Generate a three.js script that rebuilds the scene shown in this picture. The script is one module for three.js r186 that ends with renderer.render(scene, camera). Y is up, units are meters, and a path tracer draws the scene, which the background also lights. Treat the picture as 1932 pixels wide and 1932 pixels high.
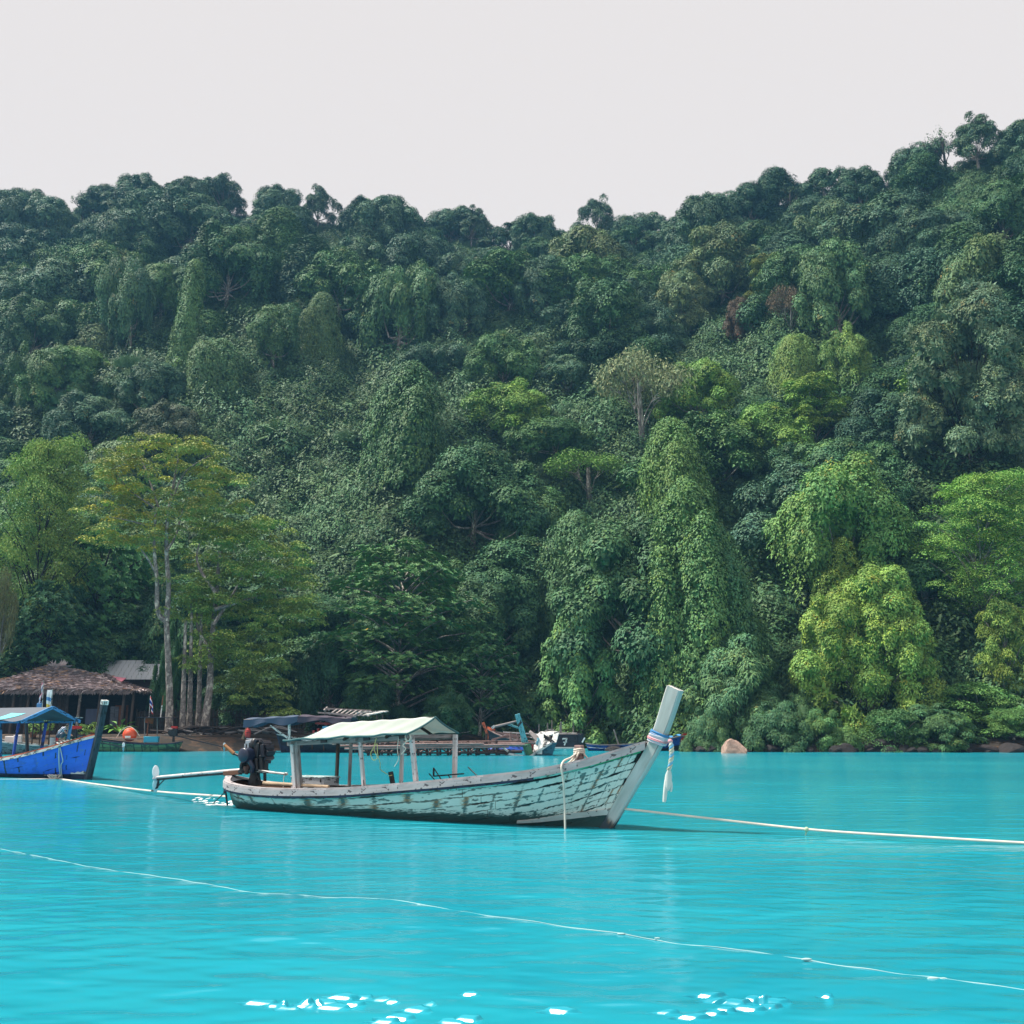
import * as THREE from 'three';
import { mergeGeometries } from 'three/addons/utils/BufferGeometryUtils.js';
import { RoundedBoxGeometry } from 'three/addons/geometries/RoundedBoxGeometry.js';
import { MarchingCubes } from 'three/addons/objects/MarchingCubes.js';

// ---------------------------------------------------------------- camera, sky, sun, exposure
const scene = new THREE.Scene();
const FOCAL = 2071, HALF = 966, EYE = 1.9, PITCH = Math.atan(401 / FOCAL);
const camera = new THREE.PerspectiveCamera(2 * Math.atan(HALF / FOCAL) * 180 / Math.PI, 1, 0.1, 3000);
camera.position.set(0, EYE, 0);
camera.rotation.set(PITCH, 0, 0);
scene.add(camera);
const renderer = new THREE.WebGLRenderer({ antialias: true });
renderer.setSize(1024, 1024);
renderer.toneMapping = THREE.LinearToneMapping;
renderer.toneMappingExposure = 1.5;
renderer.shadowMap.enabled = true;
const SKY = [0.562, 0.531, 0.522];
{ // bright even overcast, a touch brighter low down, where the cloud thins
  const W = 128, Hh = 64, d = new Float32Array(W * Hh * 4);
  for (let j = 0; j < Hh; j++) for (let i = 0; i < W; i++) {
    const el = ((j + 0.5) / Hh - 0.5) * Math.PI, k = (j * W + i) * 4, s = 1 + 0.07 * Math.exp(-Math.pow(Math.max(0, el) / 0.4, 2));
    for (let c = 0; c < 3; c++) d[k + c] = SKY[c] * s;
    d[k + 3] = 1;
  }
  const t = new THREE.DataTexture(d, W, Hh, THREE.RGBAFormat, THREE.FloatType);
  t.mapping = THREE.EquirectangularReflectionMapping; t.magFilter = THREE.LinearFilter; t.needsUpdate = true;
  scene.background = t; scene.environment = t;
}
const SUN_DIR = new THREE.Vector3(-0.5, 0.86, -0.12).normalize();
const sun = new THREE.DirectionalLight(new THREE.Color().setRGB(1, 0.95, 0.86), 5);
sun.position.copy(SUN_DIR).multiplyScalar(400).add(new THREE.Vector3(0, 0, -120));
sun.target.position.set(0, 0, -120);
sun.castShadow = true; sun.shadow.radius = 13;
Object.assign(sun.shadow.camera, { left: -260, right: 260, top: 260, bottom: -260, near: 1, far: 900 });
scene.add(sun, sun.target);
scene.fog = new THREE.FogExp2(new THREE.Color().setRGB(0.22, 0.58, 1.0), 0.00034);

// ---------------------------------------------------------------- helpers
const V = (x = 0, y = 0, z = 0) => new THREE.Vector3(x, y, z);
function rng(seed) { let a = seed >>> 0; return () => { a = (a + 0x6D2B79F5) | 0; let t = Math.imul(a ^ (a >>> 15), 1 | a); t = (t + Math.imul(t ^ (t >>> 7), 61 | t)) ^ t; return ((t ^ (t >>> 14)) >>> 0) / 4294967296; }; }
const clamp = (x, a = 0, b = 1) => Math.min(b, Math.max(a, x));
const lerp = (a, b, t) => a + (b - a) * t;
const smooth = (a, b, x) => { const t = clamp((x - a) / (b - a)); return t * t * (3 - 2 * t); };
function hash2(i, j) { let h = Math.imul(i, 374761393) + Math.imul(j, 668265263); h = Math.imul(h ^ (h >>> 13), 1274126177); return ((h ^ (h >>> 16)) >>> 0) / 4294967296; }
function noise(x, y) { const i = Math.floor(x), j = Math.floor(y); let u = x - i, v = y - j; u = u * u * (3 - 2 * u); v = v * v * (3 - 2 * v); return lerp(lerp(hash2(i, j), hash2(i + 1, j), u), lerp(hash2(i, j + 1), hash2(i + 1, j + 1), u), v); }
function fbm(x, y, o = 4) { let s = 0, a = 0.5, n = 0; for (let k = 0; k < o; k++) { s += a * noise(x, y); n += a; a *= 0.5; x = x * 2.03 + 17.3; y = y * 2.03 + 9.1; } return s / n; }
const table = (t, x) => { if (x <= t[0][0]) return t[0].slice(1); for (let k = 1; k < t.length; k++) if (x <= t[k][0]) { const f = (x - t[k - 1][0]) / (t[k][0] - t[k - 1][0]); return t[k].slice(1).map((b, n) => lerp(t[k - 1][n + 1], b, f)); } return t[t.length - 1].slice(1); };
// a direction through a place seen in the photograph (0..1932) and the real point along it
const cp = Math.cos(PITCH), sp = Math.sin(PITCH);
const ray = (x, y) => { const a = (x - HALF) / FOCAL, b = -(y - HALF) / FOCAL; return V(a, b * cp + sp, b * sp - cp); };
const atDepth = (x, y, Z) => { const r = ray(x, y); return r.multiplyScalar(Z / -r.z).add(V(0, EYE, 0)); };
const atLevel = (x, y, h = 0) => { const r = ray(x, y); return r.multiplyScalar((h - EYE) / r.y).add(V(0, EYE, 0)); };
const project = (p) => { const y = p.y - EYE, fwd = y * sp - p.z * cp, up = y * cp + p.z * sp; return [HALF + FOCAL * p.x / fwd, HALF - FOCAL * up / fwd]; };

const counts = {};
function numbered(n) { const k = counts[n] = (counts[n] ?? -1) + 1; return k ? `${n}_${String(k).padStart(3, '0')}` : n; }
function tag(o, label, category, group, kind) { if (label) o.userData.label = label; if (category) o.userData.category = category; if (group) o.userData.group = group; if (kind) o.userData.kind = kind; return o; }
function thing(name, label, category, pos = [0, 0, 0], turn = 0, group) {
  const o = new THREE.Group(); o.name = numbered(name); scene.add(o); o.position.set(...pos); o.rotation.y = turn;
  return tag(o, label, category, group);
}
function part(name, geo, mat, parent, label) {
  const g = Array.isArray(geo) ? merge(geo) : geo, o = new THREE.Mesh(g, mat); o.castShadow = o.receiveShadow = true;
  o.name = parent === scene ? numbered(name) : name; parent.add(o); if (label) o.userData.label = label; return o;
}
function merge(list) { return list.length === 1 ? list[0] : mergeGeometries(list.map((g) => { const h = g.index ? g.toNonIndexed() : g; for (const k of Object.keys(h.attributes)) if (!['position', 'normal', 'uv'].includes(k)) h.deleteAttribute(k); return h; })); }
function metreUV(g) { // uv in metres, grain along local x
  const p = g.attributes.position, n = g.attributes.normal, uv = new Float32Array(p.count * 2);
  for (let i = 0; i < p.count; i++) { const x = Math.abs(n.getX(i)), y = Math.abs(n.getY(i)), z = Math.abs(n.getZ(i)); uv[2 * i] = x > y && x > z ? p.getZ(i) : p.getX(i); uv[2 * i + 1] = y >= x && y >= z ? p.getZ(i) : p.getY(i); }
  g.setAttribute('uv', new THREE.BufferAttribute(uv, 2)); return g;
}
let uvShift = 0;
function box(w, h, d, x = 0, y = 0, z = 0, rx = 0, ry = 0, rz = 0, r = 0) {
  const g = metreUV(r ? new RoundedBoxGeometry(w, h, d, 2, r) : new THREE.BoxGeometry(w, h, d));
  uvShift += 0.37; const uv = g.attributes.uv; for (let i = 0; i < uv.count; i++) uv.setXY(i, uv.getX(i) + uvShift, uv.getY(i) + uvShift * 1.7);
  g.applyMatrix4(new THREE.Matrix4().makeRotationFromEuler(new THREE.Euler(rx, ry, rz)).setPosition(x, y, z)); return g;
}
const arr = (p) => p.isVector3 ? p : V(...p);
function beam(a, b, w, h = w, r = 0, roll = 0) { // a bar of width w and height h from a to b
  a = arr(a); b = arr(b); const d = b.clone().sub(a), L = d.length(); d.normalize();
  const up = Math.abs(d.y) > 0.95 ? V(0, 0, 1) : V(0, 1, 0), z = d.clone().cross(up).normalize(), y = z.clone().cross(d);
  const g = box(L, h, w, 0, 0, 0, roll, 0, 0, r);
  g.applyMatrix4(new THREE.Matrix4().makeBasis(d, y, z).setPosition(a.clone().add(b).multiplyScalar(0.5))); return g;
}
function rod(a, b, r0, r1 = r0, n = 8) { return pipe([arr(a), arr(b)], (t) => lerp(r0, r1, t), n, 1); }
function pipe(pts, radius, n = 6, steps, closed = true) { // tapering tube through points, with metre uv
  pts = pts.map(arr); const rf = typeof radius === 'function' ? radius : () => radius;
  const curve = pts.length > 2 ? new THREE.CatmullRomCurve3(pts, false, 'centripetal') : new THREE.LineCurve3(pts[0], pts[1]);
  steps ??= Math.max(2, (pts.length - 1) * 5);
  const P = [], N = [], U = [], I = []; let along = 0, prev = null, nrm = null;
  for (let i = 0; i <= steps; i++) {
    const t = i / steps, c = curve.getPoint(t), d = curve.getTangent(t);
    if (!nrm) { nrm = Math.abs(d.y) > 0.9 ? V(1, 0, 0) : V(0, 1, 0); } nrm = nrm.clone().sub(d.clone().multiplyScalar(nrm.dot(d))).normalize();
    const b = d.clone().cross(nrm); if (prev) along += c.distanceTo(prev); prev = c; const r = rf(t);
    for (let k = 0; k <= n; k++) { const a = k / n * Math.PI * 2, q = nrm.clone().multiplyScalar(Math.cos(a)).addScaledVector(b, Math.sin(a)); P.push(c.x + q.x * r, c.y + q.y * r, c.z + q.z * r); N.push(q.x, q.y, q.z); U.push(along, k / n * 6.28 * r); }
    if (i) for (let k = 0; k < n; k++) { const o = (i - 1) * (n + 1) + k, u = o + n + 1; I.push(o, o + 1, u, u, o + 1, u + 1); }
  }
  if (closed) for (const [i, s] of [[0, -1], [steps, 1]]) { const t = i / steps, c = curve.getPoint(t), d = curve.getTangent(t).multiplyScalar(s), o = P.length / 3, m = i * (n + 1); P.push(c.x, c.y, c.z); N.push(d.x, d.y, d.z); U.push(0, 0);
    for (let k = 0; k <= n; k++) { P.push(P[3 * (m + k)], P[3 * (m + k) + 1], P[3 * (m + k) + 2]); N.push(d.x, d.y, d.z); U.push(P[3 * (m + k)], P[3 * (m + k) + 1]); }
    for (let k = 0; k < n; k++) s > 0 ? I.push(o, o + 1 + k, o + 2 + k) : I.push(o, o + 2 + k, o + 1 + k); }
  const g = new THREE.BufferGeometry(); g.setAttribute('position', new THREE.Float32BufferAttribute(P, 3)); g.setAttribute('normal', new THREE.Float32BufferAttribute(N, 3)); g.setAttribute('uv', new THREE.Float32BufferAttribute(U, 2)); g.setIndex(I); return g;
}
function grid(nu, nv, f, uvf) { // surface from f(u, v) -> Vector3
  const P = [], U = [], I = [];
  for (let j = 0; j <= nv; j++) for (let i = 0; i <= nu; i++) { const p = f(i / nu, j / nv); P.push(p.x, p.y, p.z); const w = uvf ? uvf(i / nu, j / nv, p) : [i / nu, j / nv]; U.push(w[0], w[1]); }
  for (let j = 0; j < nv; j++) for (let i = 0; i < nu; i++) { const o = j * (nu + 1) + i; I.push(o, o + 1, o + nu + 1, o + 1, o + nu + 2, o + nu + 1); }
  const g = new THREE.BufferGeometry(); g.setAttribute('position', new THREE.Float32BufferAttribute(P, 3)); g.setAttribute('uv', new THREE.Float32BufferAttribute(U, 2)); g.setIndex(I); g.computeVertexNormals(); return g;
}
function texture(W, Hh, f, srgb = true) {
  const d = new Uint8Array(W * Hh * 4);
  for (let j = 0; j < Hh; j++) for (let i = 0; i < W; i++) { const c = f(i / W, j / Hh, i, j), k = (j * W + i) * 4; for (let n = 0; n < 3; n++) d[k + n] = clamp(c[n], 0, 255); d[k + 3] = 255; }
  const t = new THREE.DataTexture(d, W, Hh); t.wrapS = t.wrapT = THREE.RepeatWrapping; t.magFilter = THREE.LinearFilter; if (srgb) t.colorSpace = THREE.SRGBColorSpace; t.needsUpdate = true; return t;
}
const lin = (r, g, b) => new THREE.Color().setRGB(r, g, b);
const srgb = (r, g, b) => new THREE.Color().setRGB(r / 255, g / 255, b / 255, THREE.SRGBColorSpace);
const std = (color, o = {}) => new THREE.MeshStandardMaterial({ color, roughness: 0.75, side: THREE.DoubleSide, ...o });
const mix3 = (a, b, t) => [lerp(a[0], b[0], t), lerp(a[1], b[1], t), lerp(a[2], b[2], t)];

// shared surfaces: weathered wood, flaking paint, bark (uv in metres)
const woodTex = texture(512, 512, (u, v) => { // tile = 2 m x 1 m, greys with grain, cracks and stains
  const g = fbm(u * 9, v * 130, 3), st = fbm(u * 5 + 40, v * 9, 4), cr = fbm(u * 7 + 9, v * 70 + 3, 2);
  let s = 190 + (g - 0.5) * 60 + (st - 0.5) * 60; if (cr > 0.75) s *= 0.6; return [s, s * 0.985, s * 0.97];
}); woodTex.repeat.set(0.5, 1);
const softWood = texture(512, 512, (u, v) => { const g = fbm(u * 7, v * 40, 3), st = fbm(u * 5 + 40, v * 5, 4), cr = fbm(u * 26 + 9, v * 22 + 3, 3), q = 226 + (g - 0.5) * 34 + (st - 0.5) * 50; return cr > 0.72 ? [q * 0.55, q * 0.53, q * 0.55] : [q, q, q]; });
softWood.repeat.set(0.5, 1);
const flakeTex = texture(512, 512, (u, v) => { // painted wood that has worn
  const n = fbm(u * 14, v * 26, 5), g = fbm(u * 8, v * 110, 3); let s = 225 + (g - 0.5) * 50 + (fbm(u * 4, v * 6 + 30, 3) - 0.5) * 60;
  if (n > 0.61) s = 105 + (g - 0.5) * 80; return [s, s, s];
}); flakeTex.repeat.set(0.5, 0.9);
const barkTex = texture(512, 512, (u, v) => { const n = fbm(u * 30, v * 18, 4), l = fbm(u * 7 + 5, v * 8, 4), s = 165 + (n - 0.5) * 130; return l > 0.56 ? [s * 1.2, s * 1.18, s * 1.1] : [s * 0.85, s * 0.82, s * 0.78]; });
barkTex.repeat.set(0.25, 0.5);
const wood = (c, o = {}) => std(c, { map: woodTex, bumpMap: woodTex, bumpScale: 0.004, roughness: 0.85, ...o });
const paint = (c, o = {}) => std(c, { map: flakeTex, bumpMap: flakeTex, bumpScale: 0.002, roughness: 0.6, ...o });
const M = {
  paleWood: wood(srgb(228, 220, 220), { map: softWood, bumpMap: softWood }), greyWood: wood(srgb(176, 170, 172)), darkWood: wood(srgb(74, 62, 58)), brownWood: wood(srgb(120, 84, 62)), pinkWood: wood(srgb(190, 160, 158)),
  blackPaint: paint(srgb(38, 42, 56)), whitePaint: paint(srgb(225, 225, 222)), bluePaint: paint(srgb(34, 88, 200)), skyPaint: paint(srgb(60, 150, 215)), orangePaint: paint(srgb(205, 96, 62)), redPaint: paint(srgb(190, 48, 40)),
  tealPaint: paint(srgb(96, 178, 190)), navyPaint: paint(srgb(40, 52, 84)), greenPaint: paint(srgb(76, 128, 92)), yellowPaint: paint(srgb(226, 186, 60)),
  rope: std(srgb(212, 202, 190), { roughness: 0.95 }), yellowRope: std(srgb(206, 200, 130), { roughness: 0.95 }),
  black: std(srgb(22, 23, 28), { roughness: 0.45 }), blackSteel: std(srgb(34, 36, 46), { roughness: 0.35, metalness: 0.4 }), rust: std(srgb(120, 70, 48), { roughness: 0.9 }), steel: std(srgb(170, 172, 178), { roughness: 0.35, metalness: 0.7 }),
  blueSteel: std(srgb(30, 40, 62), { roughness: 0.35 }), red: std(srgb(205, 40, 34), { roughness: 0.4 }), cyanPlastic: std(srgb(52, 168, 200), { roughness: 0.45 }), orange: std(srgb(236, 88, 48), { roughness: 0.5 }), white: std(srgb(235, 235, 232), { roughness: 0.5 }),
  tarpDark: std(srgb(52, 60, 78), { roughness: 0.75 }), pink: std(srgb(226, 92, 150), { roughness: 0.6 }),
  bark: std(srgb(226, 220, 222), { map: barkTex, bumpMap: barkTex, bumpScale: 0.02, roughness: 0.9 }), darkBark: std(srgb(72, 66, 64), { map: barkTex, roughness: 0.9 }), paleBark: std(srgb(196, 200, 204), { map: barkTex, roughness: 0.9 }),
};

// ---------------------------------------------------------------- land and water
const SKYLINE = [[-400, 470], [-150, 430], [0, 382], [100, 376], [200, 370], [300, 368], [400, 366], [480, 374], [560, 372], [640, 388], [720, 402], [800, 420], [880, 412], [960, 430], [1040, 436], [1120, 434], [1200, 432], [1290, 442], [1330, 398], [1400, 375], [1500, 346], [1600, 350], [1700, 320], [1780, 282], [1830, 245], [1880, 225], [1932, 235], [2080, 190], [2400, 230]];
// per bearing (x / depth): how high the ridge stands over the eye per metre of depth
const ridgeTable = SKYLINE.map(([px, py]) => { const r = ray(px, py); return [r.x / -r.z, r.y / -r.z]; });
const ridgeZ = (a) => table([[-0.6, 245], [-0.1, 235], [0.15, 215], [0.3, 190], [0.42, 172], [0.6, 165]], a)[0];
const slopeZ = (a) => table([[-0.6, 110], [-0.42, 108], [-0.15, 104], [-0.08, 101], [0.06, 100], [0.14, 90], [0.6, 84]], a)[0];
const shoreZ = (x) => 84 + 2.2 * Math.sin(x * 0.09 + 1) + 1.2 * Math.sin(x * 0.31) - 2.5 * smooth(18, 34, x) + 9 * smooth(-9, 0, x) * smooth(19, 9, x);
const TREE_TOP = 6.3;
function height(x, z) {
  const Z = Math.max(30, -z), a = clamp(x / Z, -0.75, 0.75), s0 = shoreZ(x), z0 = slopeZ(a), zr = ridgeZ(a), top = zr * table(ridgeTable, a)[0] + EYE - TREE_TOP;
  const bank = lerp(-2.2, 0.95, smooth(s0 - 7, s0 + 3.5, -z)) + 0.2 * smooth(s0, s0 + 12, -z);
  const t = (-z - z0) / (zr - z0); let h = bank;
  if (t > 0) h += (top - bank) * (t < 1 ? Math.pow(t, 0.95) : 1 - 0.35 * (t - 1) - 0.1 * (t - 1) * (t - 1));
  h += smooth(0.02, 0.25, t) * smooth(1.05, 0.6, t) * ((fbm(x * 0.025 + 7, z * 0.02, 3) - 0.5) * 15 + (fbm(x * 0.09, z * 0.09 + 50, 2) - 0.5) * 7 + (fbm(x * 0.24 + 9, z * 0.24, 2) - 0.5) * 3.2);
  return h;
}
function hitLand(px, py) { const r = ray(px, py); for (let Z = 80; Z < 320; Z += 0.25) { const p = r.clone().multiplyScalar(Z / -r.z).add(V(0, EYE, 0)); if (height(p.x, p.z) >= p.y) return p; } return null; }
{
  const earthTex = texture(512, 512, (u, v) => { const n = fbm(u * 40, v * 40, 4), m = fbm(u * 6 + 3, v * 6, 4), s = 120 + (n - 0.5) * 120; return m > 0.52 ? [s, s * 0.86, s * 0.72] : [s * 0.62, s * 0.58, s * 0.5]; });
  earthTex.repeat.set(0.15, 0.15);
  const N = 260, rows = 210, g = grid(N, rows, (u, v) => { const Z = v < 0.3 ? lerp(72, 110, v / 0.3) : lerp(110, 420, Math.pow((v - 0.3) / 0.7, 1.2)), x = (u - 0.5) * 2 * (0.62 * Z + 110 * Math.pow(Math.abs(u - 0.5) * 2, 3)); return V(x, height(x, -Z), -Z); }, (u, v, p) => [p.x, p.z]);
  tag(part('hillside', g, std(srgb(150, 132, 116), { map: earthTex, bumpMap: earthTex, bumpScale: 0.06, roughness: 0.95 }), scene), 'steep forested hillside and muddy bank rising behind the moored boats', 'hillside', null, 'structure');
}
function wave(x, z, dz) { // metres; waves too short for the mesh at that distance are left to the relief
  let h = 0;
  for (const [kx, kz, A, ph] of WAVES) { const L = 6.283 / Math.hypot(kx, kz); if (L > 3 * dz) h += A * smooth(3 * dz, 6 * dz, L) * Math.sin(kx * x + kz * z + ph + 1.6 * WARP(x, z)); }
  if (z > -14) for (const q of WAVELETS) { const dx = (x - q.x) / q.sx, dz = (z - q.z) / q.sz; if (Math.abs(dx) > 1.5 || Math.abs(dz) > 1.5) continue; const e = Math.pow(dx * dx + dz * dz, 1.5) * (1 + 0.35 * Math.sin(5 * Math.atan2(dz, dx) + q.ph) + 0.25 * Math.sin(3 * Math.atan2(dz, dx) - q.ph)); if (e < 1.7) { const k = q.gx * (x - q.x) + q.gz * (z - q.z), m = Math.exp(k / 0.014); h += 0.028 * (m - 1) / (m + 1) * (1 - smooth(0.8, 1.7, e)); } }
  return h;
}
// steep little wavelets in the foreground, the ones that throw the sun into the lens: [x, y, width, height] as seen
const WAVELETS = []; { const r = rng(15), one = (px, py, w, hh) => { const p = atLevel(px, py), v = V(0, EYE, 0).sub(p).normalize(), n = v.add(SUN_DIR).normalize(); WAVELETS.push({ x: p.x, z: p.z, sx: Math.min(0.12, 1.15 * w / 2 * -p.z / FOCAL), sz: 1.25 * hh / 2 * -p.z / FOCAL / 0.66, gx: -n.x / n.y, gz: -n.z / n.y, ph: r() * 6 }); };
  for (const [x, y, w, h] of [[486, 1888, 56, 9], [520, 1892, 30, 8], [556, 1896, 62, 14], [598, 1889, 60, 14], [622, 1897, 46, 12], [642, 1878, 52, 10], [656, 1892, 34, 8], [684, 1879, 20, 7], [716, 1883, 24, 9], [736, 1890, 18, 7], [781, 1907, 28, 9], [812, 1896, 14, 6], [883, 1875, 20, 7], [744, 1921, 44, 14], [720, 1929, 34, 9], [862, 1927, 60, 16], [1054, 1909, 36, 11], [1378, 1895, 44, 12], [1418, 1889, 40, 12], [1454, 1891, 40, 9], [1408, 1905, 50, 11], [1360, 1908, 40, 9], [1345, 1890, 28, 7], [1440, 1902, 30, 8], [1328, 1880, 36, 7], [1300, 1926, 46, 11], [1342, 1916, 30, 8], [1555, 1882, 16, 6], [1252, 1914, 26, 6]]) { const n = Math.max(1, Math.round(w / 38)); for (let k = 0; k < n; k++) one(x + ((k + 0.5) / n - 0.5) * w + (r() - 0.5) * 4, y + (r() - 0.5) * h * 0.3 - ((k + 0.5) / n - 0.5) * w * 0.12, w / n * (1.2 + 0.3 * r()), h * (0.95 + 0.4 * r())); } }
const WARP = (x, z) => fbm(x * 0.22 + 3, z * 0.3, 2) * 3;
const WAVES = []; { const r = rng(77); for (const [L, A, n] of [[7.5, 0.006, 3], [3.6, 0.0026, 4], [1.6, 0.0013, 6], [0.8, 0.0009, 7], [0.45, 0.0006, 8]]) for (let k = 0; k < n; k++) { const a = 1.25 + (r() - 0.5) * 1.9, l = L * (0.8 + 0.45 * r()); WAVES.push([Math.cos(a) * 6.283 / l, Math.sin(a) * 6.283 / l, A, r() * 6.28]); } }
{
  const Zs = [4.2]; while (Zs[Zs.length - 1] < 84) { const Z = Zs[Zs.length - 1]; Zs.push(Z + (Z > 7.3 && Z < 8.9 ? 0.0085 : Math.max(0.022, Z * Z * 0.00034))); } Zs.push(87, 91, 98);
  const As = []; for (let i = -210; i <= 210; i++) { const a = i / 210 * 0.58; As.push(a); if ((a > -0.25 && a < -0.02) || (a > 0.13 && a < 0.29)) As.push(a + 0.58 / 420); } for (const e of [0.65, 0.8, 1.2, 2.5, 6]) { As.push(e); As.unshift(-e); }
  const nu = As.length - 1, nv = Zs.length - 1;
  const rip = (() => { // fine ripples, tile 6 m, crests mostly across the view
    const r = rng(5), w = []; for (let k = 0; k < 46; k++) { const m = 6 + Math.floor(r() * r() * 44), a = 1.45 + (r() - 0.5) * 1.7; w.push([Math.round(Math.cos(a) * m * 0.8), Math.round(Math.sin(a) * m), 1 / (2.2 + m * 0.5), r() * 6.28]); }
    return texture(768, 768, (u, v) => { let s = 0; for (const [a, b, A, p] of w) s += A * Math.sin(6.28318 * (a * u + b * v) + p); s = 128 + s * 62; return [s, s, s]; }, false);
  })(); rip.repeat.set(1 / 6, 1 / 6);
  const tint = texture(512, 512, (u, v) => { // stirred sand and weed give the shallows faint patches
    const n = fbm(u * 7, v * 16, 4), m = fbm(u * 22 + 8, v * 60, 3); const k = (n - 0.5) * 26 + (m - 0.5) * 12; return [26 + k * 0.6, 143 + k, 162 + k * 0.8]; }); tint.repeat.set(1 / 60, 1 / 60);
  const g = grid(nu, nv, (u, v) => { const Z = Zs[Math.round(v * nv)], a = As[Math.round(u * nu)], x = a * Z, dz = Math.max(0.022, Z * Z * 0.00034); return V(x, Math.abs(a) > 0.6 || Z > 86 ? 0 : wave(x, -Z, dz * 0.8), -Z); }, (u, v, p) => [p.x, p.z]);
  const aft = grid(6, 6, (u, v) => V(lerp(-25.2, 25.2, u), 0, lerp(60, -4.2, v)), (u, v, p) => [p.x, p.z]);
  const water = new THREE.MeshPhysicalMaterial({ map: tint, roughness: 0.16, ior: 1.33, bumpMap: rip, bumpScale: 0.027, side: THREE.DoubleSide });
  tag(part('water', merge([g, aft]), water, scene), 'bright turquoise shallow sea with fine ripples around the boats', 'water', null, 'structure');
}

// ---------------------------------------------------------------- vegetation
class Leaves { // many small folded leaves in one mesh
  constructor(seed, tri) { this.tri = tri; this.r = rng(seed); this.P = []; this.C = []; this.I = []; }
  add(p, n, d, len, wid, c) { // place, facing, direction of the tip
    const s = n.clone().cross(d); if (s.lengthSq() < 1e-6) return; s.normalize(); const up = d.clone().cross(s).normalize(); if (up.dot(n) < 0) up.negate();
    if (this.tri) { const o = this.P.length / 3, w = wid * 0.62, a = p.clone().addScaledVector(s, w), b = p.clone().addScaledVector(s, -w), e = p.clone().addScaledVector(d, len * 0.92).addScaledVector(up, -0.08 * len); this.P.push(a.x, a.y, a.z, e.x, e.y, e.z, b.x, b.y, b.z); for (let k = 0; k < 3; k++) this.C.push(c[0], c[1], c[2]); this.I.push(o, o + 1, o + 2); return; }
    const o = this.P.length / 3, m = 0.42 * len, w = wid / 2, f = w * 0.35, e = p.clone().addScaledVector(d, len).addScaledVector(up, -0.1 * len), q = p.clone().addScaledVector(d, m);
    this.P.push(p.x, p.y, p.z, q.x + s.x * w - up.x * -f, q.y + s.y * w + up.y * f, q.z + s.z * w + up.z * f, e.x, e.y, e.z, q.x - s.x * w + up.x * f, q.y - s.y * w + up.y * f, q.z - s.z * w + up.z * f);
    for (let k = 0; k < 4; k++) this.C.push(c[0], c[1], c[2]); this.I.push(o, o + 1, o + 2, o, o + 2, o + 3);
  }
  dir() { const r = this.r, z = r() * 2 - 1, a = r() * 6.2832, q = Math.sqrt(1 - z * z); return V(q * Math.cos(a), z, q * Math.sin(a)); }
  tone(spread = 0.3) { const r = this.r, s = 1 + (r() + r() + r() - 1.5) * spread * 1.2, y = (r() - 0.5) * 0.24; return [s * (1 + y), s, s * (1 - y)]; }
  sprig(p, n, len, wid, tone, droop = 0.35, spread = 0.3) { // one leaf hung on a surface facing n
    const t = this.dir(); t.addScaledVector(n, -t.dot(n)).normalize(); const d = t.addScaledVector(n, 0.45).addScaledVector(V(0, -1, 0), droop).normalize();
    const f = n.clone().addScaledVector(this.dir(), 0.55).addScaledVector(V(0, 1, 0), 0.35).normalize(), k = this.tone(spread), L = len * (0.7 + 0.6 * this.r());
    this.add(p, f, d, L, wid * L / len, [k[0] * tone[0], k[1] * tone[1], k[2] * tone[2]]);
  }
  geo() { const g = new THREE.BufferGeometry(); g.setAttribute('position', new THREE.Float32BufferAttribute(this.P, 3)); g.setAttribute('color', new THREE.Float32BufferAttribute(this.C, 3)); g.setIndex(this.I); return g; }
}
const PALETTE = { // real leaf colours, a little apart from clump to clump
  vary: (r, s = 0.16) => { const a = 1 + (r() - 0.5) * 2 * s, b = (r() - 0.5) * s; return [a * (1 + b), a, a * (1 - b * 0.8)]; },
};
Leaves.prototype.fill = function (n, place, len) { // loose leaves deep in a crown, where hardly any light comes
  for (let k = 0; k < n; k++) { const p = place(this.r); if (!p) continue; const f = this.dir(), d = this.dir(); d.addScaledVector(f, -d.dot(f)).normalize(); const g = this.tone(0.15); this.add(p, f, d, len * (0.8 + 0.5 * this.r()), len * 0.62, g); }
};
// a tuft: a handful of leaves round a twig end, facing n and falling over at its rim
Leaves.prototype.tuft = function (c, n, rad, k, len, wid, tone, droop, hang = 0) {
  const r = this.r, x = this.dir(); x.addScaledVector(n, -x.dot(n)).normalize(); const z = n.clone().cross(x);
  for (let i = 0; i < k; i++) {
    const a = r() * 6.2832, q = Math.sqrt(r()), t = x.clone().multiplyScalar(Math.cos(a)).addScaledVector(z, Math.sin(a)), p = c.clone().addScaledVector(t, q * rad).addScaledVector(n, 0.5 * rad * (1 - q * q) + (r() - 0.5) * 0.3 * rad); if (hang) p.y -= hang * r() * rad;
    const f = n.clone().addScaledVector(t, 0.5 * q).addScaledVector(this.dir(), 0.38).addScaledVector(V(0, 1, 0), 0.3 + 0.25 * hang).normalize(), d = t.multiplyScalar(0.8).addScaledVector(this.dir(), 0.35); d.y -= droop * 0.55 + hang * 0.22; d.addScaledVector(f, -d.dot(f) * 0.7).normalize();
    const g = this.tone(0.2), L = len * (0.65 + 0.7 * r()); this.add(p, f, d, L, wid * L / len, [g[0] * tone[0], g[1] * tone[1], g[2] * tone[2]]);
  }
};
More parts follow.
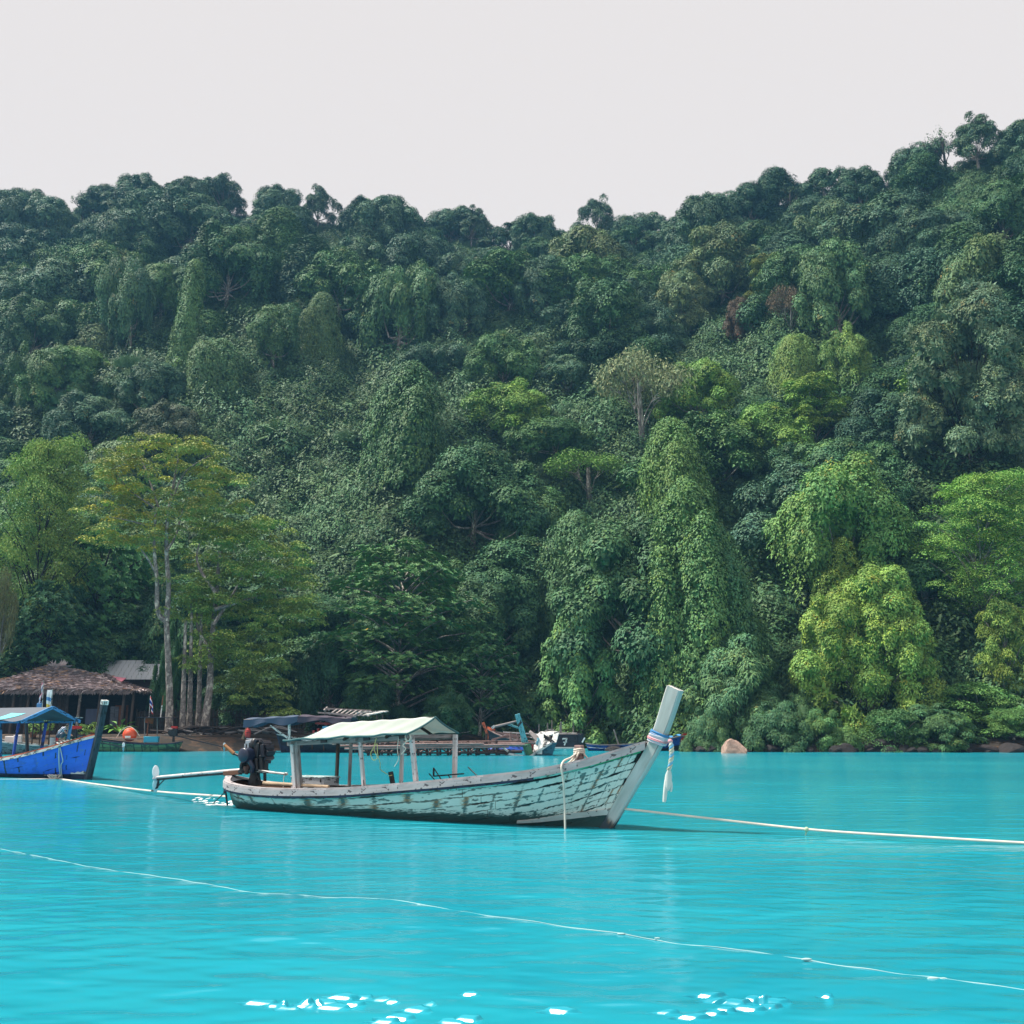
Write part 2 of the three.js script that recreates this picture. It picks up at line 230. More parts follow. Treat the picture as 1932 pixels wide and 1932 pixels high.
// broad irregular crown: limbs carry lumps, lumps carry tufts; o: R radius, H top, y0 lowest lump, n lumps, count leaves, len/wid leaf, tuft size, curtain
function crownLumps(seed, o) {
  const L = new Leaves(seed, o.tri), r = L.r, lobes = [], limbs = [], sx = r() * 50, reach = (az, el) => 0.72 + 0.62 * noise(Math.cos(az) * 1.3 + sx, Math.sin(az) * 1.3 + el * 1.4 + 30);
  for (let k = 0; k < o.n; k++) {
    const f = (k + 0.5) / o.n, el = Math.asin(lerp(-0.2, 1, Math.pow(f, 0.85))), az = k * 2.39996 + r() * 1.1, q = (0.5 + 0.5 * Math.sqrt(r())) * reach(az, el) * (o.open ?? 1), lr = o.R * lerp(0.15, 0.4, Math.pow(r(), 1.4)) * (o.lump ?? 1);
    const c = V(Math.cos(el) * Math.cos(az) * o.R * q, o.y0 + Math.max(0, Math.sin(el)) * (o.H - o.y0 - lr) * Math.min(1.12, 0.45 + 0.55 * q + 0.1 * r()) - (el < 0 ? lr * r() : 0), Math.cos(el) * Math.sin(az) * o.R * q);
    lobes.push({ c, r: lr, t: PALETTE.vary(r, o.vary ?? 0.2), sq: 0.62 + 0.4 * r() }); if (k % 2 === 0) limbs.push([V(c.x * 0.05, o.y0 * 0.45 + c.y * 0.2, c.z * 0.05), V(c.x * 0.5, c.y * 0.75 - lr * 0.6, c.z * 0.5), V(c.x, c.y - lr * 0.2, c.z)]);
  }
  const inner = { c: V(0, lerp(o.y0, o.H, 0.36), 0), r: o.R * 0.5 }, area = lobes.reduce((s, l) => s + l.r * l.r, 0), per = o.per ?? 15, tr = o.tuft ?? 0.5;
  for (const l of lobes) {
    const n = Math.round(o.count / per * l.r * l.r / area), ph = r() * 9;
    for (let k = 0; k < n; k++) {
      const d = L.dir(); if (d.y < -0.15 && r() < 0.8) d.y *= -1;
      const rag = 0.78 + 0.38 * noise(d.x * 2.4 + l.c.x * 2, d.y * 2.4 + d.z * 2.2 + l.c.z + ph) + (r() < 0.14 ? 0.25 * r() : 0), p = V(l.c.x + d.x * l.r * rag, l.c.y + d.y * l.r * rag * l.sq, l.c.z + d.z * l.r * rag);
      let hid = false; for (const m of lobes) if (m !== l && p.distanceToSquared(m.c) < m.r * m.r * 0.42) { hid = true; break; } if (hid) continue;
      const up = V(d.x, d.y + (o.layered ?? 0.55), d.z).normalize(), v = PALETTE.vary(r, 0.2), fresh = r() < 0.07 ? [1.35, 1.22, 0.9] : r() < 0.02 ? [1.7, 0.95, 0.7] : [1, 1, 1];
      L.tuft(p, up, tr * (0.6 + 0.8 * r()), per, o.len * (0.85 + 0.3 * r()), o.wid, [l.t[0] * v[0] * fresh[0], l.t[1] * v[1] * fresh[1], l.t[2] * v[2] * fresh[2]], o.droop ?? 0.3);
    }
    if (o.curtain) { // creepers hang from the rim of the lump
      const m = Math.round(o.curtain.n * (0.5 + r()) * 0.5); for (let k = 0; k < m; k++) {
        const a = r() * 6.2832, rr = l.r * (0.7 + 0.35 * r()), len = o.curtain.L * (0.2 + r() * r() * 1.2), x = l.c.x + Math.cos(a) * rr, z = l.c.z + Math.sin(a) * rr, v = PALETTE.vary(r, 0.15); if (Math.hypot(x, z) < o.R * 0.45) continue;
        const st = Math.max(2, Math.round(len / 0.4)); for (let q = 0; q < st; q++) { const t = q / st; L.tuft(V(x + (r() - 0.5) * 0.3, l.c.y - t * len, z + (r() - 0.5) * 0.3), V(Math.cos(a), 0.7, Math.sin(a)).normalize(), 0.38 * (1.1 - 0.6 * t), 8, o.len, o.wid, [l.t[0] * v[0], l.t[1] * v[1], l.t[2] * v[2]], 0.6, 0.9); }
      }
    }
  }
  if (o.core !== 0) L.fill(Math.round(o.count * 0.2), (q) => { const l = q() < 0.25 ? inner : lobes[Math.floor(q() * lobes.length)], d = L.dir(), m = l.r * (0.25 + 0.42 * Math.cbrt(q())); return V(l.c.x + d.x * m, l.c.y + d.y * m * 0.8, l.c.z + d.z * m); }, o.R * 0.12);
  return { leaves: L.geo(), lobes, limbs };
}
// trees smothered in creepers: several hung shapes grown together, shaggy, with standing folds
function crownDraped(seed, o) {
  const L = new Leaves(seed, o.tri), r = L.r, M = [{ x: 0, z: 0, k: 0, r: o.R * (o.main ?? 0.72), h: o.H * (o.main ? 0.9 : 1), f: o.foot ?? 1.05 }]; const m = o.parts ?? 6;
  for (let k = 0; k < m; k++) { const a = k * 2.39996 + r() * 0.8, q = o.R * (0.35 + 0.4 * r()); M.push({ x: Math.cos(a) * q, z: Math.sin(a) * q, r: o.R * (0.22 + 0.3 * r()) * (o.limb ?? 1), h: o.H * (0.35 + (o.main ? 0.65 : 0.58) * r()), f: 0.9 + 0.4 * r() }); }
  M.forEach((q) => { q.s = r() * 60; q.lx = (r() - 0.5) * 0.16; q.lz = (r() - 0.5) * 0.16; q.top = 0.4 + 0.3 * r(); });
  const prof = (q, a, t) => (t < q.top ? lerp(q.f, 1, t / q.top) : Math.sqrt(Math.max(0, 1 - Math.pow((t - q.top) / (1.01 - q.top), 2.1)))) * q.r * (0.72 + 0.3 * noise(Math.cos(a) * 2.6 + q.s, Math.sin(a) * 2.6 + t * q.h * 0.1) + 0.4 * noise(Math.cos(a) * 2 + q.s + 9, Math.sin(a) * 2 + t * q.h * 0.55) - 0.06);
  const inside = (p, but) => M.some((q) => { if (q === but) return false; const t = p.y / q.h; if (t >= 0.97) return false; const x = p.x - q.x - q.lx * p.y, z = p.z - q.z - q.lz * p.y; return Math.hypot(x, z) < prof(q, Math.atan2(z, x), t) * 0.82; });
  const area = M.reduce((s, q) => s + q.r * (q.h + q.r), 0), per = 13;
  for (const q of M) {
    const n = Math.round(o.count / per * q.r * (q.h + q.r) / area); let vt = PALETTE.vary(r, 0.14);
    for (let k = 0; k < n; k++) {
      const a = r() * 6.2832, t = r() < 0.26 ? lerp(q.top, 1, 1 - r() * r()) : r(), y = t * q.h, d = prof(q, a, t) * (0.93 + 0.14 * r() + (r() < 0.08 ? 0.2 * r() : 0)), p = V(q.x + q.lx * y + Math.cos(a) * d, y, q.z + q.lz * y + Math.sin(a) * d); if (inside(p, q)) continue;
      const dome = smooth(q.top, 1, t), nn = V(Math.cos(a), 0.45 + 1.6 * dome, Math.sin(a)).normalize(), v = PALETTE.vary(r, 0.2), fresh = r() < 0.08 ? [1.35, 1.22, 0.85] : [1, 1, 1];
      L.tuft(p, nn, (0.32 + 0.3 * r()) * (o.tuft ?? 1), per, o.len, o.wid, [vt[0] * v[0] * fresh[0], vt[1] * v[1] * fresh[1], vt[2] * v[2] * fresh[2]], 0.45, (1 - dome) * 1.1);
    }
  }
  L.fill(Math.round(o.count * 0.24), (g) => { const q = M[Math.floor(g() * M.length)], a = g() * 6.2832, t = g() * 0.92, y = t * q.h, d = prof(q, a, t) * (0.45 + 0.33 * g()); return V(q.x + q.lx * y + Math.cos(a) * d, y, q.z + q.lz * y + Math.sin(a) * d); }, o.R * 0.13);
  return { leaves: L.geo(), lobes: [] };
}
// sprays of fine foliage in flat layers on spreading limbs, see-through between
function crownLayers(seed, o) {
  const L = new Leaves(seed), r = L.r, limbs = [], tips = [];
  for (let k = 0; k < o.n; k++) {
    const f = (k + 0.3 * r()) / o.n, h = lerp(o.y0, o.H * 0.97, Math.pow(f, 0.85)), a = k * 2.39996 + r() * 0.5, reach = o.R * (0.45 + 0.6 * r()) * Math.sqrt(Math.max(0.08, 1 - Math.pow(clamp((h - o.y0) / (o.H - o.y0) - 0.15, 0, 1), 2.2)));
    const e = V(Math.cos(a) * reach, h, Math.sin(a) * reach), s = V(e.x * 0.06, Math.max(o.fork ?? 1, h - reach * 0.75), e.z * 0.06);
    limbs.push([s, V(e.x * 0.5, lerp(s.y, e.y, 0.62), e.z * 0.5), e]); const t = PALETTE.vary(r, o.vary ?? 0.2);
    const sprays = 3 + Math.floor(r() * 3); for (let q = 0; q < sprays; q++) { const g = q / sprays; tips.push({ c: e.clone().lerp(V(e.x * 0.35, e.y - reach * 0.12, e.z * 0.35), g).add(V((r() - 0.5) * o.R * 0.4, (r() - 0.3) * 0.7, (r() - 0.5) * o.R * 0.4)), w: o.R * (0.16 + 0.16 * r()), t }); }
  }
  const area = tips.reduce((s, t) => s + t.w * t.w, 0);
  for (const t of tips) { const n = Math.round(o.count * t.w * t.w / area), tip = o.turn && r() < o.turn.share ? o.turn.c : [1, 1, 1];
    for (let k = 0; k < n; k++) { const a = r() * 6.2832, q = Math.sqrt(r()), p = V(t.c.x + Math.cos(a) * q * t.w, t.c.y + (0.42 * (1 - q * q) + (r() - 0.5) * 0.22) * t.w, t.c.z + Math.sin(a) * q * t.w); L.sprig(p, V(Math.cos(a) * q * 0.7, 1, Math.sin(a) * q * 0.7).normalize(), o.len, o.wid, [t.t[0] * tip[0], t.t[1] * tip[1], t.t[2] * tip[2]], o.droop ?? 0.3); } }
  return { leaves: L.geo(), lobes: [], limbs };
}
// tiers of leaf rosettes, as the sea almond holds them
function crownRosettes(seed, o) {
  const L = new Leaves(seed), r = L.r, limbs = [], fill = [];
  for (let k = 0; k < o.n; k++) {
    const tier = Math.floor(k / o.n * o.tiers), h = lerp(o.y0, o.H, Math.pow((tier + 0.5) / o.tiers, 0.95)) + (r() - 0.5) * 1.1, a = k * 2.39996 + r(), prof = Math.sqrt(Math.max(0.05, 1 - Math.pow(tier / o.tiers, 2.6))), reach = o.R * (0.45 + 0.6 * Math.sqrt(r())) * prof;
    const e = V(Math.cos(a) * reach, h + 0.2 * r(), Math.sin(a) * reach); limbs.push([V(0, h - 1.2 - reach * 0.12, 0), V(e.x * 0.5, h - 0.5, e.z * 0.5), e]);
    const m = o.each; for (let q = 0; q < m; q++) {
      const f = 0.3 + 0.75 * Math.sqrt(r()), b = a + (r() - 0.5) * 0.9, c = V(Math.cos(b) * reach * f + (r() - 0.5), h + (r() - 0.35) * 1.0 - (f > 0.95 ? 0.25 : 0), Math.sin(b) * reach * f + (r() - 0.5)), ax = V((r() - 0.5) * 0.7 + Math.cos(b) * 0.45, 1, (r() - 0.5) * 0.7 + Math.sin(b) * 0.45).normalize(), tone = PALETTE.vary(r, 0.2), old = r() < (o.old ?? 0) ? [4.2, 1.15, 0.3] : [1, 1, 1];
      const x = ax.clone().cross(V(1, 0.2, 0)).normalize(), z = ax.clone().cross(x), t0 = r() * 6;
      for (let s = 0; s < 7; s++) { const g = t0 + s * 0.9, d = x.clone().multiplyScalar(Math.cos(g)).addScaledVector(z, Math.sin(g)).addScaledVector(ax, 0.25 + 0.35 * r()).normalize(), k2 = L.tone(0.22); L.add(c, ax, d, o.len * (0.75 + 0.5 * r()), o.wid, s === 0 ? [k2[0] * tone[0] * old[0], k2[1] * tone[1] * old[1], k2[2] * tone[2] * old[2]] : [k2[0] * tone[0], k2[1] * tone[1], k2[2] * tone[2]]); }
    }
    fill.push({ c: V(e.x * 0.6, h - 0.5, e.z * 0.6), r: reach * 0.33 });
  }
  return { leaves: L.geo(), lobes: [], limbs };
}
function sparseCrown(seed, o) { // crooked bare limbs with thin foliage at their ends
  const L = new Leaves(seed), r = L.r, limbs = [];
  const grow = (p, d, len, rad, lv) => {
    const side = L.dir().multiplyScalar(0.4), q = p.clone().addScaledVector(d, len * 0.5).addScaledVector(side, len * 0.2), e = p.clone().addScaledVector(d, len).addScaledVector(L.dir(), len * 0.15); limbs.push([p, q, e, rad]);
    if (lv === 0) { for (let k = 0; k < o.each; k++) { const u = L.dir(); L.sprig(e.clone().add(u.clone().multiplyScalar(o.puff * Math.cbrt(r())).multiply(V(1, 0.6, 1))), u.lerp(V(0, 1, 0), 0.4).normalize(), o.len, o.wid, [1, 1, 1], 0.3, 0.45); } return; }
    const n = lv > 2 ? 3 : 2 + Math.floor(r() * 2); for (let k = 0; k < n; k++) { const b = d.clone().addScaledVector(L.dir(), 0.85); b.y = Math.abs(b.y) * 0.7 + 0.12; grow(e, b.normalize(), len * (0.6 + 0.2 * r()), rad * 0.6, lv - 1); }
  };
  for (let k = 0; k < (o.stems ?? 3); k++) { const a = k * 2.2 + r(); grow(V(0, o.fork, 0), V(Math.cos(a) * 0.6, 0.85, Math.sin(a) * 0.6).normalize(), o.H * 0.24, o.rad ?? 0.12, o.levels ?? 3); }
  return { leaves: L.geo(), lobes: [], limbs };
}
function palmCrown(seed, o) { // feather or fan fronds
  const L = new Leaves(seed), r = L.r, stems = [];
  for (let k = 0; k < o.n; k++) {
    const a = k * 2.39996, el = lerp(o.fan ? -0.5 : -0.15, 1.35, Math.pow((k + 0.5) / o.n, 0.8)), d = V(Math.cos(a) * Math.cos(el), Math.sin(el), Math.sin(a) * Math.cos(el)), len = o.R * (0.85 + 0.3 * r()), t = 0.85 + 0.35 * r(), p = (u) => d.clone().multiplyScalar(u * len).add(V(0, -o.sag * u * u * len * Math.cos(el) * 0.6, 0)), side = V(-Math.sin(a), 0, Math.cos(a));
    stems.push([V(0, 0, 0), p(0.5), p(o.fan ? 0.6 : 1)]);
    if (o.fan) { const c = p(0.55), up = d.clone().cross(side).normalize(); if (up.y < 0) up.negate(); for (let q = -7; q <= 7; q++) { const g = q / 7 * 1.5; L.add(c, up, d.clone().multiplyScalar(Math.cos(g)).addScaledVector(side, Math.sin(g)).normalize(), len * 0.5, 0.17 * o.R * 0.5, [t, t, t]); } }
    else for (let q = 2; q < 26; q++) for (const s of [-1, 1]) { const u = q / 26, c = p(u), fw = p(Math.min(1, u + 0.04)).sub(c).normalize(), dd = fw.clone().multiplyScalar(0.55).addScaledVector(side, s).addScaledVector(V(0, -1, 0), 0.35).normalize(); L.add(c, V(0, 1, 0).addScaledVector(side, -s * 0.3), dd, o.R * 0.33 * Math.sin(Math.PI * (0.12 + 0.85 * u)), o.R * 0.045, [t, t, t]); }
  }
  return { leaves: L.geo(), lobes: [], limbs: [], stems };
}
const leafMat = {}; // one material per tone
const leafColor = (c, key) => leafMat[key ?? c.join()] ??= new THREE.MeshPhysicalMaterial({ color: lin(...c.map((x, i) => x * [2.5, 2.5, 1.8][i])), vertexColors: true, roughness: 0.6, specularIntensity: 0.3, side: THREE.DoubleSide });
const TONE = { // base reflectance of the foliage
  dark: [0.026, 0.062, 0.036], deep: [0.022, 0.052, 0.04], mid: [0.038, 0.082, 0.04], olive: [0.058, 0.088, 0.036], grey: [0.062, 0.092, 0.058], blue: [0.034, 0.07, 0.056], fresh: [0.07, 0.13, 0.04], lime: [0.125, 0.19, 0.04], gold: [0.2, 0.19, 0.035], pale: [0.16, 0.175, 0.09], rust: [0.1, 0.055, 0.045], rose: [0.14, 0.085, 0.08],
};
const KINDS = {}; // crowns are grown once per kind and reused
function kind(name, make) { const k = make(); k.trunk = k.limbs?.length ? merge(k.limbs.map((l) => pipe(l.slice(0, 3), (t) => (l[3] ?? 0.1) * (1.05 - 0.75 * t), 5, 4, false))) : null; if (k.stems) k.trunk = merge(k.stems.map((l) => pipe(l, (t) => 0.035 * (1.1 - t), 4, 4, false))); KINDS[name] = k; }
const LF = { len: 0.22, wid: 0.12, tri: true };
kind('lumpA', () => crownLumps(11, { R: 5, H: 8.5, y0: 3, n: 30, count: 38850, ...LF }));
kind('lumpA2', () => crownLumps(111, { R: 5, H: 9, y0: 3, n: 24, count: 38850, ...LF, layered: 0.8 }));
kind('lumpB', () => crownLumps(12, { R: 5, H: 9.5, y0: 3.2, n: 44, count: 44400, ...LF, lump: 0.85 }));
kind('lumpB2', () => crownLumps(112, { R: 4.6, H: 10.5, y0: 3.2, n: 40, count: 44400, ...LF, lump: 0.9 }));
kind('lumpC', () => crownLumps(13, { R: 5, H: 7.5, y0: 3, n: 24, count: 35150, ...LF, lump: 1.05, curtain: { n: 16, L: 3.2 } }));
kind('lumpD', () => crownLumps(14, { R: 5, H: 10.5, y0: 4, n: 34, count: 38850, ...LF, lump: 0.95, curtain: { n: 12, L: 4.5 } }));
kind('lumpE', () => crownLumps(15, { R: 5, H: 7.5, y0: 1.5, n: 46, count: 48100, ...LF, lump: 0.75, layered: 0.9, tuft: 0.5 }));
kind('drapeA', () => crownDraped(21, { R: 4.8, H: 9, count: 44400, ...LF }));
kind('drapeB', () => crownDraped(22, { R: 4.4, H: 11, count: 48100, ...LF, foot: 0.9 }));
kind('drapeC', () => crownDraped(23, { R: 5.6, H: 6.5, count: 40700, ...LF, parts: 8 }));
kind('drapeD', () => crownDraped(24, { R: 5, H: 9, count: 44400, ...LF, parts: 7 }));
kind('airy', () => crownLumps(31, { R: 5, H: 9.5, y0: 3.6, n: 34, count: 35150, len: 0.26, wid: 0.14, tri: true, core: 0, lump: 0.78, open: 0.95 }));
kind('airy2', () => crownLumps(131, { R: 5, H: 8, y0: 3, n: 26, count: 25900, len: 0.26, wid: 0.14, tri: true, core: 0, lump: 0.75, open: 1, layered: 0.9 }));
kind('parasol', () => crownLumps(33, { R: 5, H: 10, y0: 3.6, n: 38, count: 31450, len: 0.25, wid: 0.13, tri: true, core: 0, lump: 0.72, open: 0.95, layered: 0.8 }));
kind('layerA', () => crownLayers(41, { R: 5, H: 8.5, y0: 2.5, n: 26, count: 28120, len: 0.37, wid: 0.16 }));
kind('sparseA', () => sparseCrown(51, { H: 8, fork: 1.6, each: 52, puff: 1.0, len: 0.26, wid: 0.12, rad: 0.085, stems: 5 }));
kind('feather', () => palmCrown(61, { n: 15, R: 3.2, sag: 0.75 }));
kind('fan', () => palmCrown(62, { n: 26, R: 2.4, sag: 0.15, fan: true }));
const trunkShape = pipe([[0, -1.5, 0], [0.1, 2, 0.05], [0, 4.6, -0.05]], (t) => 0.3 * (1.15 - 0.6 * t), 7, 5);

const PLACED = []; // what stands where in the picture, to name the rest by
function plant(name, kindName, tone, p, s, sy, turn, label, cat, group, bark = M.bark) {
  const k = KINDS[kindName], t = thing(name, label, cat, [p.x, p.y, p.z], turn, group);
  t.scale.set(s * (0.9 + 0.2 * hash2(Math.round(p.x * 9), 7)), sy, s); if (!k.stems && !k.limbs?.bare) { t.rotation.order = 'YXZ'; t.rotation.x = (hash2(Math.round(p.x * 7), Math.round(p.z * 7)) - 0.5) * 0.2; t.rotation.z = (hash2(Math.round(p.z * 5), 3) - 0.5) * 0.2; }
  if (!k.stems) part('trunk', trunkShape, bark, t);
  if (k.trunk) part(k.stems ? 'frond_stem' : 'branches', k.trunk, k.stems ? leafColor([0.1, 0.12, 0.05], 'stem') : bark, t);
  const c = part(k.stems ? 'fronds' : 'crown', k.leaves, leafColor(tone), t);
  return t;
}
// a tree seen at px, its crown from row top to row base and `wide` across; depth found on the slope unless given
function seen(name, kindName, tone, px, top, base, wide, label, o = {}) {
  const r0 = ray(px, base), p = (o.Z ? null : hitLand(px, base)) ?? atDepth(px, base, o.Z ?? ridgeZ(r0.x / -r0.z)); if (p.y > 1)
    p.y = height(p.x, p.z); if (o.Z) p.y = height(p.x, p.z); const Z = -p.z, k = KINDS[kindName], topY = atDepth(px, top, Z).y;
  k.size ??= (() => { const b = new THREE.Box3().setFromBufferAttribute(k.leaves.attributes.position); return { r: (b.max.x - b.min.x + b.max.z - b.min.z) / 4, h: b.max.y }; })();
  const s = wide / 2 * Z / FOCAL / k.size.r; let sy = (topY - p.y) / k.size.h;
  const t = plant(name, kindName, tone, p, s, sy, o.turn ?? px * 0.7, label, o.cat ?? 'tree', o.group, o.bark);
  PLACED.push({ x: px, y: (top + base) / 2, top, base, w: wide, Z, say: o.say }); return t;
}

// the trees one can single out, from the water up
kind('almond', () => crownRosettes(71, { R: 8.8, H: 16.2, y0: 3.2, n: 64, tiers: 8, each: 62, len: 0.42, wid: 0.22, old: 0.02 }));
kind('almondB', () => crownRosettes(72, { R: 6, H: 10, y0: 2.5, n: 40, tiers: 6, each: 44, len: 0.44, wid: 0.23 }));
kind('bigleaf', () => crownLumps(73, { R: 4.4, H: 10, y0: 0.8, n: 52, count: 41600, len: 0.30, wid: 0.20, tri: true, lump: 0.8, droop: 0.5, tuft: 0.55 }));
kind('limecascade', () => crownLumps(274, { R: 6.6, H: 12.6, y0: 0.6, n: 110, count: 120000, len: 0.2, wid: 0.1, tri: true, lump: 0.62, tuft: 0.45, layered: 0.7, curtain: { n: 14, L: 2.6 } }));
kind('weeping', () => crownLumps(75, { R: 4.8, H: 8.6, y0: 0.7, n: 70, count: 54400, len: 0.34, wid: 0.10, tri: true, lump: 0.62, droop: 0.9, tuft: 0.6, curtain: { n: 10, L: 1.6 } }));
kind('featherA', () => crownLayers(76, { R: 6.5, H: 17, y0: 3, n: 62, count: 56000, len: 0.27, wid: 0.11, fork: 3 }));
kind('featherB', () => crownLayers(77, { R: 5, H: 5, y0: 0.4, n: 40, count: 30000, len: 0.28, wid: 0.13, fork: 0.5 }));
kind('tower', () => crownDraped(78, { R: 5, H: 19.5, main: 0.6, limb: 1.15, count: 81000, len: 0.25, wid: 0.14, tri: true, foot: 0.95, parts: 10 }));
kind('column', () => crownDraped(79, { R: 2.5, H: 15, count: 35200, len: 0.25, wid: 0.13, tri: true, foot: 1.25, parts: 3 }));
kind('giant', () => crownLumps(80, { R: 9, H: 22, y0: 5, n: 90, count: 108000, len: 0.25, wid: 0.13, tri: true, lump: 0.72 }));
const T = TONE;
seen('sea_almond_tree', 'almond', [0.04, 0.088, 0.042], 745, 1022, 1388, 395, 'broad dark green tree with tiered rosettes of big leaves above the bamboo pier', { Z: 96, say: 'the broad tiered tree' });
seen('sea_almond_tree', 'almondB', [0.03, 0.07, 0.036], 905, 1190, 1392, 170, 'lower dark tiered tree leaning over the right end of the pier', { Z: 95, say: 'the low tiered tree' });
seen('shore_bush', 'bigleaf', [0.05, 0.105, 0.048], 1090, 1148, 1400, 190, 'rounded fresh green big-leaved bush behind the teal prow of the wreck', { Z: 95.5, say: 'the rounded big-leaved bush', cat: 'bush' });
seen('creeper_mound', 'drapeC', [0.06, 0.1, 0.036], 1215, 1335, 1402, 120, 'low yellow-green creeper mound just left of the white prow post', { Z: 95, say: 'the low yellow-green mound', cat: 'bush' });
seen('creeper_mound', 'bigleaf', [0.032, 0.07, 0.04], 1010, 1300, 1402, 120, 'low dark bush behind the white-decked hull', { Z: 96, cat: 'bush' });
seen('creeper_tree', 'tower', [0.046, 0.094, 0.044], 1300, 885, 1392, 225, 'tall creeper-hung tree standing above the white prow post', { Z: 90, say: 'the tall creeper tower' });
seen('creeper_tree', 'drapeB', [0.034, 0.076, 0.042], 1400, 980, 1395, 170, 'dark creeper wall right of the tall creeper tower', { Z: 92, say: 'the dark creeper wall' });
seen('creeper_tree', 'drapeA', [0.045, 0.092, 0.05], 1090, 960, 1250, 190, 'domed creeper-covered tree above the rounded big-leaved bush', { say: 'the domed creeper tree' });
seen('weeping_bush', 'weeping', [0.045, 0.092, 0.055], 1392, 1195, 1412, 225, 'weeping bush with narrow hanging leaves between prow post and pale boulder', { Z: 86, say: 'the weeping bush', cat: 'bush' });
seen('cascading_tree', 'limecascade', [0.088, 0.142, 0.042], 1650, 1058, 1412, 330, 'bright yellow-green tree cascading to the dark rocks at the water', { Z: 86.5, say: 'the bright cascading tree' });
seen('cascading_tree', 'drapeB', [0.085, 0.135, 0.04], 1585, 1010, 1250, 130, 'yellow-green creeper dome rising behind the left shoulder of the cascading tree', { Z: 95 });
seen('feathery_tree', 'featherA', [0.085, 0.15, 0.042], 1860, 885, 1392, 290, 'tall feathery light green tree at the right edge above the rocks', { Z: 92, say: 'the feathery tree' });
seen('spreading_bush', 'featherB', [0.05, 0.108, 0.038], 1850, 1285, 1414, 235, 'spreading bush in flat leafy layers over the rocks at lower right', { Z: 84.5, say: 'the layered shore bush', cat: 'bush' });
seen('shore_tree', 'layerA', [0.088, 0.13, 0.04], 1905, 1125, 1398, 120, 'yellowing tree at the right edge above the layered shore bush', { Z: 86, say: 'the yellowing tree' });
seen('shore_tree', 'lumpC', [0.024, 0.056, 0.034], 1725, 1270, 1412, 130, 'dark bush between the cascading tree and the layered shore bush', { Z: 85, cat: 'bush' });
seen('shore_tree', 'lumpE', [0.03, 0.068, 0.038], 1520, 1290, 1413, 110, 'dark bush behind the pale boulder', { Z: 85, cat: 'bush' });
seen('creeper_tree', 'lumpD', [0.062, 0.12, 0.044], 1590, 855, 1180, 290, 'wide creeper-covered tree on the slope above the bright cascading tree', { say: 'the wide creeper tree' });
seen('creeper_tree', 'drapeA', [0.055, 0.105, 0.04], 1290, 780, 1040, 190, 'creeper dome on the slope straight above the tall creeper tower', { say: 'the creeper dome' });
seen('giant_tree', 'giant', [0.054, 0.086, 0.066], 1830, 528, 925, 285, 'great grey-green tree with a bare lower trunk high on the right slope', { say: 'the great grey-green tree', bark: M.darkBark });
seen('pale_tree', 'sparseA', [0.105, 0.125, 0.09], 1215, 635, 872, 205, 'pale thin-leaved tree with twisting bare grey limbs in mid slope', { say: 'the pale bare-limbed tree', bark: M.paleBark });
seen('creeper_column', 'column', [0.046, 0.086, 0.042], 335, 488, 740, 74, 'tall narrow column of creepers on the upper left slope', { say: 'the creeper column' });
seen('creeper_tree', 'drapeA', [0.034, 0.075, 0.04], 752, 680, 925, 205, 'big dark dome of creepers in the middle of the slope', { say: 'the big dark creeper dome' });
seen('creeper_tree', 'lumpC', [0.04, 0.085, 0.045], 745, 482, 700, 175, 'creeper-hung tree on the upper slope above the big dark creeper dome', { say: 'the upper creeper-hung tree' });
seen('skyline_tree', 'parasol', [0.03, 0.06, 0.05], 1124, 366, 470, 108, 'lone round tree standing clear of the skyline right of centre', { say: 'the lone skyline tree' });
seen('skyline_tree', 'parasol', [0.03, 0.06, 0.05], 888, 386, 470, 84, 'small round tree rising from the dip of the skyline', { say: 'the small skyline tree' });
seen('skyline_tree', 'parasol', [0.03, 0.062, 0.048], 1848, 210, 330, 120, 'tree with see-through crown crowning the right end of the skyline', { say: 'the highest tree' });
seen('skyline_tree', 'parasol', [0.03, 0.06, 0.05], 425, 322, 430, 110, 'see-through tree on the highest point of the left skyline', { say: 'the highest left tree' });
seen('skyline_tree', 'parasol', [0.03, 0.06, 0.05], 600, 345, 440, 86, 'see-through tree on the skyline just right of the left summit');
kind('snag', () => sparseCrown(53, { H: 7, fork: 2, each: 5, puff: 0.5, len: 0.3, wid: 0.14, rad: 0.12, stems: 3, levels: 3 }));
for (const [x, top, base, w, say] of [[1490, 340, 430, 60, 'bare snag sticking out of the skyline at right of centre'], [1790, 240, 350, 70, 'bare branches on the skyline just left of the highest tree'], [155, 352, 430, 50, 'bare twigs rising from the left end of the skyline']]) seen('dead_tree', 'snag', [0.04, 0.07, 0.05], x, top, base, w, say, { bark: M.darkBark });
seen('russet_tree', 'lumpB', [0.045, 0.034, 0.03], 1402, 558, 665, 75, 'red-brown tree among the greens high right of centre', { say: 'the red-brown tree' });
seen('rosy_tree', 'sparseA', [0.07, 0.055, 0.05], 1495, 535, 660, 95, 'thin pinkish tree with bare limbs beside the red-brown tree', { say: 'the pinkish tree', bark: M.paleBark });
seen('golden_tree', 'layerA', [0.075, 0.095, 0.03], 1450, 480, 600, 92, 'yellow-olive tree right above the red-brown tree', { say: 'the yellow-olive tree' });
seen('slope_tree', 'lumpA', [0.048, 0.08, 0.046], 1870, 440, 650, 210, 'olive tree with dark visible limbs above the great grey-green tree', { say: 'the olive tree' });
seen('slope_tree', 'lumpB', [0.042, 0.086, 0.05], 1590, 448, 665, 175, 'glossy dark green tree of many leafy heads on the upper right slope', { say: 'the many-headed tree' });
seen('slope_tree', 'lumpA', [0.046, 0.08, 0.055], 1590, 378, 520, 165, 'grey-green round tree below the right skyline', { say: 'the grey-green round tree' });
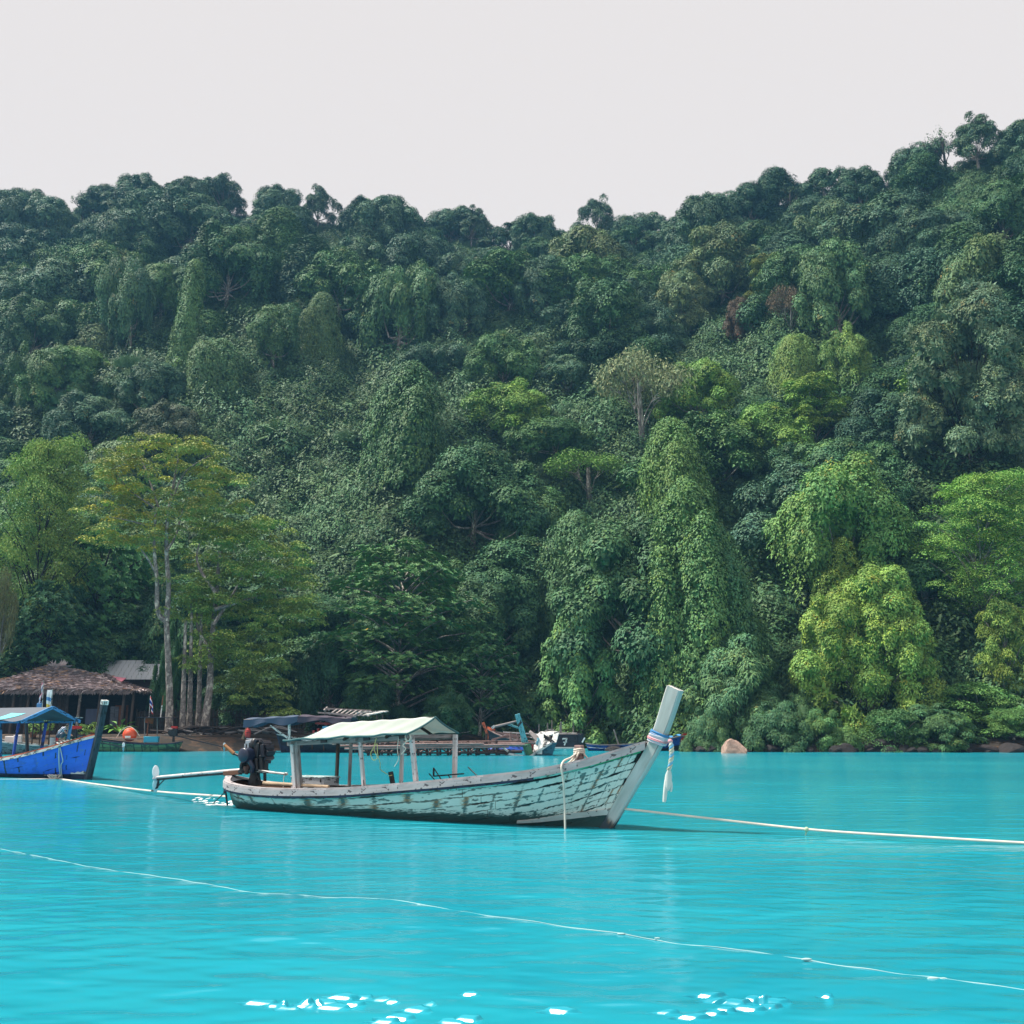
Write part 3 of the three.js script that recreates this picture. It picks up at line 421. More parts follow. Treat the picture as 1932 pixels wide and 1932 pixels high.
seen('slope_tree', 'layerA', [0.085, 0.14, 0.04], 1540, 705, 860, 165, 'yellow-green layered tree left of the great grey-green tree', { say: 'the yellow-green layered tree' });
seen('slope_tree', 'lumpE', [0.065, 0.115, 0.042], 1610, 600, 760, 130, 'fresh green tree just above the yellow-green layered tree');
seen('slope_tree', 'drapeC', [0.075, 0.12, 0.044], 1500, 630, 760, 130, 'light creeper mound below the pinkish tree');
seen('slope_tree', 'drapeA', [0.05, 0.085, 0.044], 607, 552, 700, 100, 'small creeper dome on the upper slope left of centre', { say: 'the small creeper dome' });
seen('slope_tree', 'lumpD', [0.04, 0.08, 0.044], 515, 565, 710, 135, 'creeper-hung flat-topped tree right of the creeper column', { say: 'the flat-topped creeper tree' });
seen('slope_tree', 'drapeC', [0.045, 0.085, 0.046], 405, 640, 770, 150, 'creeper mound below the foot of the creeper column');
seen('slope_tree', 'lumpC', [0.032, 0.068, 0.044], 245, 480, 680, 130, 'dark creeper-hung tree left of the creeper column', { say: 'the dark creeper-hung tree' });
seen('slope_tree', 'lumpD', [0.03, 0.065, 0.04], 60, 555, 700, 150, 'dark creeper-hung tree near the left edge');
seen('slope_tree', 'lumpE', [0.034, 0.07, 0.036], 25, 640, 800, 120, 'dark leafy tree cut by the left edge in mid slope');
seen('slope_tree', 'lumpB', [0.045, 0.062, 0.05], 320, 755, 880, 150, 'dull grey-green bush above the yellow-leaved tree');
for (const [x, top, w, kn, c, say] of [[1330, 1330, 90, 'weeping', [0.036, 0.075, 0.045], 'low narrow-leaved bush left of the pale boulder'], [1465, 1320, 130, 'weeping', [0.026, 0.06, 0.036], 'low dark bush right of the pale boulder'], [1560, 1335, 120, 'weeping', [0.04, 0.085, 0.038], 'low drooping bush over the rocks left of the cascading tree'], [1690, 1335, 140, 'featherB', [0.036, 0.08, 0.038], 'low green bush under the right side of the cascading tree'], [1765, 1325, 140, 'weeping', [0.03, 0.066, 0.036], 'low dark drooping bush over the rocks right of the cascading tree'], [1800, 1345, 90, 'featherB', [0.045, 0.1, 0.038], 'low layered bush overhanging the long dark rock'], [1915, 1335, 100, 'featherB', [0.045, 0.095, 0.036], 'low layered bush over the rock at the right edge']]) seen('shore_bush', kn, c, x, top, 1416, w * 1.15, say, { Z: 80.5, cat: 'bush' });
// palms among the trees
for (const [px, py, w, kn, c, say] of [[597, 532, 66, 'fan', [0.075, 0.11, 0.085], 'blue-green fan palm above the small creeper dome'], [815, 1000, 90, 'feather', [0.07, 0.11, 0.075], 'feather palm with pale fronds above the broad tiered tree'], [650, 1035, 70, 'feather', [0.07, 0.11, 0.08], 'feather palm behind the left top of the broad tiered tree'], [520, 815, 80, 'feather', [0.065, 0.11, 0.07], 'feather palm on the slope right of the yellow-leaved tree'], [880, 890, 80, 'feather', [0.07, 0.105, 0.06], 'feather palm in mid slope below the pale leafy ground'], [1185, 905, 80, 'feather', [0.05, 0.08, 0.045], 'dark palm left of the creeper dome'], [240, 700, 80, 'fan', [0.06, 0.105, 0.075], 'fan palm below the dark creeper-hung tree'], [650, 835, 64, 'fan', [0.065, 0.105, 0.075], 'fan palm at the left foot of the big dark creeper dome'], [1000, 1150, 70, 'feather', [0.075, 0.12, 0.05], 'feather palm left of the rounded big-leaved bush'], [1660, 1020, 76, 'feather', [0.06, 0.11, 0.05], 'feather palm behind the bright cascading tree'], [120, 770, 84, 'fan', [0.05, 0.1, 0.065], 'fan palm on the left slope']]) {
  const p = hitLand(px, py + 45), k = KINDS[kn], s = w / 2 * -p.z / FOCAL / (kn === 'fan' ? 2.5 : 3.2), up = atDepth(px, py + 8, -p.z).y - p.y;
  const t = thing('palm', say, 'palm tree', [p.x, p.y, p.z]); part('trunk', pipe([[0, -1, 0], [0.1, up * 0.5, 0], [0, up, 0]], (q) => 0.17 * (1.2 - 0.4 * q), 7, 4), M.darkBark, t);
  const f = part('fronds', k.leaves, leafColor(c), t); f.position.y = up; f.scale.setScalar(s); const st = part('frond_stem', k.trunk, leafColor([0.1, 0.12, 0.05], 'stem'), t); st.position.y = up; st.scale.setScalar(s);
}
// bare white trunk on the slope
{ const p = hitLand(343, 742), e = atDepth(341, 703, -p.z).sub(p), t = thing('dead_tree', 'bare white dead trunk below the creeper column', 'dead tree', [p.x, p.y, p.z]); part('trunk', pipe([[0, -0.5, 0], e.clone().multiplyScalar(0.5).add(V(0.1, 0, 0)), e], (q) => 0.26 * (1.2 - 0.7 * q), 7, 6), std(srgb(226, 222, 214), { map: barkTex, roughness: 0.9 }), t); }

// the rest of the forest: told by tone, form and the nearest tree that stands out
{
  const r = rng(2024), say = PLACED.filter((q) => q.say), used = {};
  const FORMS = { lumpA: 'round-crowned tree', lumpB: 'many-headed tree', lumpC: 'creeper-hung tree', lumpD: 'tall creeper-hung tree', lumpE: 'leafy tree', drapeA: 'creeper dome', drapeB: 'tall creeper dome', drapeC: 'low creeper mound', layerA: 'layered tree', airy: 'thin-crowned tree', airy2: 'gappy-crowned tree', lumpA2: 'wide-crowned tree', lumpB2: 'tall leafy tree', drapeD: 'shaggy creeper tree', sparseA: 'bare-limbed thin tree' };
  const NAMES = { lumpA: 'forest_tree', lumpB: 'forest_tree', lumpC: 'hanging_tree', lumpD: 'hanging_tree', lumpE: 'forest_tree', drapeA: 'creeper_dome', drapeB: 'creeper_dome', drapeC: 'creeper_dome', layerA: 'forest_tree', airy: 'ridge_tree', airy2: 'ridge_tree', lumpA2: 'forest_tree', lumpB2: 'forest_tree', drapeD: 'creeper_dome', sparseA: 'forest_tree' };
  const TN = [['dark green', T.dark], ['blackish green', T.deep], ['mid green', T.mid], ['olive green', T.olive], ['greyish green', T.grey], ['bluish green', T.blue], ['fresh green', T.fresh]];
  for (let Z = 89, row = 0; Z < 246; row++) {
    const step = lerp(6.5, 7.7, (Z - 89) / 150), half = 0.475 * Z + 5, n = Math.ceil(2 * half / step);
    for (let k = 0; k <= n; k++) {
      const x = -half + (k + (row % 2 ? 0.5 : 0) + (r() - 0.5) * 0.75) * step, z = -(Z + (r() - 0.5) * step * 0.8), a = x / -z, q0 = r(), q1 = r(), q2 = r(), q3 = r(), q4 = r();
      if (-z < slopeZ(a) + 1.5 || -z > ridgeZ(a) + 3) continue;
      const y = height(x, z), t = (-z - slopeZ(a)) / (ridgeZ(a) - slopeZ(a)), p = V(x, y, z), s = step * (t > 0.85 ? 0.66 + 0.14 * q0 : 0.62 + 0.46 * q0 * q0 + 0.1 * q1) / 5;
      const [px, py] = project(V(x, y + 5 * s, z)); if (px < -70 || px > 2000) continue;
      const scrub = smooth(0.02, 0.12, t) * smooth(0.78, 0.5, t) * smooth(-0.42, -0.25, a) * smooth(0.3, 0.16, a); if (hash2(Math.round(x * 5), Math.round(z * 3)) < scrub * 0.72) continue;
      if (PLACED.some((o) => Math.abs(px - o.x) < Math.max(o.w * 0.42, 48) && py < o.base + 25 && py > o.top - 25 && -z < o.Z + 5)) continue;
      const rare = hash2(Math.round(x * 13), Math.round(z * 17)), pick = noise(x * 0.045 + 30, z * 0.045) * 0.55 + q2 * 0.5;
      let kn = t > 0.93 ? ['airy', 'airy2', 'lumpA', 'lumpA2', 'lumpB'][Math.floor(q3 * 5)] : pick < 0.3 ? ['drapeA', 'drapeB', 'drapeC', 'drapeD'][Math.floor(q3 * 4)] : pick < 0.55 ? ['lumpC', 'lumpD', 'drapeC'][Math.floor(q3 * 3)] : pick < 9 ? ['lumpA', 'lumpB', 'lumpE', 'lumpA2', 'lumpB2'][Math.floor(q3 * 5)] : 'layerA';
      if (rare < 0.045 && t < 0.9) kn = 'sparseA'; const near = 1 - smooth(0.15, 0.7, t), w = noise(x * 0.06, z * 0.06 + 12) * 0.6 + q4 * 0.4; let ti = w < 0.3 ? 1 : w < 0.46 ? 0 : w < 0.6 ? 5 : w < 0.78 ? 2 : w < 0.86 ? 4 : w < 0.93 ? 3 : 6; if (near > 0.5 && ti === 1 && q1 < 0.7) ti = 2; if (t > 0.72) ti = [0, 5, 1, 5, 5][Math.floor(q1 * 5)]; if (near > 0.55 && q4 > 0.86) ti = 6;
      let best = null, bd = 1e9; for (const o of say) { const d = Math.hypot((px - o.x) * 1.0, (py - o.y) * 1.2) - o.w * 0.3; if (d < bd) { bd = d; best = o; } }
      const dx = px - best.x, dy = py - best.y, rel = Math.abs(dx) > Math.abs(dy) * 1.3 ? (dx > 0 ? 'right of' : 'left of') : dy < 0 ? 'uphill of' : 'below', far = bd > 110 ? 'well ' : '';
      const label = `${s > 1.45 ? 'large ' : s < 1.1 ? 'small ' : ''}${TN[ti][0]} ${FORMS[kn]} ${far}${rel} ${best.say}`;
      const g = used[label] = (used[label] ?? 0) + 1;
      const tree = plant(NAMES[kn], kn, TN[ti][1], p, s, s * (t > 0.85 ? 0.85 + 0.32 * q2 : 0.72 + 0.55 * q2), q3 * 6.28, label, 'tree', null);
      tree.userData.rep = label;
    }
    Z += step * 0.92;
  }
  for (const o of scene.children) if (o.userData.rep) { if (used[o.userData.rep] > 1) o.userData.group = o.userData.rep + 's alike'; delete o.userData.rep; }
}
// undergrowth that closes the ground between the trunks
{
  const L = new Leaves(99, true), r = L.r; for (let k = 0; k < 84; k++) { const d = L.dir(); d.y = Math.abs(d.y); L.tuft(d.clone().multiply(V(1.5, 1.3, 1.5)).multiplyScalar((0.45 + 0.55 * r()) * (0.7 + 0.6 * noise(d.x * 2 + 5, d.z * 2 + d.y))), V(d.x, d.y + 0.7, d.z).normalize(), 0.32 + 0.25 * r(), 13, 0.165, 0.085, PALETTE.vary(r, 0.2), 0.3); }
  const q = rng(7), ms = [], cs = [], m4 = new THREE.Matrix4(), col = new THREE.Color();
  for (let k = 0; k < 34000; k++) { const Z = Math.sqrt(lerp(84 * 84, 240 * 240, q())), x = (q() - 0.5) * 2 * (0.49 * Z + 4), a = x / Z, t0 = slopeZ(a); const tt = (Z - t0) / (ridgeZ(a) - t0), s = 0.8 + (1.0 + 0.9 * smooth(0.8, 0.5, tt)) * q() * q(), b = 0.72 + 0.5 * noise(x * 0.1, Z * 0.1 + 4) + 0.2 * noise(x * 0.5, Z * 0.5), y = q(), e = q(); if (Z < t0 + (a < -0.1 ? 0 : -3) || Z > ridgeZ(a) + 6) continue; ms.push(m4.clone().makeRotationY(q() * 6.28).scale(V(s, s * (0.8 + 0.9 * y), s)).setPosition(x, height(x, -Z) - 0.25 * s, -Z)); cs.push(col.clone().setRGB(b * (0.85 + 0.4 * e), b, b * (0.9 + 0.25 * y))); }
  const im = new THREE.InstancedMesh(L.geo(), new THREE.MeshPhysicalMaterial({ color: lin(0.068, 0.146, 0.054), vertexColors: true, roughness: 0.6, specularIntensity: 0.3, side: THREE.DoubleSide }), ms.length); ms.forEach((m, i) => { im.setMatrixAt(i, m); im.setColorAt(i, cs[i]); }); im.name = 'undergrowth'; im.castShadow = im.receiveShadow = true; scene.add(im);
  tag(im, 'leafy undergrowth covering the slope between the trees', 'undergrowth', null, 'stuff');
}

// the village side: tall thin trees, fence, hut
{
  const limb = (pts, r0, r1) => pipe(pts, (t) => lerp(r0, r1, t), 8);
  const P = (x, y, Z) => atDepth(x, y, Z), foot = (x, Z) => { const p = atDepth(x, 1385, Z); p.y = height(p.x, p.z) - 0.3; return p; };
  const spray = (seed, list, o) => { // flat sprays of leaves at the given places {p, w, share}
    const L = new Leaves(seed), r = L.r; for (const q of list) { const t = PALETTE.vary(r, 0.2), old = r() < (q.gold ?? 0); for (let k = 0; k < q.n; k++) { const a = r() * 6.2832, s = Math.sqrt(r()), p = q.p.clone().add(V(Math.cos(a) * s * q.w, (0.4 * (1 - s * s) + (r() - 0.5) * 0.3) * q.w, Math.sin(a) * s * q.w)); const c = old && r() < 0.75 ? [1.4, 1.15, 0.6] : [1, 1, 1]; L.sprig(p, V(Math.cos(a) * s * 0.8, 1, Math.sin(a) * s * 0.8).normalize(), o.len, o.wid, [t[0] * c[0], t[1] * c[1], t[2] * c[2]], o.droop ?? 0.5, 0.3); } }
    return L.geo(); };
  // the yellowing tree with two stems
  let Z = 89, t = thing('yellowing_tree', 'tall yellowing tree with forked pale stems standing beside the thatched hut', 'tree');
  const fork = P(314, 1172, Z);
  part('trunk', [limb([foot(318, Z), P(320, 1330, Z), P(318, 1260, Z), fork], 0.33, 0.22)], M.bark, t);
  const lb = [[[fork, P(300, 1160, Z), P(296, 1090, Z), P(291, 1035, Z), P(294, 960, Z)], 0.24, 0.1], [[fork, P(318, 1110, Z), P(314, 1040, Z + 0.5), P(316, 980, Z), P(330, 900, Z)], 0.24, 0.1], [[P(296, 1085, Z), P(276, 1050, Z - 0.5), P(262, 1032, Z - 1)], 0.11, 0.05], [[P(314, 1040, Z), P(332, 1010, Z + 1), P(345, 960, Z + 1)], 0.12, 0.05], [[P(292, 1000, Z), P(255, 985, Z - 2), P(205, 975, Z - 3)], 0.1, 0.03], [[P(300, 960, Z), P(280, 900, Z + 1), P(262, 855, Z + 2)], 0.09, 0.03], [[P(322, 950, Z), P(350, 890, Z - 1), P(395, 860, Z - 2)], 0.09, 0.03], [[P(330, 900, Z), P(336, 860, Z), P(330, 825, Z)], 0.09, 0.03], [[P(294, 960, Z), P(240, 920, Z - 1), P(215, 880, Z - 2)], 0.08, 0.03]];
  part('branches', lb.map((l) => limb(...l)), M.bark, t);
  const r = rng(31), sp = [], env = [[315, 835, 75, 18], [255, 860, 60, 14], [370, 860, 70, 16], [300, 890, 110, 22], [230, 915, 70, 16], [395, 905, 70, 16], [310, 935, 90, 18], [205, 965, 60, 14], [265, 975, 55, 14], [190, 1010, 50, 10], [250, 1015, 55, 12], [345, 965, 60, 14], [410, 950, 55, 12], [300, 1005, 40, 10], [285, 1045, 26, 5], [330, 1080, 30, 5]];
  for (const [x, y, w, n] of env) for (let k = 0; k < n; k++) { const gold = x < 330 && y > 860 ? 0.34 : 0.1; sp.push({ p: P(x + (r() - 0.5) * 2 * w, y + (r() - 0.5) * 36, Z + (r() - 0.5) * 7), w: 0.55 + 0.5 * r(), n: 145, gold }); }
  part('crown', spray(32, sp, { len: 0.24, wid: 0.11 }), leafColor([0.118, 0.142, 0.052]), t);
  // clump of thin trunks with the yellow-green dome
  Z = 91; const cr = [];
  t = thing('slender_tree', 'yellow-green domed tree on a thick leaning trunk right of the forked tree', 'tree');
  part('trunk', [limb([foot(385, 89.5), P(389, 1350, 89.5), P(396, 1290, 90), P(398, 1230, 91), P(408, 1120, 92), P(415, 1040, 92)], 0.38, 0.13)], M.bark, t);
  part('branches', [[[398, 1230], [372, 1180], [380, 1110]], [[402, 1180], [440, 1120], [470, 1060]], [[408, 1120], [372, 1060], [380, 1010]], [[405, 1150], [470, 1130], [540, 1110]]].map((l) => limb(l.map((q, i) => P(q[0], q[1], 91 + (i - 1) * 1.2)), 0.17, 0.04)), M.bark, t);
  const dome = (list) => { for (const [x, y, w, h, n, gold] of list) for (let k = 0; k < n; k++) { const a = r() * 6.28, q = Math.sqrt(r()); cr.push({ p: P(x + Math.cos(a) * q * w, y + Math.sin(a) * q * h, Z + (r() - 0.35) * 7), w: 0.6 + 0.5 * r(), n: 145, gold }); } };
  dome([[440, 980, 75, 40, 30, 0.04], [400, 1030, 60, 45, 26, 0.05], [490, 1040, 85, 55, 46, 0.02], [545, 1110, 55, 60, 34, 0], [575, 1165, 30, 30, 12, 0], [440, 1100, 85, 50, 42, 0.02], [420, 1180, 70, 45, 30, 0.03], [490, 1190, 70, 55, 34, 0], [400, 1130, 50, 40, 20, 0.05], [430, 1245, 85, 45, 38, 0.03], [390, 1240, 45, 30, 14, 0.03], [500, 1270, 55, 45, 24, 0], [460, 1300, 60, 30, 16, 0], [535, 1325, 32, 28, 12, 0]]);
  part('crown', spray(33, cr, { len: 0.24, wid: 0.115, droop: 0.7 }), leafColor([0.092, 0.132, 0.044]), t);
  for (const [x0, x1, top, zz, say] of [[344, 350, 1170, 89.2, 'leftmost of three thin trunks right of the forked tree'], [357, 362, 1130, 90, 'middle of three thin trunks right of the forked tree'], [374, 380, 1150, 90.6, 'rightmost of three thin trunks, next to the thick leaning trunk']]) {
    const q = thing('thin_tree', say, 'tree'), p1 = P(x1, top, zz + 1); part('trunk', limb([foot(x0, zz), P(lerp(x0, x1, 0.4), 1300, zz), p1], 0.27, 0.12), M.bark, q);
    const list = []; for (let k = 0; k < 16; k++) list.push({ p: p1.clone().add(V((r() - 0.5) * 3.4, r() * 2.4 - 0.3, (r() - 0.5) * 3)), w: 0.6 + 0.4 * r(), n: 60 }); part('crown', spray(40 + x0, list, { len: 0.24, wid: 0.115 }), leafColor([0.1, 0.14, 0.042]), q); }
  // left edge: bright layered tree, dark big-leaved trees behind the hut, bare twigs
  seen('layered_tree', 'featherA', [0.092, 0.138, 0.045], 48, 812, 1392, 250, 'bright green layered tree at the left edge, rising behind the thatched hut', { Z: 103.5, say: 'the bright layered tree', bark: M.darkBark });
  seen('dark_tree', 'almondB', [0.03, 0.08, 0.038], 175, 990, 1385, 240, 'dark green big-leaved tree behind the hut, under the yellowing crown', { Z: 108, bark: M.darkBark });
  seen('dark_tree', 'almondB', [0.022, 0.056, 0.034], 60, 1090, 1385, 210, 'dark big-leaved tree overhanging the left part of the hut roof', { Z: 100, turn: 2, bark: M.darkBark });
  seen('dark_tree', 'lumpE', [0.024, 0.062, 0.034], 303, 1170, 1385, 60, 'dark tree beside the pale ribbed roof, right of the hut', { Z: 97.5, bark: M.darkBark });
  seen('dark_tree', 'lumpA', [0.022, 0.055, 0.034], 330, 1080, 1385, 190, 'dark tree behind the forked yellowing stems', { Z: 108, bark: M.darkBark });
  seen('dark_bush', 'lumpE', [0.026, 0.06, 0.034], 470, 1240, 1388, 190, 'dark bush behind the bamboo fence, under the yellow-green dome', { Z: 98, cat: 'bush' });
  seen('dark_bush', 'lumpC', [0.02, 0.05, 0.034], 615, 1190, 1388, 150, 'blackish green bush under the left side of the broad tiered tree', { Z: 97, cat: 'bush' });
  seen('dark_bush', 'lumpE', [0.02, 0.048, 0.03], 700, 1262, 1390, 150, 'dark bush right behind the slatted wooden rack', { Z: 92, cat: 'bush' });
  seen('dark_bush', 'lumpE', [0.02, 0.05, 0.03], 840, 1290, 1392, 120, 'dark bush behind the white canopy of the main boat', { Z: 90, cat: 'bush' });
  seen('bare_tree', 'sparseA', [0.08, 0.08, 0.05], -2, 1050, 1180, 60, 'bare grey twigs at the left edge halfway up', { Z: 94, bark: M.paleBark });
  // banana-like plant and pot plants by the hut
  t = thing('broad_leaf_plant', 'bright green broad-leaved plant growing at the hut, left of the fence', 'plant'); { const b = foot(226, 88), L = new Leaves(8); b.y += 0.4; for (let k = 0; k < 16; k++) { const a = k * 2.4, e = 0.35 + 0.9 * L.r(), d = V(Math.cos(a) * Math.cos(e), Math.sin(e), Math.sin(a) * Math.cos(e)), m = b.clone().addScaledVector(d, 0.9); L.add(b, V(0, 1, 0), d, 0.95, 0.3, [1, 1, 1]); L.add(m, V(0, 1, 0), d.clone().add(V(0, -0.7, 0)).normalize(), 0.8, 0.34, L.tone(0.2)); } part('leaf_blades', L.geo(), leafColor([0.06, 0.13, 0.035]), t); part('stem', rod(b.clone().add(V(0, -0.6, 0)), b.clone().add(V(0, 0.2, 0)), 0.09, 0.05), M.darkWood, t); }
  for (const [x, y, say] of [[132, 1378, 'leafy pot plant by the crouching person'], [90, 1368, 'bushy pot plant under the flat roof with flags'], [64, 1373, 'pale-leaved pot plant left of the flags'], [157, 1377, 'white-flecked pot plant near the black prow'], [178, 1374, 'small pot plant at the hut doorway']]) { const p = P(x, y, 86), L = new Leaves(x), q = thing('pot_plant', say, 'plant', [p.x, p.y, p.z]); for (let k = 0; k < 120; k++) { const d = L.dir(); L.sprig(d.clone().multiplyScalar(0.38), d, 0.24, 0.12, [1, 1, 1], 0.2); } part('foliage', L.geo(), leafColor([0.09, 0.14, 0.05]), q); part('pot', new THREE.LatheGeometry([[0, -0.75], [0.2, -0.75], [0.26, -0.35], [0.28, -0.3], [0.2, -0.3]].map((a) => new THREE.Vector2(...a)), 14), M.rust, q); }
}
{ // thatched hut
  const Z = 93, P = (x, y, z = Z) => atDepth(x, y, z), W = (x) => P(x, 1390).x, gy = 0.9, eave = P(0, 1303).y, top = P(66, 1252).y, x0 = W(-95), x1 = W(250), zf = -Z + 0.2, zb = -Z - 8.5, xr0 = W(48), xr1 = W(150), zm = (zf + zb) / 2;
  const t = thing('thatched_hut', 'dark wooden hut with shaggy thatched roof at the left shore', 'house');
  const ridgeR = P(150, 1270).y, corner = { fl: V(x0, eave, zf), fr: V(x1, eave, zf), bl: V(x0, eave, zb), br: V(x1, eave, zb), rl: V(xr0, top, zm), rr: V(xr1, ridgeR, zm) };
  const face = (a, b, c, d) => grid(12, 6, (u, v) => { const p = a.clone().lerp(b, u).lerp(d.clone().lerp(c, u), v); p.y -= 0.28 * Math.sin(Math.PI * v); return p; }, (u, v) => [u * 6, v * 4]);
  const roof = part('roof', [face(corner.fl, corner.fr, corner.rr, corner.rl), face(corner.bl, corner.br, corner.rr, corner.rl), face(corner.fl, corner.bl, corner.rl, corner.rl), face(corner.fr, corner.br, corner.rr, corner.rr)], std(srgb(70, 56, 52), { roughness: 1 }), t);
  const L = new Leaves(77), r = L.r, put = (a, b, c, d, n) => { const A = b.clone().sub(a), down = a.clone().sub(d).normalize(), nn = A.clone().cross(d.clone().sub(a)).normalize(); if (nn.y < 0) nn.negate(); for (let k = 0; k < n; k++) { const u = r(), v = Math.pow(r(), 1.1), p = a.clone().lerp(b, u).lerp(d.clone().lerp(c, u), v); p.y -= 0.28 * Math.sin(Math.PI * v); p.addScaledVector(nn, 0.05 + 0.12 * r()); const dr = down.clone().addScaledVector(L.dir(), 0.55).normalize(), c0 = 0.55 + 0.9 * r() * r(), w = r(); L.add(p, nn.clone().addScaledVector(L.dir(), 0.5).normalize(), dr, 0.3 + 0.4 * r(), 0.1 + 0.07 * r(), w < 0.08 ? [c0 * 1.1, c0 * 0.8, c0 * 0.5] : w < 0.55 ? [c0, c0 * 0.95, c0 * 0.97] : [c0 * 0.5, c0 * 0.45, c0 * 0.46]); } };
  put(corner.fl, corner.fr, corner.rr, corner.rl, 11000); put(corner.fr, corner.br, corner.rr, corner.rr, 2500); for (let k = 0; k < 700; k++) { const u = r(); L.add(V(lerp(x0, x1, u), eave + 0.05, zf + 0.02), V(0, 0.3, 1), V((r() - 0.5) * 0.8, -1, 0.3).normalize(), 0.25 + 0.25 * r(), 0.09, [0.5, 0.45, 0.45]); } for (let k = 0; k < 120; k++) { const a = L.dir(); L.add(V(xr0 + r() * 1.2, top - 0.05, zm), V(0, 1, 0), V(a.x, Math.abs(a.y) * 0.6 + 0.1, a.z).normalize(), 0.7, 0.12, [1.3, 1.25, 1.25]); }
  tag(part('thatch', L.geo(), std(lin(0.6, 0.53, 0.53), { vertexColors: true, roughness: 0.95 }), roof), null, null, null, 'stuff');
  const wallX0 = W(-60), wallX1 = W(112); for (let k = 0, n = 34; k < n; k++) { const x = lerp(wallX0, wallX1, k / n), w = (wallX1 - wallX0) / n; if ([13, 14, 18, 19].includes(k)) continue; part('wall_board', box(w - 0.02, eave - gy - 0.3 + 0.1 * hash2(k, 3), 0.04, x, (eave + gy) / 2 - 0.1, zf - 1.9 + 0.02 * hash2(k, 1)), k % 3 ? M.darkWood : wood(srgb(92, 82, 80)), t); }
  part('back_wall', [box(x1 - x0 - 1, eave - gy, 0.06, (x0 + x1) / 2, (eave + gy) / 2, zb + 1), box(0.06, eave - gy, 6.5, x1 - 1.2, (eave + gy) / 2, zm)], M.darkWood, t); part('floor', box(x1 - x0 - 1, 0.15, 7, (x0 + x1) / 2, gy - 0.05, zm), M.darkWood, t);
  for (const px of [-30, 12, 40, 138, 176, 222, 240]) part('post', rod([W(px), gy - 0.4, zf - 0.7], [W(px + 4), eave + 0.1, zf - 0.7], 0.13, 0.11, 9), px === 138 ? M.bark : wood(srgb(110, 98, 94)), t);
  part('shutter', box(1.1, 2.2, 0.06, W(215), gy + 1.5, zf - 1.6), wood(srgb(150, 96, 60)), t, 'orange-brown door leaf'); part('window', [box(0.7, 1.6, 0.05, W(202), gy + 1.7, zf - 1.55), ...[0, 1, 2, 3, 4].map((k) => box(0.7, 0.05, 0.08, W(202), gy + 1.05 + k * 0.32, zf - 1.5)), box(0.05, 1.6, 0.08, W(202), gy + 1.7, zf - 1.5)], wood(srgb(120, 130, 146)), t); part('hanging_cloth', grid(8, 8, (u, v) => V(W(148) + u * 1.2, gy + 1.0 + v * 1.3, zf - 1.4 + 0.06 * Math.sin(u * 14))), std(srgb(78, 88, 112), { roughness: 0.9 }), t);
}
{ // metal-roofed house behind, pink gable, bamboo fence
  const Z = 102, P = (x, y) => atDepth(x, y, Z), t = thing('metal_roofed_house', 'house behind the hut with a pale grey ribbed roof showing between leaves', 'house'); const a = P(172, 1282), b = P(322, 1243);
  const mt = std(srgb(196, 200, 206), { roughness: 0.55, metalness: 0.1 }); const rows = 5, cols = 16; for (let j = 0; j < rows; j++) for (let i = 0; i < cols; i++) { const w = (b.x - a.x) / cols, h = (b.y - a.y) / rows; part('roof_sheet', box(w - 0.03, h * 1.25, 0.05, a.x + (i + 0.5) * w, a.y + (j + 0.5) * h, a.z - (j + 0.5) * 0.55 + 0.04 * hash2(i, j), -0.75 + 0.12, 0, 0.02 * (hash2(j, i) - 0.5)), mt, t); }
  part('wall', [box(b.x - a.x - 0.6, a.y - 0.8, 0.12, (a.x + b.x) / 2, (a.y + 0.8) / 2, a.z - 0.9), box(0.12, b.y - 0.8, 5, a.x + 0.3, (b.y + 0.8) / 2, a.z - 3.4), box(0.12, b.y - 0.8, 5, b.x - 0.3, (b.y + 0.8) / 2, a.z - 3.4)], M.darkWood, t);
  const g = thing('pink_roof', 'small pink metal roof edge below the pale ribbed roof', 'roof'); const c = atDepth(197, 1281, 97), d = atDepth(232, 1288, 97); part('sheet', [box(d.x - c.x, 0.05, 1.6, (c.x + d.x) / 2, c.y - 0.05, c.z, 0.3, 0, -0.12)], std(srgb(206, 120, 140), { roughness: 0.6 }), g); part('prop', [rod([c.x + 0.1, 0.8, c.z], [c.x + 0.1, c.y - 0.1, c.z], 0.06), rod([d.x - 0.1, 0.8, d.z], [d.x - 0.1, d.y - 0.1, d.z], 0.06)], M.darkWood, g);
  const f = thing('bamboo_fence', 'dark bamboo slat fence running behind the tree trunks', 'fence'), r = rng(12); const fz = 95, xa = atDepth(255, 1380, fz).x, xb = atDepth(575, 1380, fz).x, n = 150; const ms = [wood(srgb(96, 84, 76)), wood(srgb(74, 64, 60)), wood(srgb(118, 104, 92))];
  for (let k = 0; k < n; k++) { const x = lerp(xa, xb, (k + 0.5) / n), h = 2.05 + 0.3 * r() - 0.5 * (k / n > 0.7 ? (k / n - 0.7) * 2 : 0), lean = (r() - 0.5) * 0.05; part('slat', rod([x, 0.8, -fz + 0.03 * r()], [x + lean, 0.9 + h, -fz + 0.03 * r()], 0.042, 0.036, 6), ms[Math.floor(r() * 3)], f); }
  for (const y of [1.5, 2.5]) part('rail', rod([xa, y, -fz + 0.09], [xb, y - 0.05, -fz + 0.09], 0.045), ms[1], f); for (let k = 0; k < 8; k++) { const x = lerp(xa, xb, k / 7); part('post', rod([x, 0.5, -fz - 0.1], [x, 3.2, -fz - 0.1], 0.07), ms[0], f); }
}
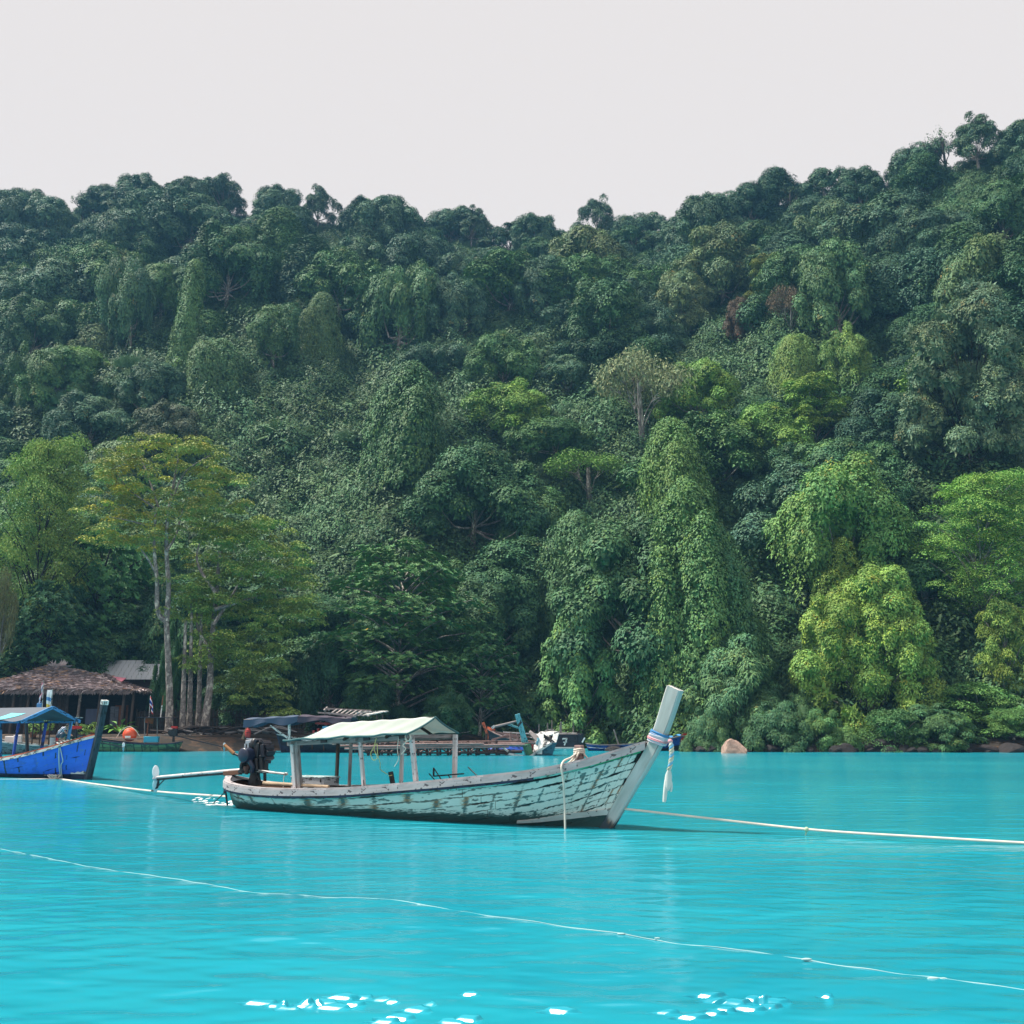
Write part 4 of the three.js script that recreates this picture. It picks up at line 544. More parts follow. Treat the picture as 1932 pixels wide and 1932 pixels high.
{ // rocks along the water
  const stone = texture(512, 512, (u, v) => { const a = fbm(u * 6, v * 6, 5), b = fbm(u * 40, v * 40, 3), s = 190 + (a - 0.5) * 90 + (b - 0.5) * 60; return [s, s * 0.97, s * 0.94]; });
  const rock = (name, label, p, sx, sy, sz, seed, color, group, detail = 3) => { const g = new THREE.IcosahedronGeometry(1, detail), q = g.attributes.position, r = rng(seed), cuts = Array.from({ length: 14 }, () => { const a = r() * 6.28, e = r() * 1.6 - 0.5; return [V(Math.cos(a) * Math.cos(e), Math.sin(e), Math.sin(a) * Math.cos(e)), 0.62 + 0.25 * r()]; }); for (let i = 0; i < q.count; i++) { const v = V(q.getX(i), q.getY(i), q.getZ(i)); for (const [n, d] of cuts) { const k = v.dot(n); if (k > d) v.addScaledVector(n, (d - k) * 0.95); } v.multiplyScalar(0.95 + 0.16 * (fbm(v.x * 2.2 + seed, v.y * 2.2 + v.z * 1.7 + seed, 4) - 0.3)); q.setXYZ(i, v.x * sx, v.y * sy, v.z * sz); } g.computeVertexNormals(); metreUV(g); const o = part(name, g, std(color, { map: stone, bumpMap: stone, bumpScale: 0.03, roughness: 0.9 }), scene); o.position.copy(p); o.rotation.y = seed; return tag(o, label, 'rock', group); };
  const at = (x, Z, y = 0) => { const p = atDepth(x, 1417, Z); p.y = y; return p; };
  rock('boulder', 'smooth pale pinkish boulder standing alone in the water near shore', at(1384, 76, 0.05), 1.08, 1.02, 1.0, 4, srgb(222, 190, 176), null, 4).rotation.y = 0.5;
  const r = rng(17); let k = 0; const big = [[1312, 81, 1.0, 0.9], [1335, 81, 0.8, 0.7], [1450, 80, 1.0, 0.9], [1535, 80, 1.3, 1.05], [1590, 79, 1.1, 1.2], [1655, 80, 2.6, 1.6], [1735, 80, 1.5, 1.2], [1790, 79.5, 1.2, 1.3], [1845, 79, 1.7, 1.0], [1905, 78.5, 1.5, 1.2], [1235, 84, 0.8, 0.7], [1160, 82, 0.8, 0.6]];
  const names = ['rock right of the red-tipped bow at the shore', 'rock just left of the pale boulder', 'dark rock between the pale boulder and the weeping bush', 'rusty dark rock right of the pale boulder', 'pale-faced dark rock under the cascading tree', 'largest dark rock, below the cascading tree', 'dark rock right of the largest rock', 'upright dark rock below the feathery tree', 'long dark rock under the layered shore bush', 'dark rock at the right edge of the waterline', 'small dark rock left of the red-tipped bow', 'small dark rock behind the boat numbered seven'];
  for (const [x, Z, w, h] of big) { rock('shore_rock', names[k], at(x, Z, 0.05), w * 0.9, h * 0.56, 1.1, 20 + k, k === 3 ? srgb(84, 70, 66) : srgb(46 + 10 * hash2(k, 2), 44, 46)); k++; }
  for (let q = 0; q < 60; q++) { const x = 1300 + q * 11 + 8 * r(), w = 0.3 + 0.5 * r(); rock('small_rock', 'small dark rock in the line of rocks along the right shore', at(x, 78.6 + 2.6 * r() - (x > 1600 ? 0.6 : 0), 0.05), w, w * 0.75, w, 60 + q, srgb(44, 42, 44), 'small dark rocks lining the right shore', 2); }
}

// ---------------------------------------------------------------- boats
// Boats lie along local x, bow at +x; local +z is the side turned to us.
function hullShape(st, fine = 0) { // st: stations [gunwale x, y, half beam, keel x, y] from stern to bow
  const G = new THREE.CatmullRomCurve3(st.map((s) => V(s[0], s[1], s[2])), false, 'centripetal'), K = new THREE.CatmullRomCurve3(st.map((s) => V(s[3], s[4], 0)), false, 'centripetal'), n = st.length - 1;
  const look = (C, u) => C.getPoint(clamp(u));
  const pt = (u, v, side = 1, out = 0) => {
    const g = look(G, u), k = look(K, u), bow = smooth(0.45, 0.95, u), pf = lerp(0.52, 0.95, bow), pg = lerp(1.5, 1.05, bow), at = (w) => V(k.x + (g.x - k.x) * Math.pow(w, pg), k.y + (g.y - k.y) * Math.pow(w, pg), side * Math.max(0.03, g.z) * Math.pow(w, pf));
    const p = at(v); if (out) { const a = at(Math.max(0, v - 0.02)), b = at(Math.min(1, v + 0.02)), t = b.sub(a), nn = V(0, -t.z * side, t.y * side); nn.set(0, -Math.abs(t.z), Math.abs(t.y) * side).normalize(); p.addScaledVector(nn, out); } return p;
  };
  const girth = (u) => { let s = 0, a = pt(u, 0); for (let k = 1; k <= 8; k++) { const b = pt(u, k / 8); s += a.distanceTo(b); a = b; } return s; };
  const below = (u, d) => { let hi = pt(u, 1), s = 0; for (let k = 1; k <= 40; k++) { const v = 1 - k / 40, b = pt(u, v); s += hi.distanceTo(b); if (s >= d) return v; hi = b; } return 0; }; // v at girth d under the gunwale
  const uAt = (x) => { let lo = 0, hi = 1; for (let k = 0; k < 24; k++) { const m = (lo + hi) / 2; if (look(G, m).x < x) lo = m; else hi = m; } return lo; };
  return { pt, G: (u) => look(G, u), girth, below, uAt };
}
function railStrip(H, side, u0, u1, w, h, out, dy, n = 46) { // a bar that follows the gunwale
  const sec = [[-w / 2, -h / 2], [w / 2, -h / 2], [w / 2, h / 2], [-w / 2, h / 2]], P = [], U = [], I = []; let along = 0, prev;
  for (let i = 0; i <= n; i++) { const u = lerp(u0, u1, i / n), g = H.G(u), q = H.G(u - 0.01), e = H.G(u + 0.01), t = V(e.x - q.x, 0, side * (e.z - q.z)).normalize(), o = V(-t.z, 0, t.x).multiplyScalar(side), c = V(g.x, g.y + dy, side * g.z).addScaledVector(o, out); if (prev) along += c.distanceTo(prev); prev = c;
    for (let k = 0; k < 4; k++) for (const s of [sec[k], sec[(k + 1) % 4]]) { P.push(c.x + o.x * s[0], c.y + s[1], c.z + o.z * s[0]); U.push(along, s[0] + s[1] + k * 0.3); } }
  for (let i = 0; i < n; i++) for (let k = 0; k < 4; k++) { const a = i * 8 + k * 2, b = a + 8; I.push(a, b, a + 1, a + 1, b, b + 1); }
  for (const [i, s] of [[0, 1], [n, -1]]) { const a = i * 8; I.push(a, a + 2, a + 4, a, a + 4, a + 6); }
  let g = new THREE.BufferGeometry(); g.setAttribute('position', new THREE.Float32BufferAttribute(P, 3)); g.setAttribute('uv', new THREE.Float32BufferAttribute(U, 2)); g.setIndex(I); g = g.toNonIndexed(); g.computeVertexNormals(); return g;
}
function hullSkin(H, mat, parent, name, off, nu = 50, nv = 14, top = 1, end = 1) { return part(name, [1, -1].map((s) => grid(nu, nv, (u, v) => H.pt(u * end, v * top, s, off), (u, v, p) => [p.x, p.y])).concat([grid(1, nv, (u, v) => H.pt(0, v * top, u * 2 - 1, off))]), mat, parent); }
function plankStrip(H, side, u0, u1, d0, d1, off, thick, n, uv) { // one plank between girth distances d0 (upper) and d1 (lower)
  const P = [], U = [], I = [], row = (i) => { const u = lerp(u0, u1, i / n), va = H.below(u, d0), vb = H.below(u, d1); return [[u, va, off], [u, lerp(va, vb, 0.5), off], [u, vb, off], [u, vb, off - thick], [u, va, off - thick]]; };
  for (let i = 0; i <= n; i++) row(i).forEach((q, k) => { const p = H.pt(q[0], q[1], side, q[2]); P.push(p.x, p.y, p.z); const w = uv(q[0], k === 1 ? 0.5 : k === 2 || k === 3 ? 1 : 0); U.push(w[0], w[1]); });
  for (let i = 0; i < n; i++) for (const [a, b] of [[0, 1], [1, 2], [2, 3], [4, 0]]) { const o = i * 5; I.push(o + a, o + b, o + 5 + a, o + b, o + 5 + b, o + 5 + a); }
  for (const i of [0, n]) { const o = i * 5; I.push(o, o + 1, o + 4, o + 1, o + 3, o + 4, o + 1, o + 2, o + 3); }
  let g = new THREE.BufferGeometry(); g.setAttribute('position', new THREE.Float32BufferAttribute(P, 3)); g.setAttribute('uv', new THREE.Float32BufferAttribute(U, 2)); g.setIndex(I); g = g.toNonIndexed(); g.computeVertexNormals(); return g;
}
// ---- the main boat
const BOAT = { p: atLevel(1150, 1562), turn: -33 * Math.PI / 180 };
const onBoat = (x, y, z) => V(x, y, z).applyAxisAngle(V(0, 1, 0), BOAT.turn).add(BOAT.p);
const MAIN = hullShape([[-10.12, 0.66, 0.14, -9.95, 0.02], [-9.8, 0.56, 0.46, -9.3, -0.14], [-8.6, 0.475, 0.75, -8.2, -0.24], [-6.2, 0.53, 0.86, -6.0, -0.28], [-4.2, 0.70, 0.87, -4.2, -0.27], [-2.5, 0.87, 0.80, -2.75, -0.22], [-1.2, 1.03, 0.62, -1.7, -0.15], [-0.3, 1.22, 0.40, -1.0, -0.10], [0.45, 1.44, 0.18, -0.46, -0.07], [0.82, 1.55, 0.075, -0.17, -0.06]]);
{
  const t = thing('longtail_boat', 'weathered pale green wooden longtail boat with white canopy, closest to us', 'boat', [BOAT.p.x, 0, BOAT.p.z], BOAT.turn);
  const W = 0.172, ROWS = 9, H = MAIN;
  const yAt = []; for (let k = 0; k <= 60; k++) { const r = []; for (let d = 0; d <= ROWS * 4; d++) r.push(H.pt(k / 60, H.below(k / 60, d * W / 4), 1).y); yAt.push(r); }
  const hullTex = texture(2048, 1024, (u, v) => { // old mint paint: bare and dark along seams, fastenings and the waterline, rust below the fastenings
    const row = v * ROWS, k = Math.floor(row), f = row - k, x = u * 11.2, iu = clamp(u) * 59.99, i = Math.floor(iu), dd = Math.min(ROWS * 4 - 1, Math.floor(row * 4)), y = lerp(yAt[i][dd], yAt[i + 1][dd], iu - i);
    const rowy = 0, n1 = fbm(x * 5.2, row * 2.4 + 7, 5), n2 = fbm(x * 16, row * 7.1, 4), n3 = fbm(x * 1.3 + 20, row * 1.1, 3), grain = fbm(x * 8, row * 60, 2);
    let c = mix3([206, 208, 198], [222, 217, 210], fbm(x * 2 + k * 7.3, row * 0.9, 3)); c = c.map((q) => q + (grain - 0.5) * 18);
    if (k === 0) c = mix3(c, [150, 206, 188], 0.5);
    const green = smooth(8.2, 9.2, x) * (k === 0 ? 1 : 0) * smooth(0.42, 0.55, n1 + 0.16); c = mix3(c, [58, 164, 112], green);
    const edge = Math.min(f, 1 - f) * 2 * (1 + 0.25 * (noise(x * 0.5, k * 3.1) - 0.5)); // 0 at a seam
    const fx = (x + 0.035 * row + 0.05 * noise(k * 9.7, 3)) / 0.56, fr = Math.abs(fx - Math.round(fx)) * 0.56, own = noise(Math.round(fx) * 3.7, k * 2.9);
    let bare = smooth(0.27, 0.04, edge + (n2 - 0.5) * 0.5 + (n1 - 0.5) * 0.55) * lerp(0.55, 1, smooth(0.2, 0.5, n3));
    bare = Math.max(bare, smooth(0.065, 0.02, fr + (n2 - 0.5) * 0.12 + (1 - own) * 0.05) * smooth(0.3, 0.62, own) * 0.9);
    bare = Math.max(bare, smooth(0.665, 0.73, n1) * 0.85);
    const bareC = mix3([26, 62, 66], mix3([78, 66, 52], [36, 44, 46], fbm(x * 3, row * 3 + 50, 3)), smooth(0.38, 0.62, fbm(x * 1.7 + 5, row * 1.4, 3)));
    c = mix3(c, bareC, bare * 0.74);
    const rust = smooth(0.16, 0.02, fr + (n2 - 0.5) * 0.1) * smooth(0.62, 0.8, own) * smooth(0.4, 0.6, n2); c = mix3(c, [150, 92, 58], rust * 0.75);
    const low = smooth(0.235, 0.16, y + (n2 - 0.5) * 0.12 + (n1 - 0.5) * 0.1 - 0.05 * smooth(6, 9, x)); c = mix3(c, mix3([34, 72, 74], [44, 60, 54], n2), low * 0.93);
    const stern = smooth(1.9, 0.3, x + (n1 - 0.5) * 2.2); c = mix3(c, mix3([70, 104, 96], [104, 82, 66], smooth(0.45, 0.6, n3)), stern * 0.8);
    const under = k === 0 ? smooth(0.5, 0.25, f + (n2 - 0.5) * 0.5) * smooth(7.2, 5.2, x) : 0; c = mix3(c, [36, 44, 62], under);
    return c;
  });
  hullTex.wrapS = hullTex.wrapT = THREE.ClampToEdgeWrapping;
  const planked = std(lin(1, 1, 1), { map: hullTex, bumpMap: hullTex, bumpScale: 0.003, roughness: 0.7 });
  hullSkin(H, std(srgb(30, 38, 40), { roughness: 0.9 }), t, 'hull', -0.022);
  hullSkin(H, M.brownWood, t, 'lining', -0.075, 40, 10, 0.96, 0.75);
  const r = rng(3);
  for (const side of [1, -1]) for (let k = 0; k < ROWS; k++) {
    let u = 0.004; const cuts = [u]; while (u < 0.86) { u += side > 0 ? 0.2 + 0.16 * r() : 0.5; cuts.push(Math.min(u, 0.996)); } if (cuts[cuts.length - 1] < 0.99) cuts.push(0.996);
    for (let q = 0; q + 1 < cuts.length; q++) { const a = cuts[q] + 0.0006, b = cuts[q + 1] - 0.0006, y1 = H.pt(b, H.below(b, (k + 0.5) * W)).y, y0 = H.pt(a, H.below(a, (k + 0.5) * W)).y; if (Math.max(y0, y1) < -0.12 || b - a < 0.02) continue; part('plank', plankStrip(H, side, a, b, k * W + 0.0025, (k + 1) * W - 0.0025, 0.006 + 0.007 * r(), 0.03, side > 0 ? 10 : 8, (uu, f) => [uu, (k + 0.03 + 0.94 * f) / ROWS]), planked, t); }
  }
  part('bottom', [1, -1].map((s) => grid(50, 5, (u, v) => H.pt(u * 0.985, v * H.below(u, ROWS * W - 0.05), s, 0.008), (u, v, p) => [p.x, p.z])), std(srgb(40, 72, 70), { roughness: 0.8 }), t);
  // white strip over the forefoot
  const strip = (s, d, h) => { const f = (u, q) => { const y = lerp(0.02, 0.235, smooth(0.55, 0.985, u)) + q * lerp(0.03, h, smooth(0.6, 0.8, u)); let lo = 0, hi = 1; for (let k = 0; k < 22; k++) { const m = (lo + hi) / 2; if (H.pt(u, m).y < y) lo = m; else hi = m; } return lo; };
    return [grid(24, 1, (u, v) => H.pt(lerp(0.64, 0.99, u), f(lerp(0.64, 0.99, u), v), s, d), (u, v, p) => [p.x, p.y]), grid(24, 1, (u, v) => H.pt(lerp(0.64, 0.99, u), f(lerp(0.64, 0.99, u), 1), s, lerp(0, d, v)), (u, v, p) => [p.x, p.z]), grid(24, 1, (u, v) => H.pt(lerp(0.64, 0.99, u), f(lerp(0.64, 0.99, u), 0), s, lerp(0, d, v)), (u, v, p) => [p.x, p.z])]; };
  part('rubbing_strip', [...strip(1, 0.045, 0.105), ...strip(-1, 0.045, 0.105)], std(srgb(214, 216, 212), { map: softWood, roughness: 0.7 }), t, 'white painted strip above the forefoot');
  const railMat = std(srgb(196, 187, 189), { map: softWood, bumpMap: softWood, bumpScale: 0.003, roughness: 0.8 });
  // gunwale: outer board, cap and a dark wale under it
  for (const s of [1, -1]) { part('gunwale', [railStrip(H, s, 0.0, 1, 0.05, 0.125, 0.035, -0.045), railStrip(H, s, 0.0, 1, 0.15, 0.035, -0.03, 0.034)], railMat, t); part('wale', railStrip(H, s, 0.02, 0.66, 0.03, 0.05, 0.03, -0.132), M.navyPaint, t); }
  // stem post
  const stemTex = texture(256, 1024, (u, v) => { const g = fbm(u * 12, v * 5, 4), m = fbm(u * 5, v * 7 + 4, 4), cr = fbm(u * 9 + 3, v * 1.6 + 1.7, 3); let s = [178, 181, 178].map((q, i) => q + (g - 0.5) * 34 + (m - 0.5) * [50, 40, 46][i]); if (cr > 0.77) s = mix3(s, [96, 92, 92], 0.6); const wet = smooth(0.315, 0.27, v + (m - 0.5) * 0.09); s = mix3(s, mix3([52, 66, 74], [120, 96, 74], smooth(0.5, 0.62, m)), wet); return s; });
  stemTex.wrapT = THREE.ClampToEdgeWrapping;
  const stemMat = std(lin(1, 1, 1), { map: stemTex, bumpMap: stemTex, bumpScale: 0.006, roughness: 0.8 });
  const axis = new THREE.CatmullRomCurve3([V(-0.22, -0.22, 0), V(-0.02, 0.05, 0), V(0.5, 0.82, 0), V(1.02, 1.6, 0), V(1.42, 2.56, 0)]);
  const stemGeo = (() => { const sec = []; const c = 0.025; for (const [x, z] of [[-1, -1], [1, -1], [1, 1], [-1, 1]]) for (const k of [0, 1]) { const dx = (x * z > 0) === !k ? [0, -z * 0.22] : [-x * 0.16, 0]; sec.push([x + dx[0], z + dx[1]]); }
    const n = 30, P = [], U = [], I = []; for (let i = 0; i <= n; i++) { const f = i / n, p = axis.getPoint(f), d = axis.getTangent(f), o = V(d.y, -d.x, 0), hw = lerp(0.105, 0.13, smooth(0.1, 1, f)) * (f > 0.6 ? lerp(0.93, 1.08, smooth(0.62, 1, f)) : 1), ht = lerp(0.07, 0.105, smooth(0.2, 1, f)); for (let k = 0; k <= 8; k++) { const s = sec[k % 8]; P.push(p.x + o.x * s[0] * hw, p.y + o.y * s[0] * hw, s[1] * ht); U.push(k / 8 * 2, f); } }
    for (let i = 0; i < n; i++) for (let k = 0; k < 8; k++) { const a = i * 9 + k; I.push(a, a + 1, a + 9, a + 1, a + 10, a + 9); } let g = new THREE.BufferGeometry(); g.setAttribute('position', new THREE.Float32BufferAttribute(P, 3)); g.setAttribute('uv', new THREE.Float32BufferAttribute(U, 2)); g.setIndex(I); g = g.toNonIndexed(); g.computeVertexNormals(); return g; })();
  const stem = part('stem_post', stemGeo, stemMat, t);
  { const p = axis.getPoint(1), d = axis.getTangent(1), o = V(d.y, -d.x, 0), sh = [[-1, -0.78], [-0.84, -1], [0.84, -1], [1, -0.78], [1, 0.78], [0.84, 1], [-0.84, 1], [-1, 0.78]].map((s) => p.clone().addScaledVector(o, s[0] * 0.14).add(V(0, 0, s[1] * 0.105)).addScaledVector(d, 0.002)), c = p.clone().addScaledVector(d, 0.018), P = [], U = []; sh.forEach((a, k) => { const b = sh[(k + 1) % 8]; for (const q of [c, a, b]) { P.push(q.x, q.y, q.z); U.push(q.x * 3, q.z * 3); } }); const g = new THREE.BufferGeometry(); g.setAttribute('position', new THREE.Float32BufferAttribute(P, 3)); g.setAttribute('uv', new THREE.Float32BufferAttribute(U, 2)); g.computeVertexNormals(); part('end_grain', g, M.whitePaint, stem, 'whitewashed sawn top'); }
  // floor, ribs, thwarts, decks
  part('floor', box(6.2, 0.03, 0.8, -5.2, 0.14, 0), M.greyWood, t);
  for (let k = 0; k < 12; k++) { const x = -8 + k * 0.62, u = H.uAt(x); part('rib', [1, -1].map((s) => pipe([0.5, 0.65, 0.8, 0.94].map((v) => H.pt(u, v, s, -0.09)), 0.025, 5, 6)), M.brownWood, t); }
  for (const x of [-6.6, -4.9, -3.1, -1.9]) { const g = H.G(H.uAt(x)); part('thwart', box(0.2, 0.035, g.z * 2 - 0.18, x, g.y - 0.1, 0), M.greyWood, t); }
  part('fore_deck', grid(10, 4, (u, v) => { const g = H.G(lerp(0.86, 0.985, u)); return V(g.x, g.y - 0.02, (v * 2 - 1) * Math.max(0.02, g.z - 0.03)); }, (u, v, p) => [p.x, p.z]), M.greyWood, t);
  part('stern_deck', grid(8, 6, (u, v) => { const g = H.G(lerp(0.002, 0.12, u)); return V(g.x, g.y + 0.02 + 0.06 * (1 - (v * 2 - 1) ** 2), (v * 2 - 1) * Math.max(0.02, g.z - 0.02)); }, (u, v, p) => [p.x, p.z]), M.blackPaint, t);
  part('transom', grid(6, 4, (u, v) => { const p = H.pt(0, 0.12 + 0.88 * v, 1); return V(p.x - 0.02, p.y, (u * 2 - 1) * p.z); }, (u, v, p) => [p.z, p.y]), M.rust, t);
  // canopy
  const posts = [[-7.5, 1, 0.09, M.paleWood], [-7.36, 1, 0.085, M.greyWood], [-5.55, 1, 0.07, M.paleWood], [-4.17, 1, 0.085, M.paleWood], [-7.44, -1, 0.065, M.darkWood], [-7.05, -1, 0.06, M.greyWood], [-5.55, -1, 0.07, M.paleWood], [-4.1, -1, 0.085, M.paleWood]];
  const eaveY = (x) => lerp(1.555, 1.715, (x + 7.55) / 3.4);
  for (const [x, s, w, m] of posts) { const g = H.G(H.uAt(x)); part('canopy_post', beam([x + (s > 0 ? 0.13 : 0.02), g.y - 0.16, s * 0.67], [x, eaveY(x) - 0.03, s * 0.72], w, w, 0.006), m, t); }
  for (const s of [1, -1]) part('eave_beam', beam([-7.62, eaveY(-7.62) - 0.075, s * 0.735], [-4.1, eaveY(-4.1) - 0.075, s * 0.735], 0.045, 0.085), M.greyWood, t);
  for (const x of [-7.45, -5.6, -4.2]) { part('tie_beam', beam([x, eaveY(x) - 0.055, -0.84], [x, eaveY(x) - 0.055, 0.84], 0.05, 0.07), M.greyWood, t); }
  for (const x of [-5.9, -4.75]) part('rafter', [1, -1].map((s) => beam([x, eaveY(x) - 0.05, s * 0.84], [x, eaveY(x) + 0.29, 0], 0.045, 0.05)), M.darkWood, t);
  part('ridge_pole', beam([-7.3, eaveY(-7.3) + 0.2, 0], [-4.16, eaveY(-4.16) + 0.31, 0], 0.06, 0.07), M.greyWood, t);
  const canvasY = (x, q) => { const rear = smooth(-6.55, -7.55, x), rise = lerp(0.335, 0.14, rear * rear), c = 1 - Math.abs(q); return eaveY(x) + rise * c - 0.03 * Math.sin(Math.PI * Math.abs(q)) * (1 - rear) - 0.05 * rear * Math.sin(Math.PI * Math.abs(q)) + 0.012 * Math.sin(x * 5.1) * Math.abs(q) + 0.008 * Math.sin(x * 11 + q * 4); };
  const canvasX = (u, q) => lerp(-7.62 + 0.16 * (1 - Math.abs(q)), -4.1 - 0.04 * Math.abs(q), u);
  const sheet = (dy, f) => grid(60, 20, (u, v) => { const q = v * 2 - 1, x = canvasX(u, q); return V(x, canvasY(x, q) + dy, q * 0.88); }, (u, v, p) => [p.x, p.z]);
  const canvasTex = texture(512, 256, (u, v) => { const a = fbm(u * 6, v * 5, 4), b = fbm(u * 90, v * 60, 2), s = 226 + (a - 0.5) * 26 + (b - 0.5) * 10; return [s * 0.985, s, s * 0.985]; }); canvasTex.repeat.set(0.25, 0.4);
  part('canopy', sheet(0.012), new THREE.MeshPhysicalMaterial({ color: srgb(186, 196, 190), map: canvasTex, roughness: 0.85, transmission: 0.3, thickness: 0, side: THREE.DoubleSide }), t, 'white canvas roof');
  const edge = (f, n = 16) => pipe(Array.from({ length: n + 1 }, (_, k) => f(k / n)), 0.022, 6, n * 3);
  const rim = (u, q) => { const x = canvasX(u, q); return V(x, canvasY(x, q) + 0.004, q * 0.885); };
  part('canopy_hem', [edge((f) => rim(f, 1)), edge((f) => rim(f, -1)), edge((f) => rim(1, f * 2 - 1)), edge((f) => rim(0, f * 2 - 1))], std(srgb(60, 100, 104), { roughness: 0.8 }), t, 'dark green hem');
  for (const x of [-6.5, -5.3, -4.35]) part('canvas_tie', box(0.16, 0.1, 0.03, x, eaveY(x) - 0.04, 0.8, 0, 0, 0.1), M.black, t);
  // bitt at the bow with its lashing
  const bitt = part('bitt', [box(0.15, 0.5, 0.13, -0.62, 1.26, 0.02, 0, 0, 0, 0.012)], M.pinkWood, t);
  part('lashing', [0, 1, 2].map((k) => { const pts = []; for (let q = 0; q <= 12; q++) { const a = q / 12 * 6.283; pts.push([-0.62 + 0.1 * Math.cos(a), 1.36 + k * 0.035 + 0.01 * Math.sin(2 * a), 0.02 + 0.09 * Math.sin(a)]); } return pipe(pts, 0.019, 6, 26); }).concat([pipe([[-0.62, 1.38, 0.12], [-0.72, 1.2, 0.2], [-0.9, 1.1, 0.34]], 0.019, 6), pipe([[-0.56, 1.38, 0.12], [-0.66, 1.2, 0.2], [-1.02, 1.07, 0.4]], 0.019, 6), pipe([[-0.54, 1.36, 0.02], [-0.4, 1.24, 0], [-0.15, 1.22, -0.1]], 0.019, 6)]), M.rope, bitt, 'white rope turns');
  // small rack by the forward posts
  part('rack', [rod([-4.28, 0.83, -0.2], [-3.5, 0.9, -0.2], 0.014), rod([-4.28, 0.83, -0.2], [-4.28, 1.0, -0.2], 0.02), rod([-4.28, 1.0, -0.2], [-4.0, 0.72, -0.15], 0.012), rod([-4.4, 0.88, -0.2], [-4.1, 0.7, -0.1], 0.012), rod([-3.9, 0.86, -0.2], [-3.7, 0.72, -0.1], 0.012), rod([-3.6, 1.02, -0.5], [-3.2, 0.78, -0.4], 0.013)], M.black, t, 'thin dark bent frame');
  part('fastening', [rod([-10.02, 0.5, 0.3], [-9.9, 0.05, 0.3], 0.022), rod([-10.15, 0.56, 0.16], [-10.16, 0.3, 0.16], 0.035), rod([-10.16, 0.32, 0.17], [-10.5, 0.06, 0.2], 0.012)], M.black, t, 'rusty steering irons at the stern');
}
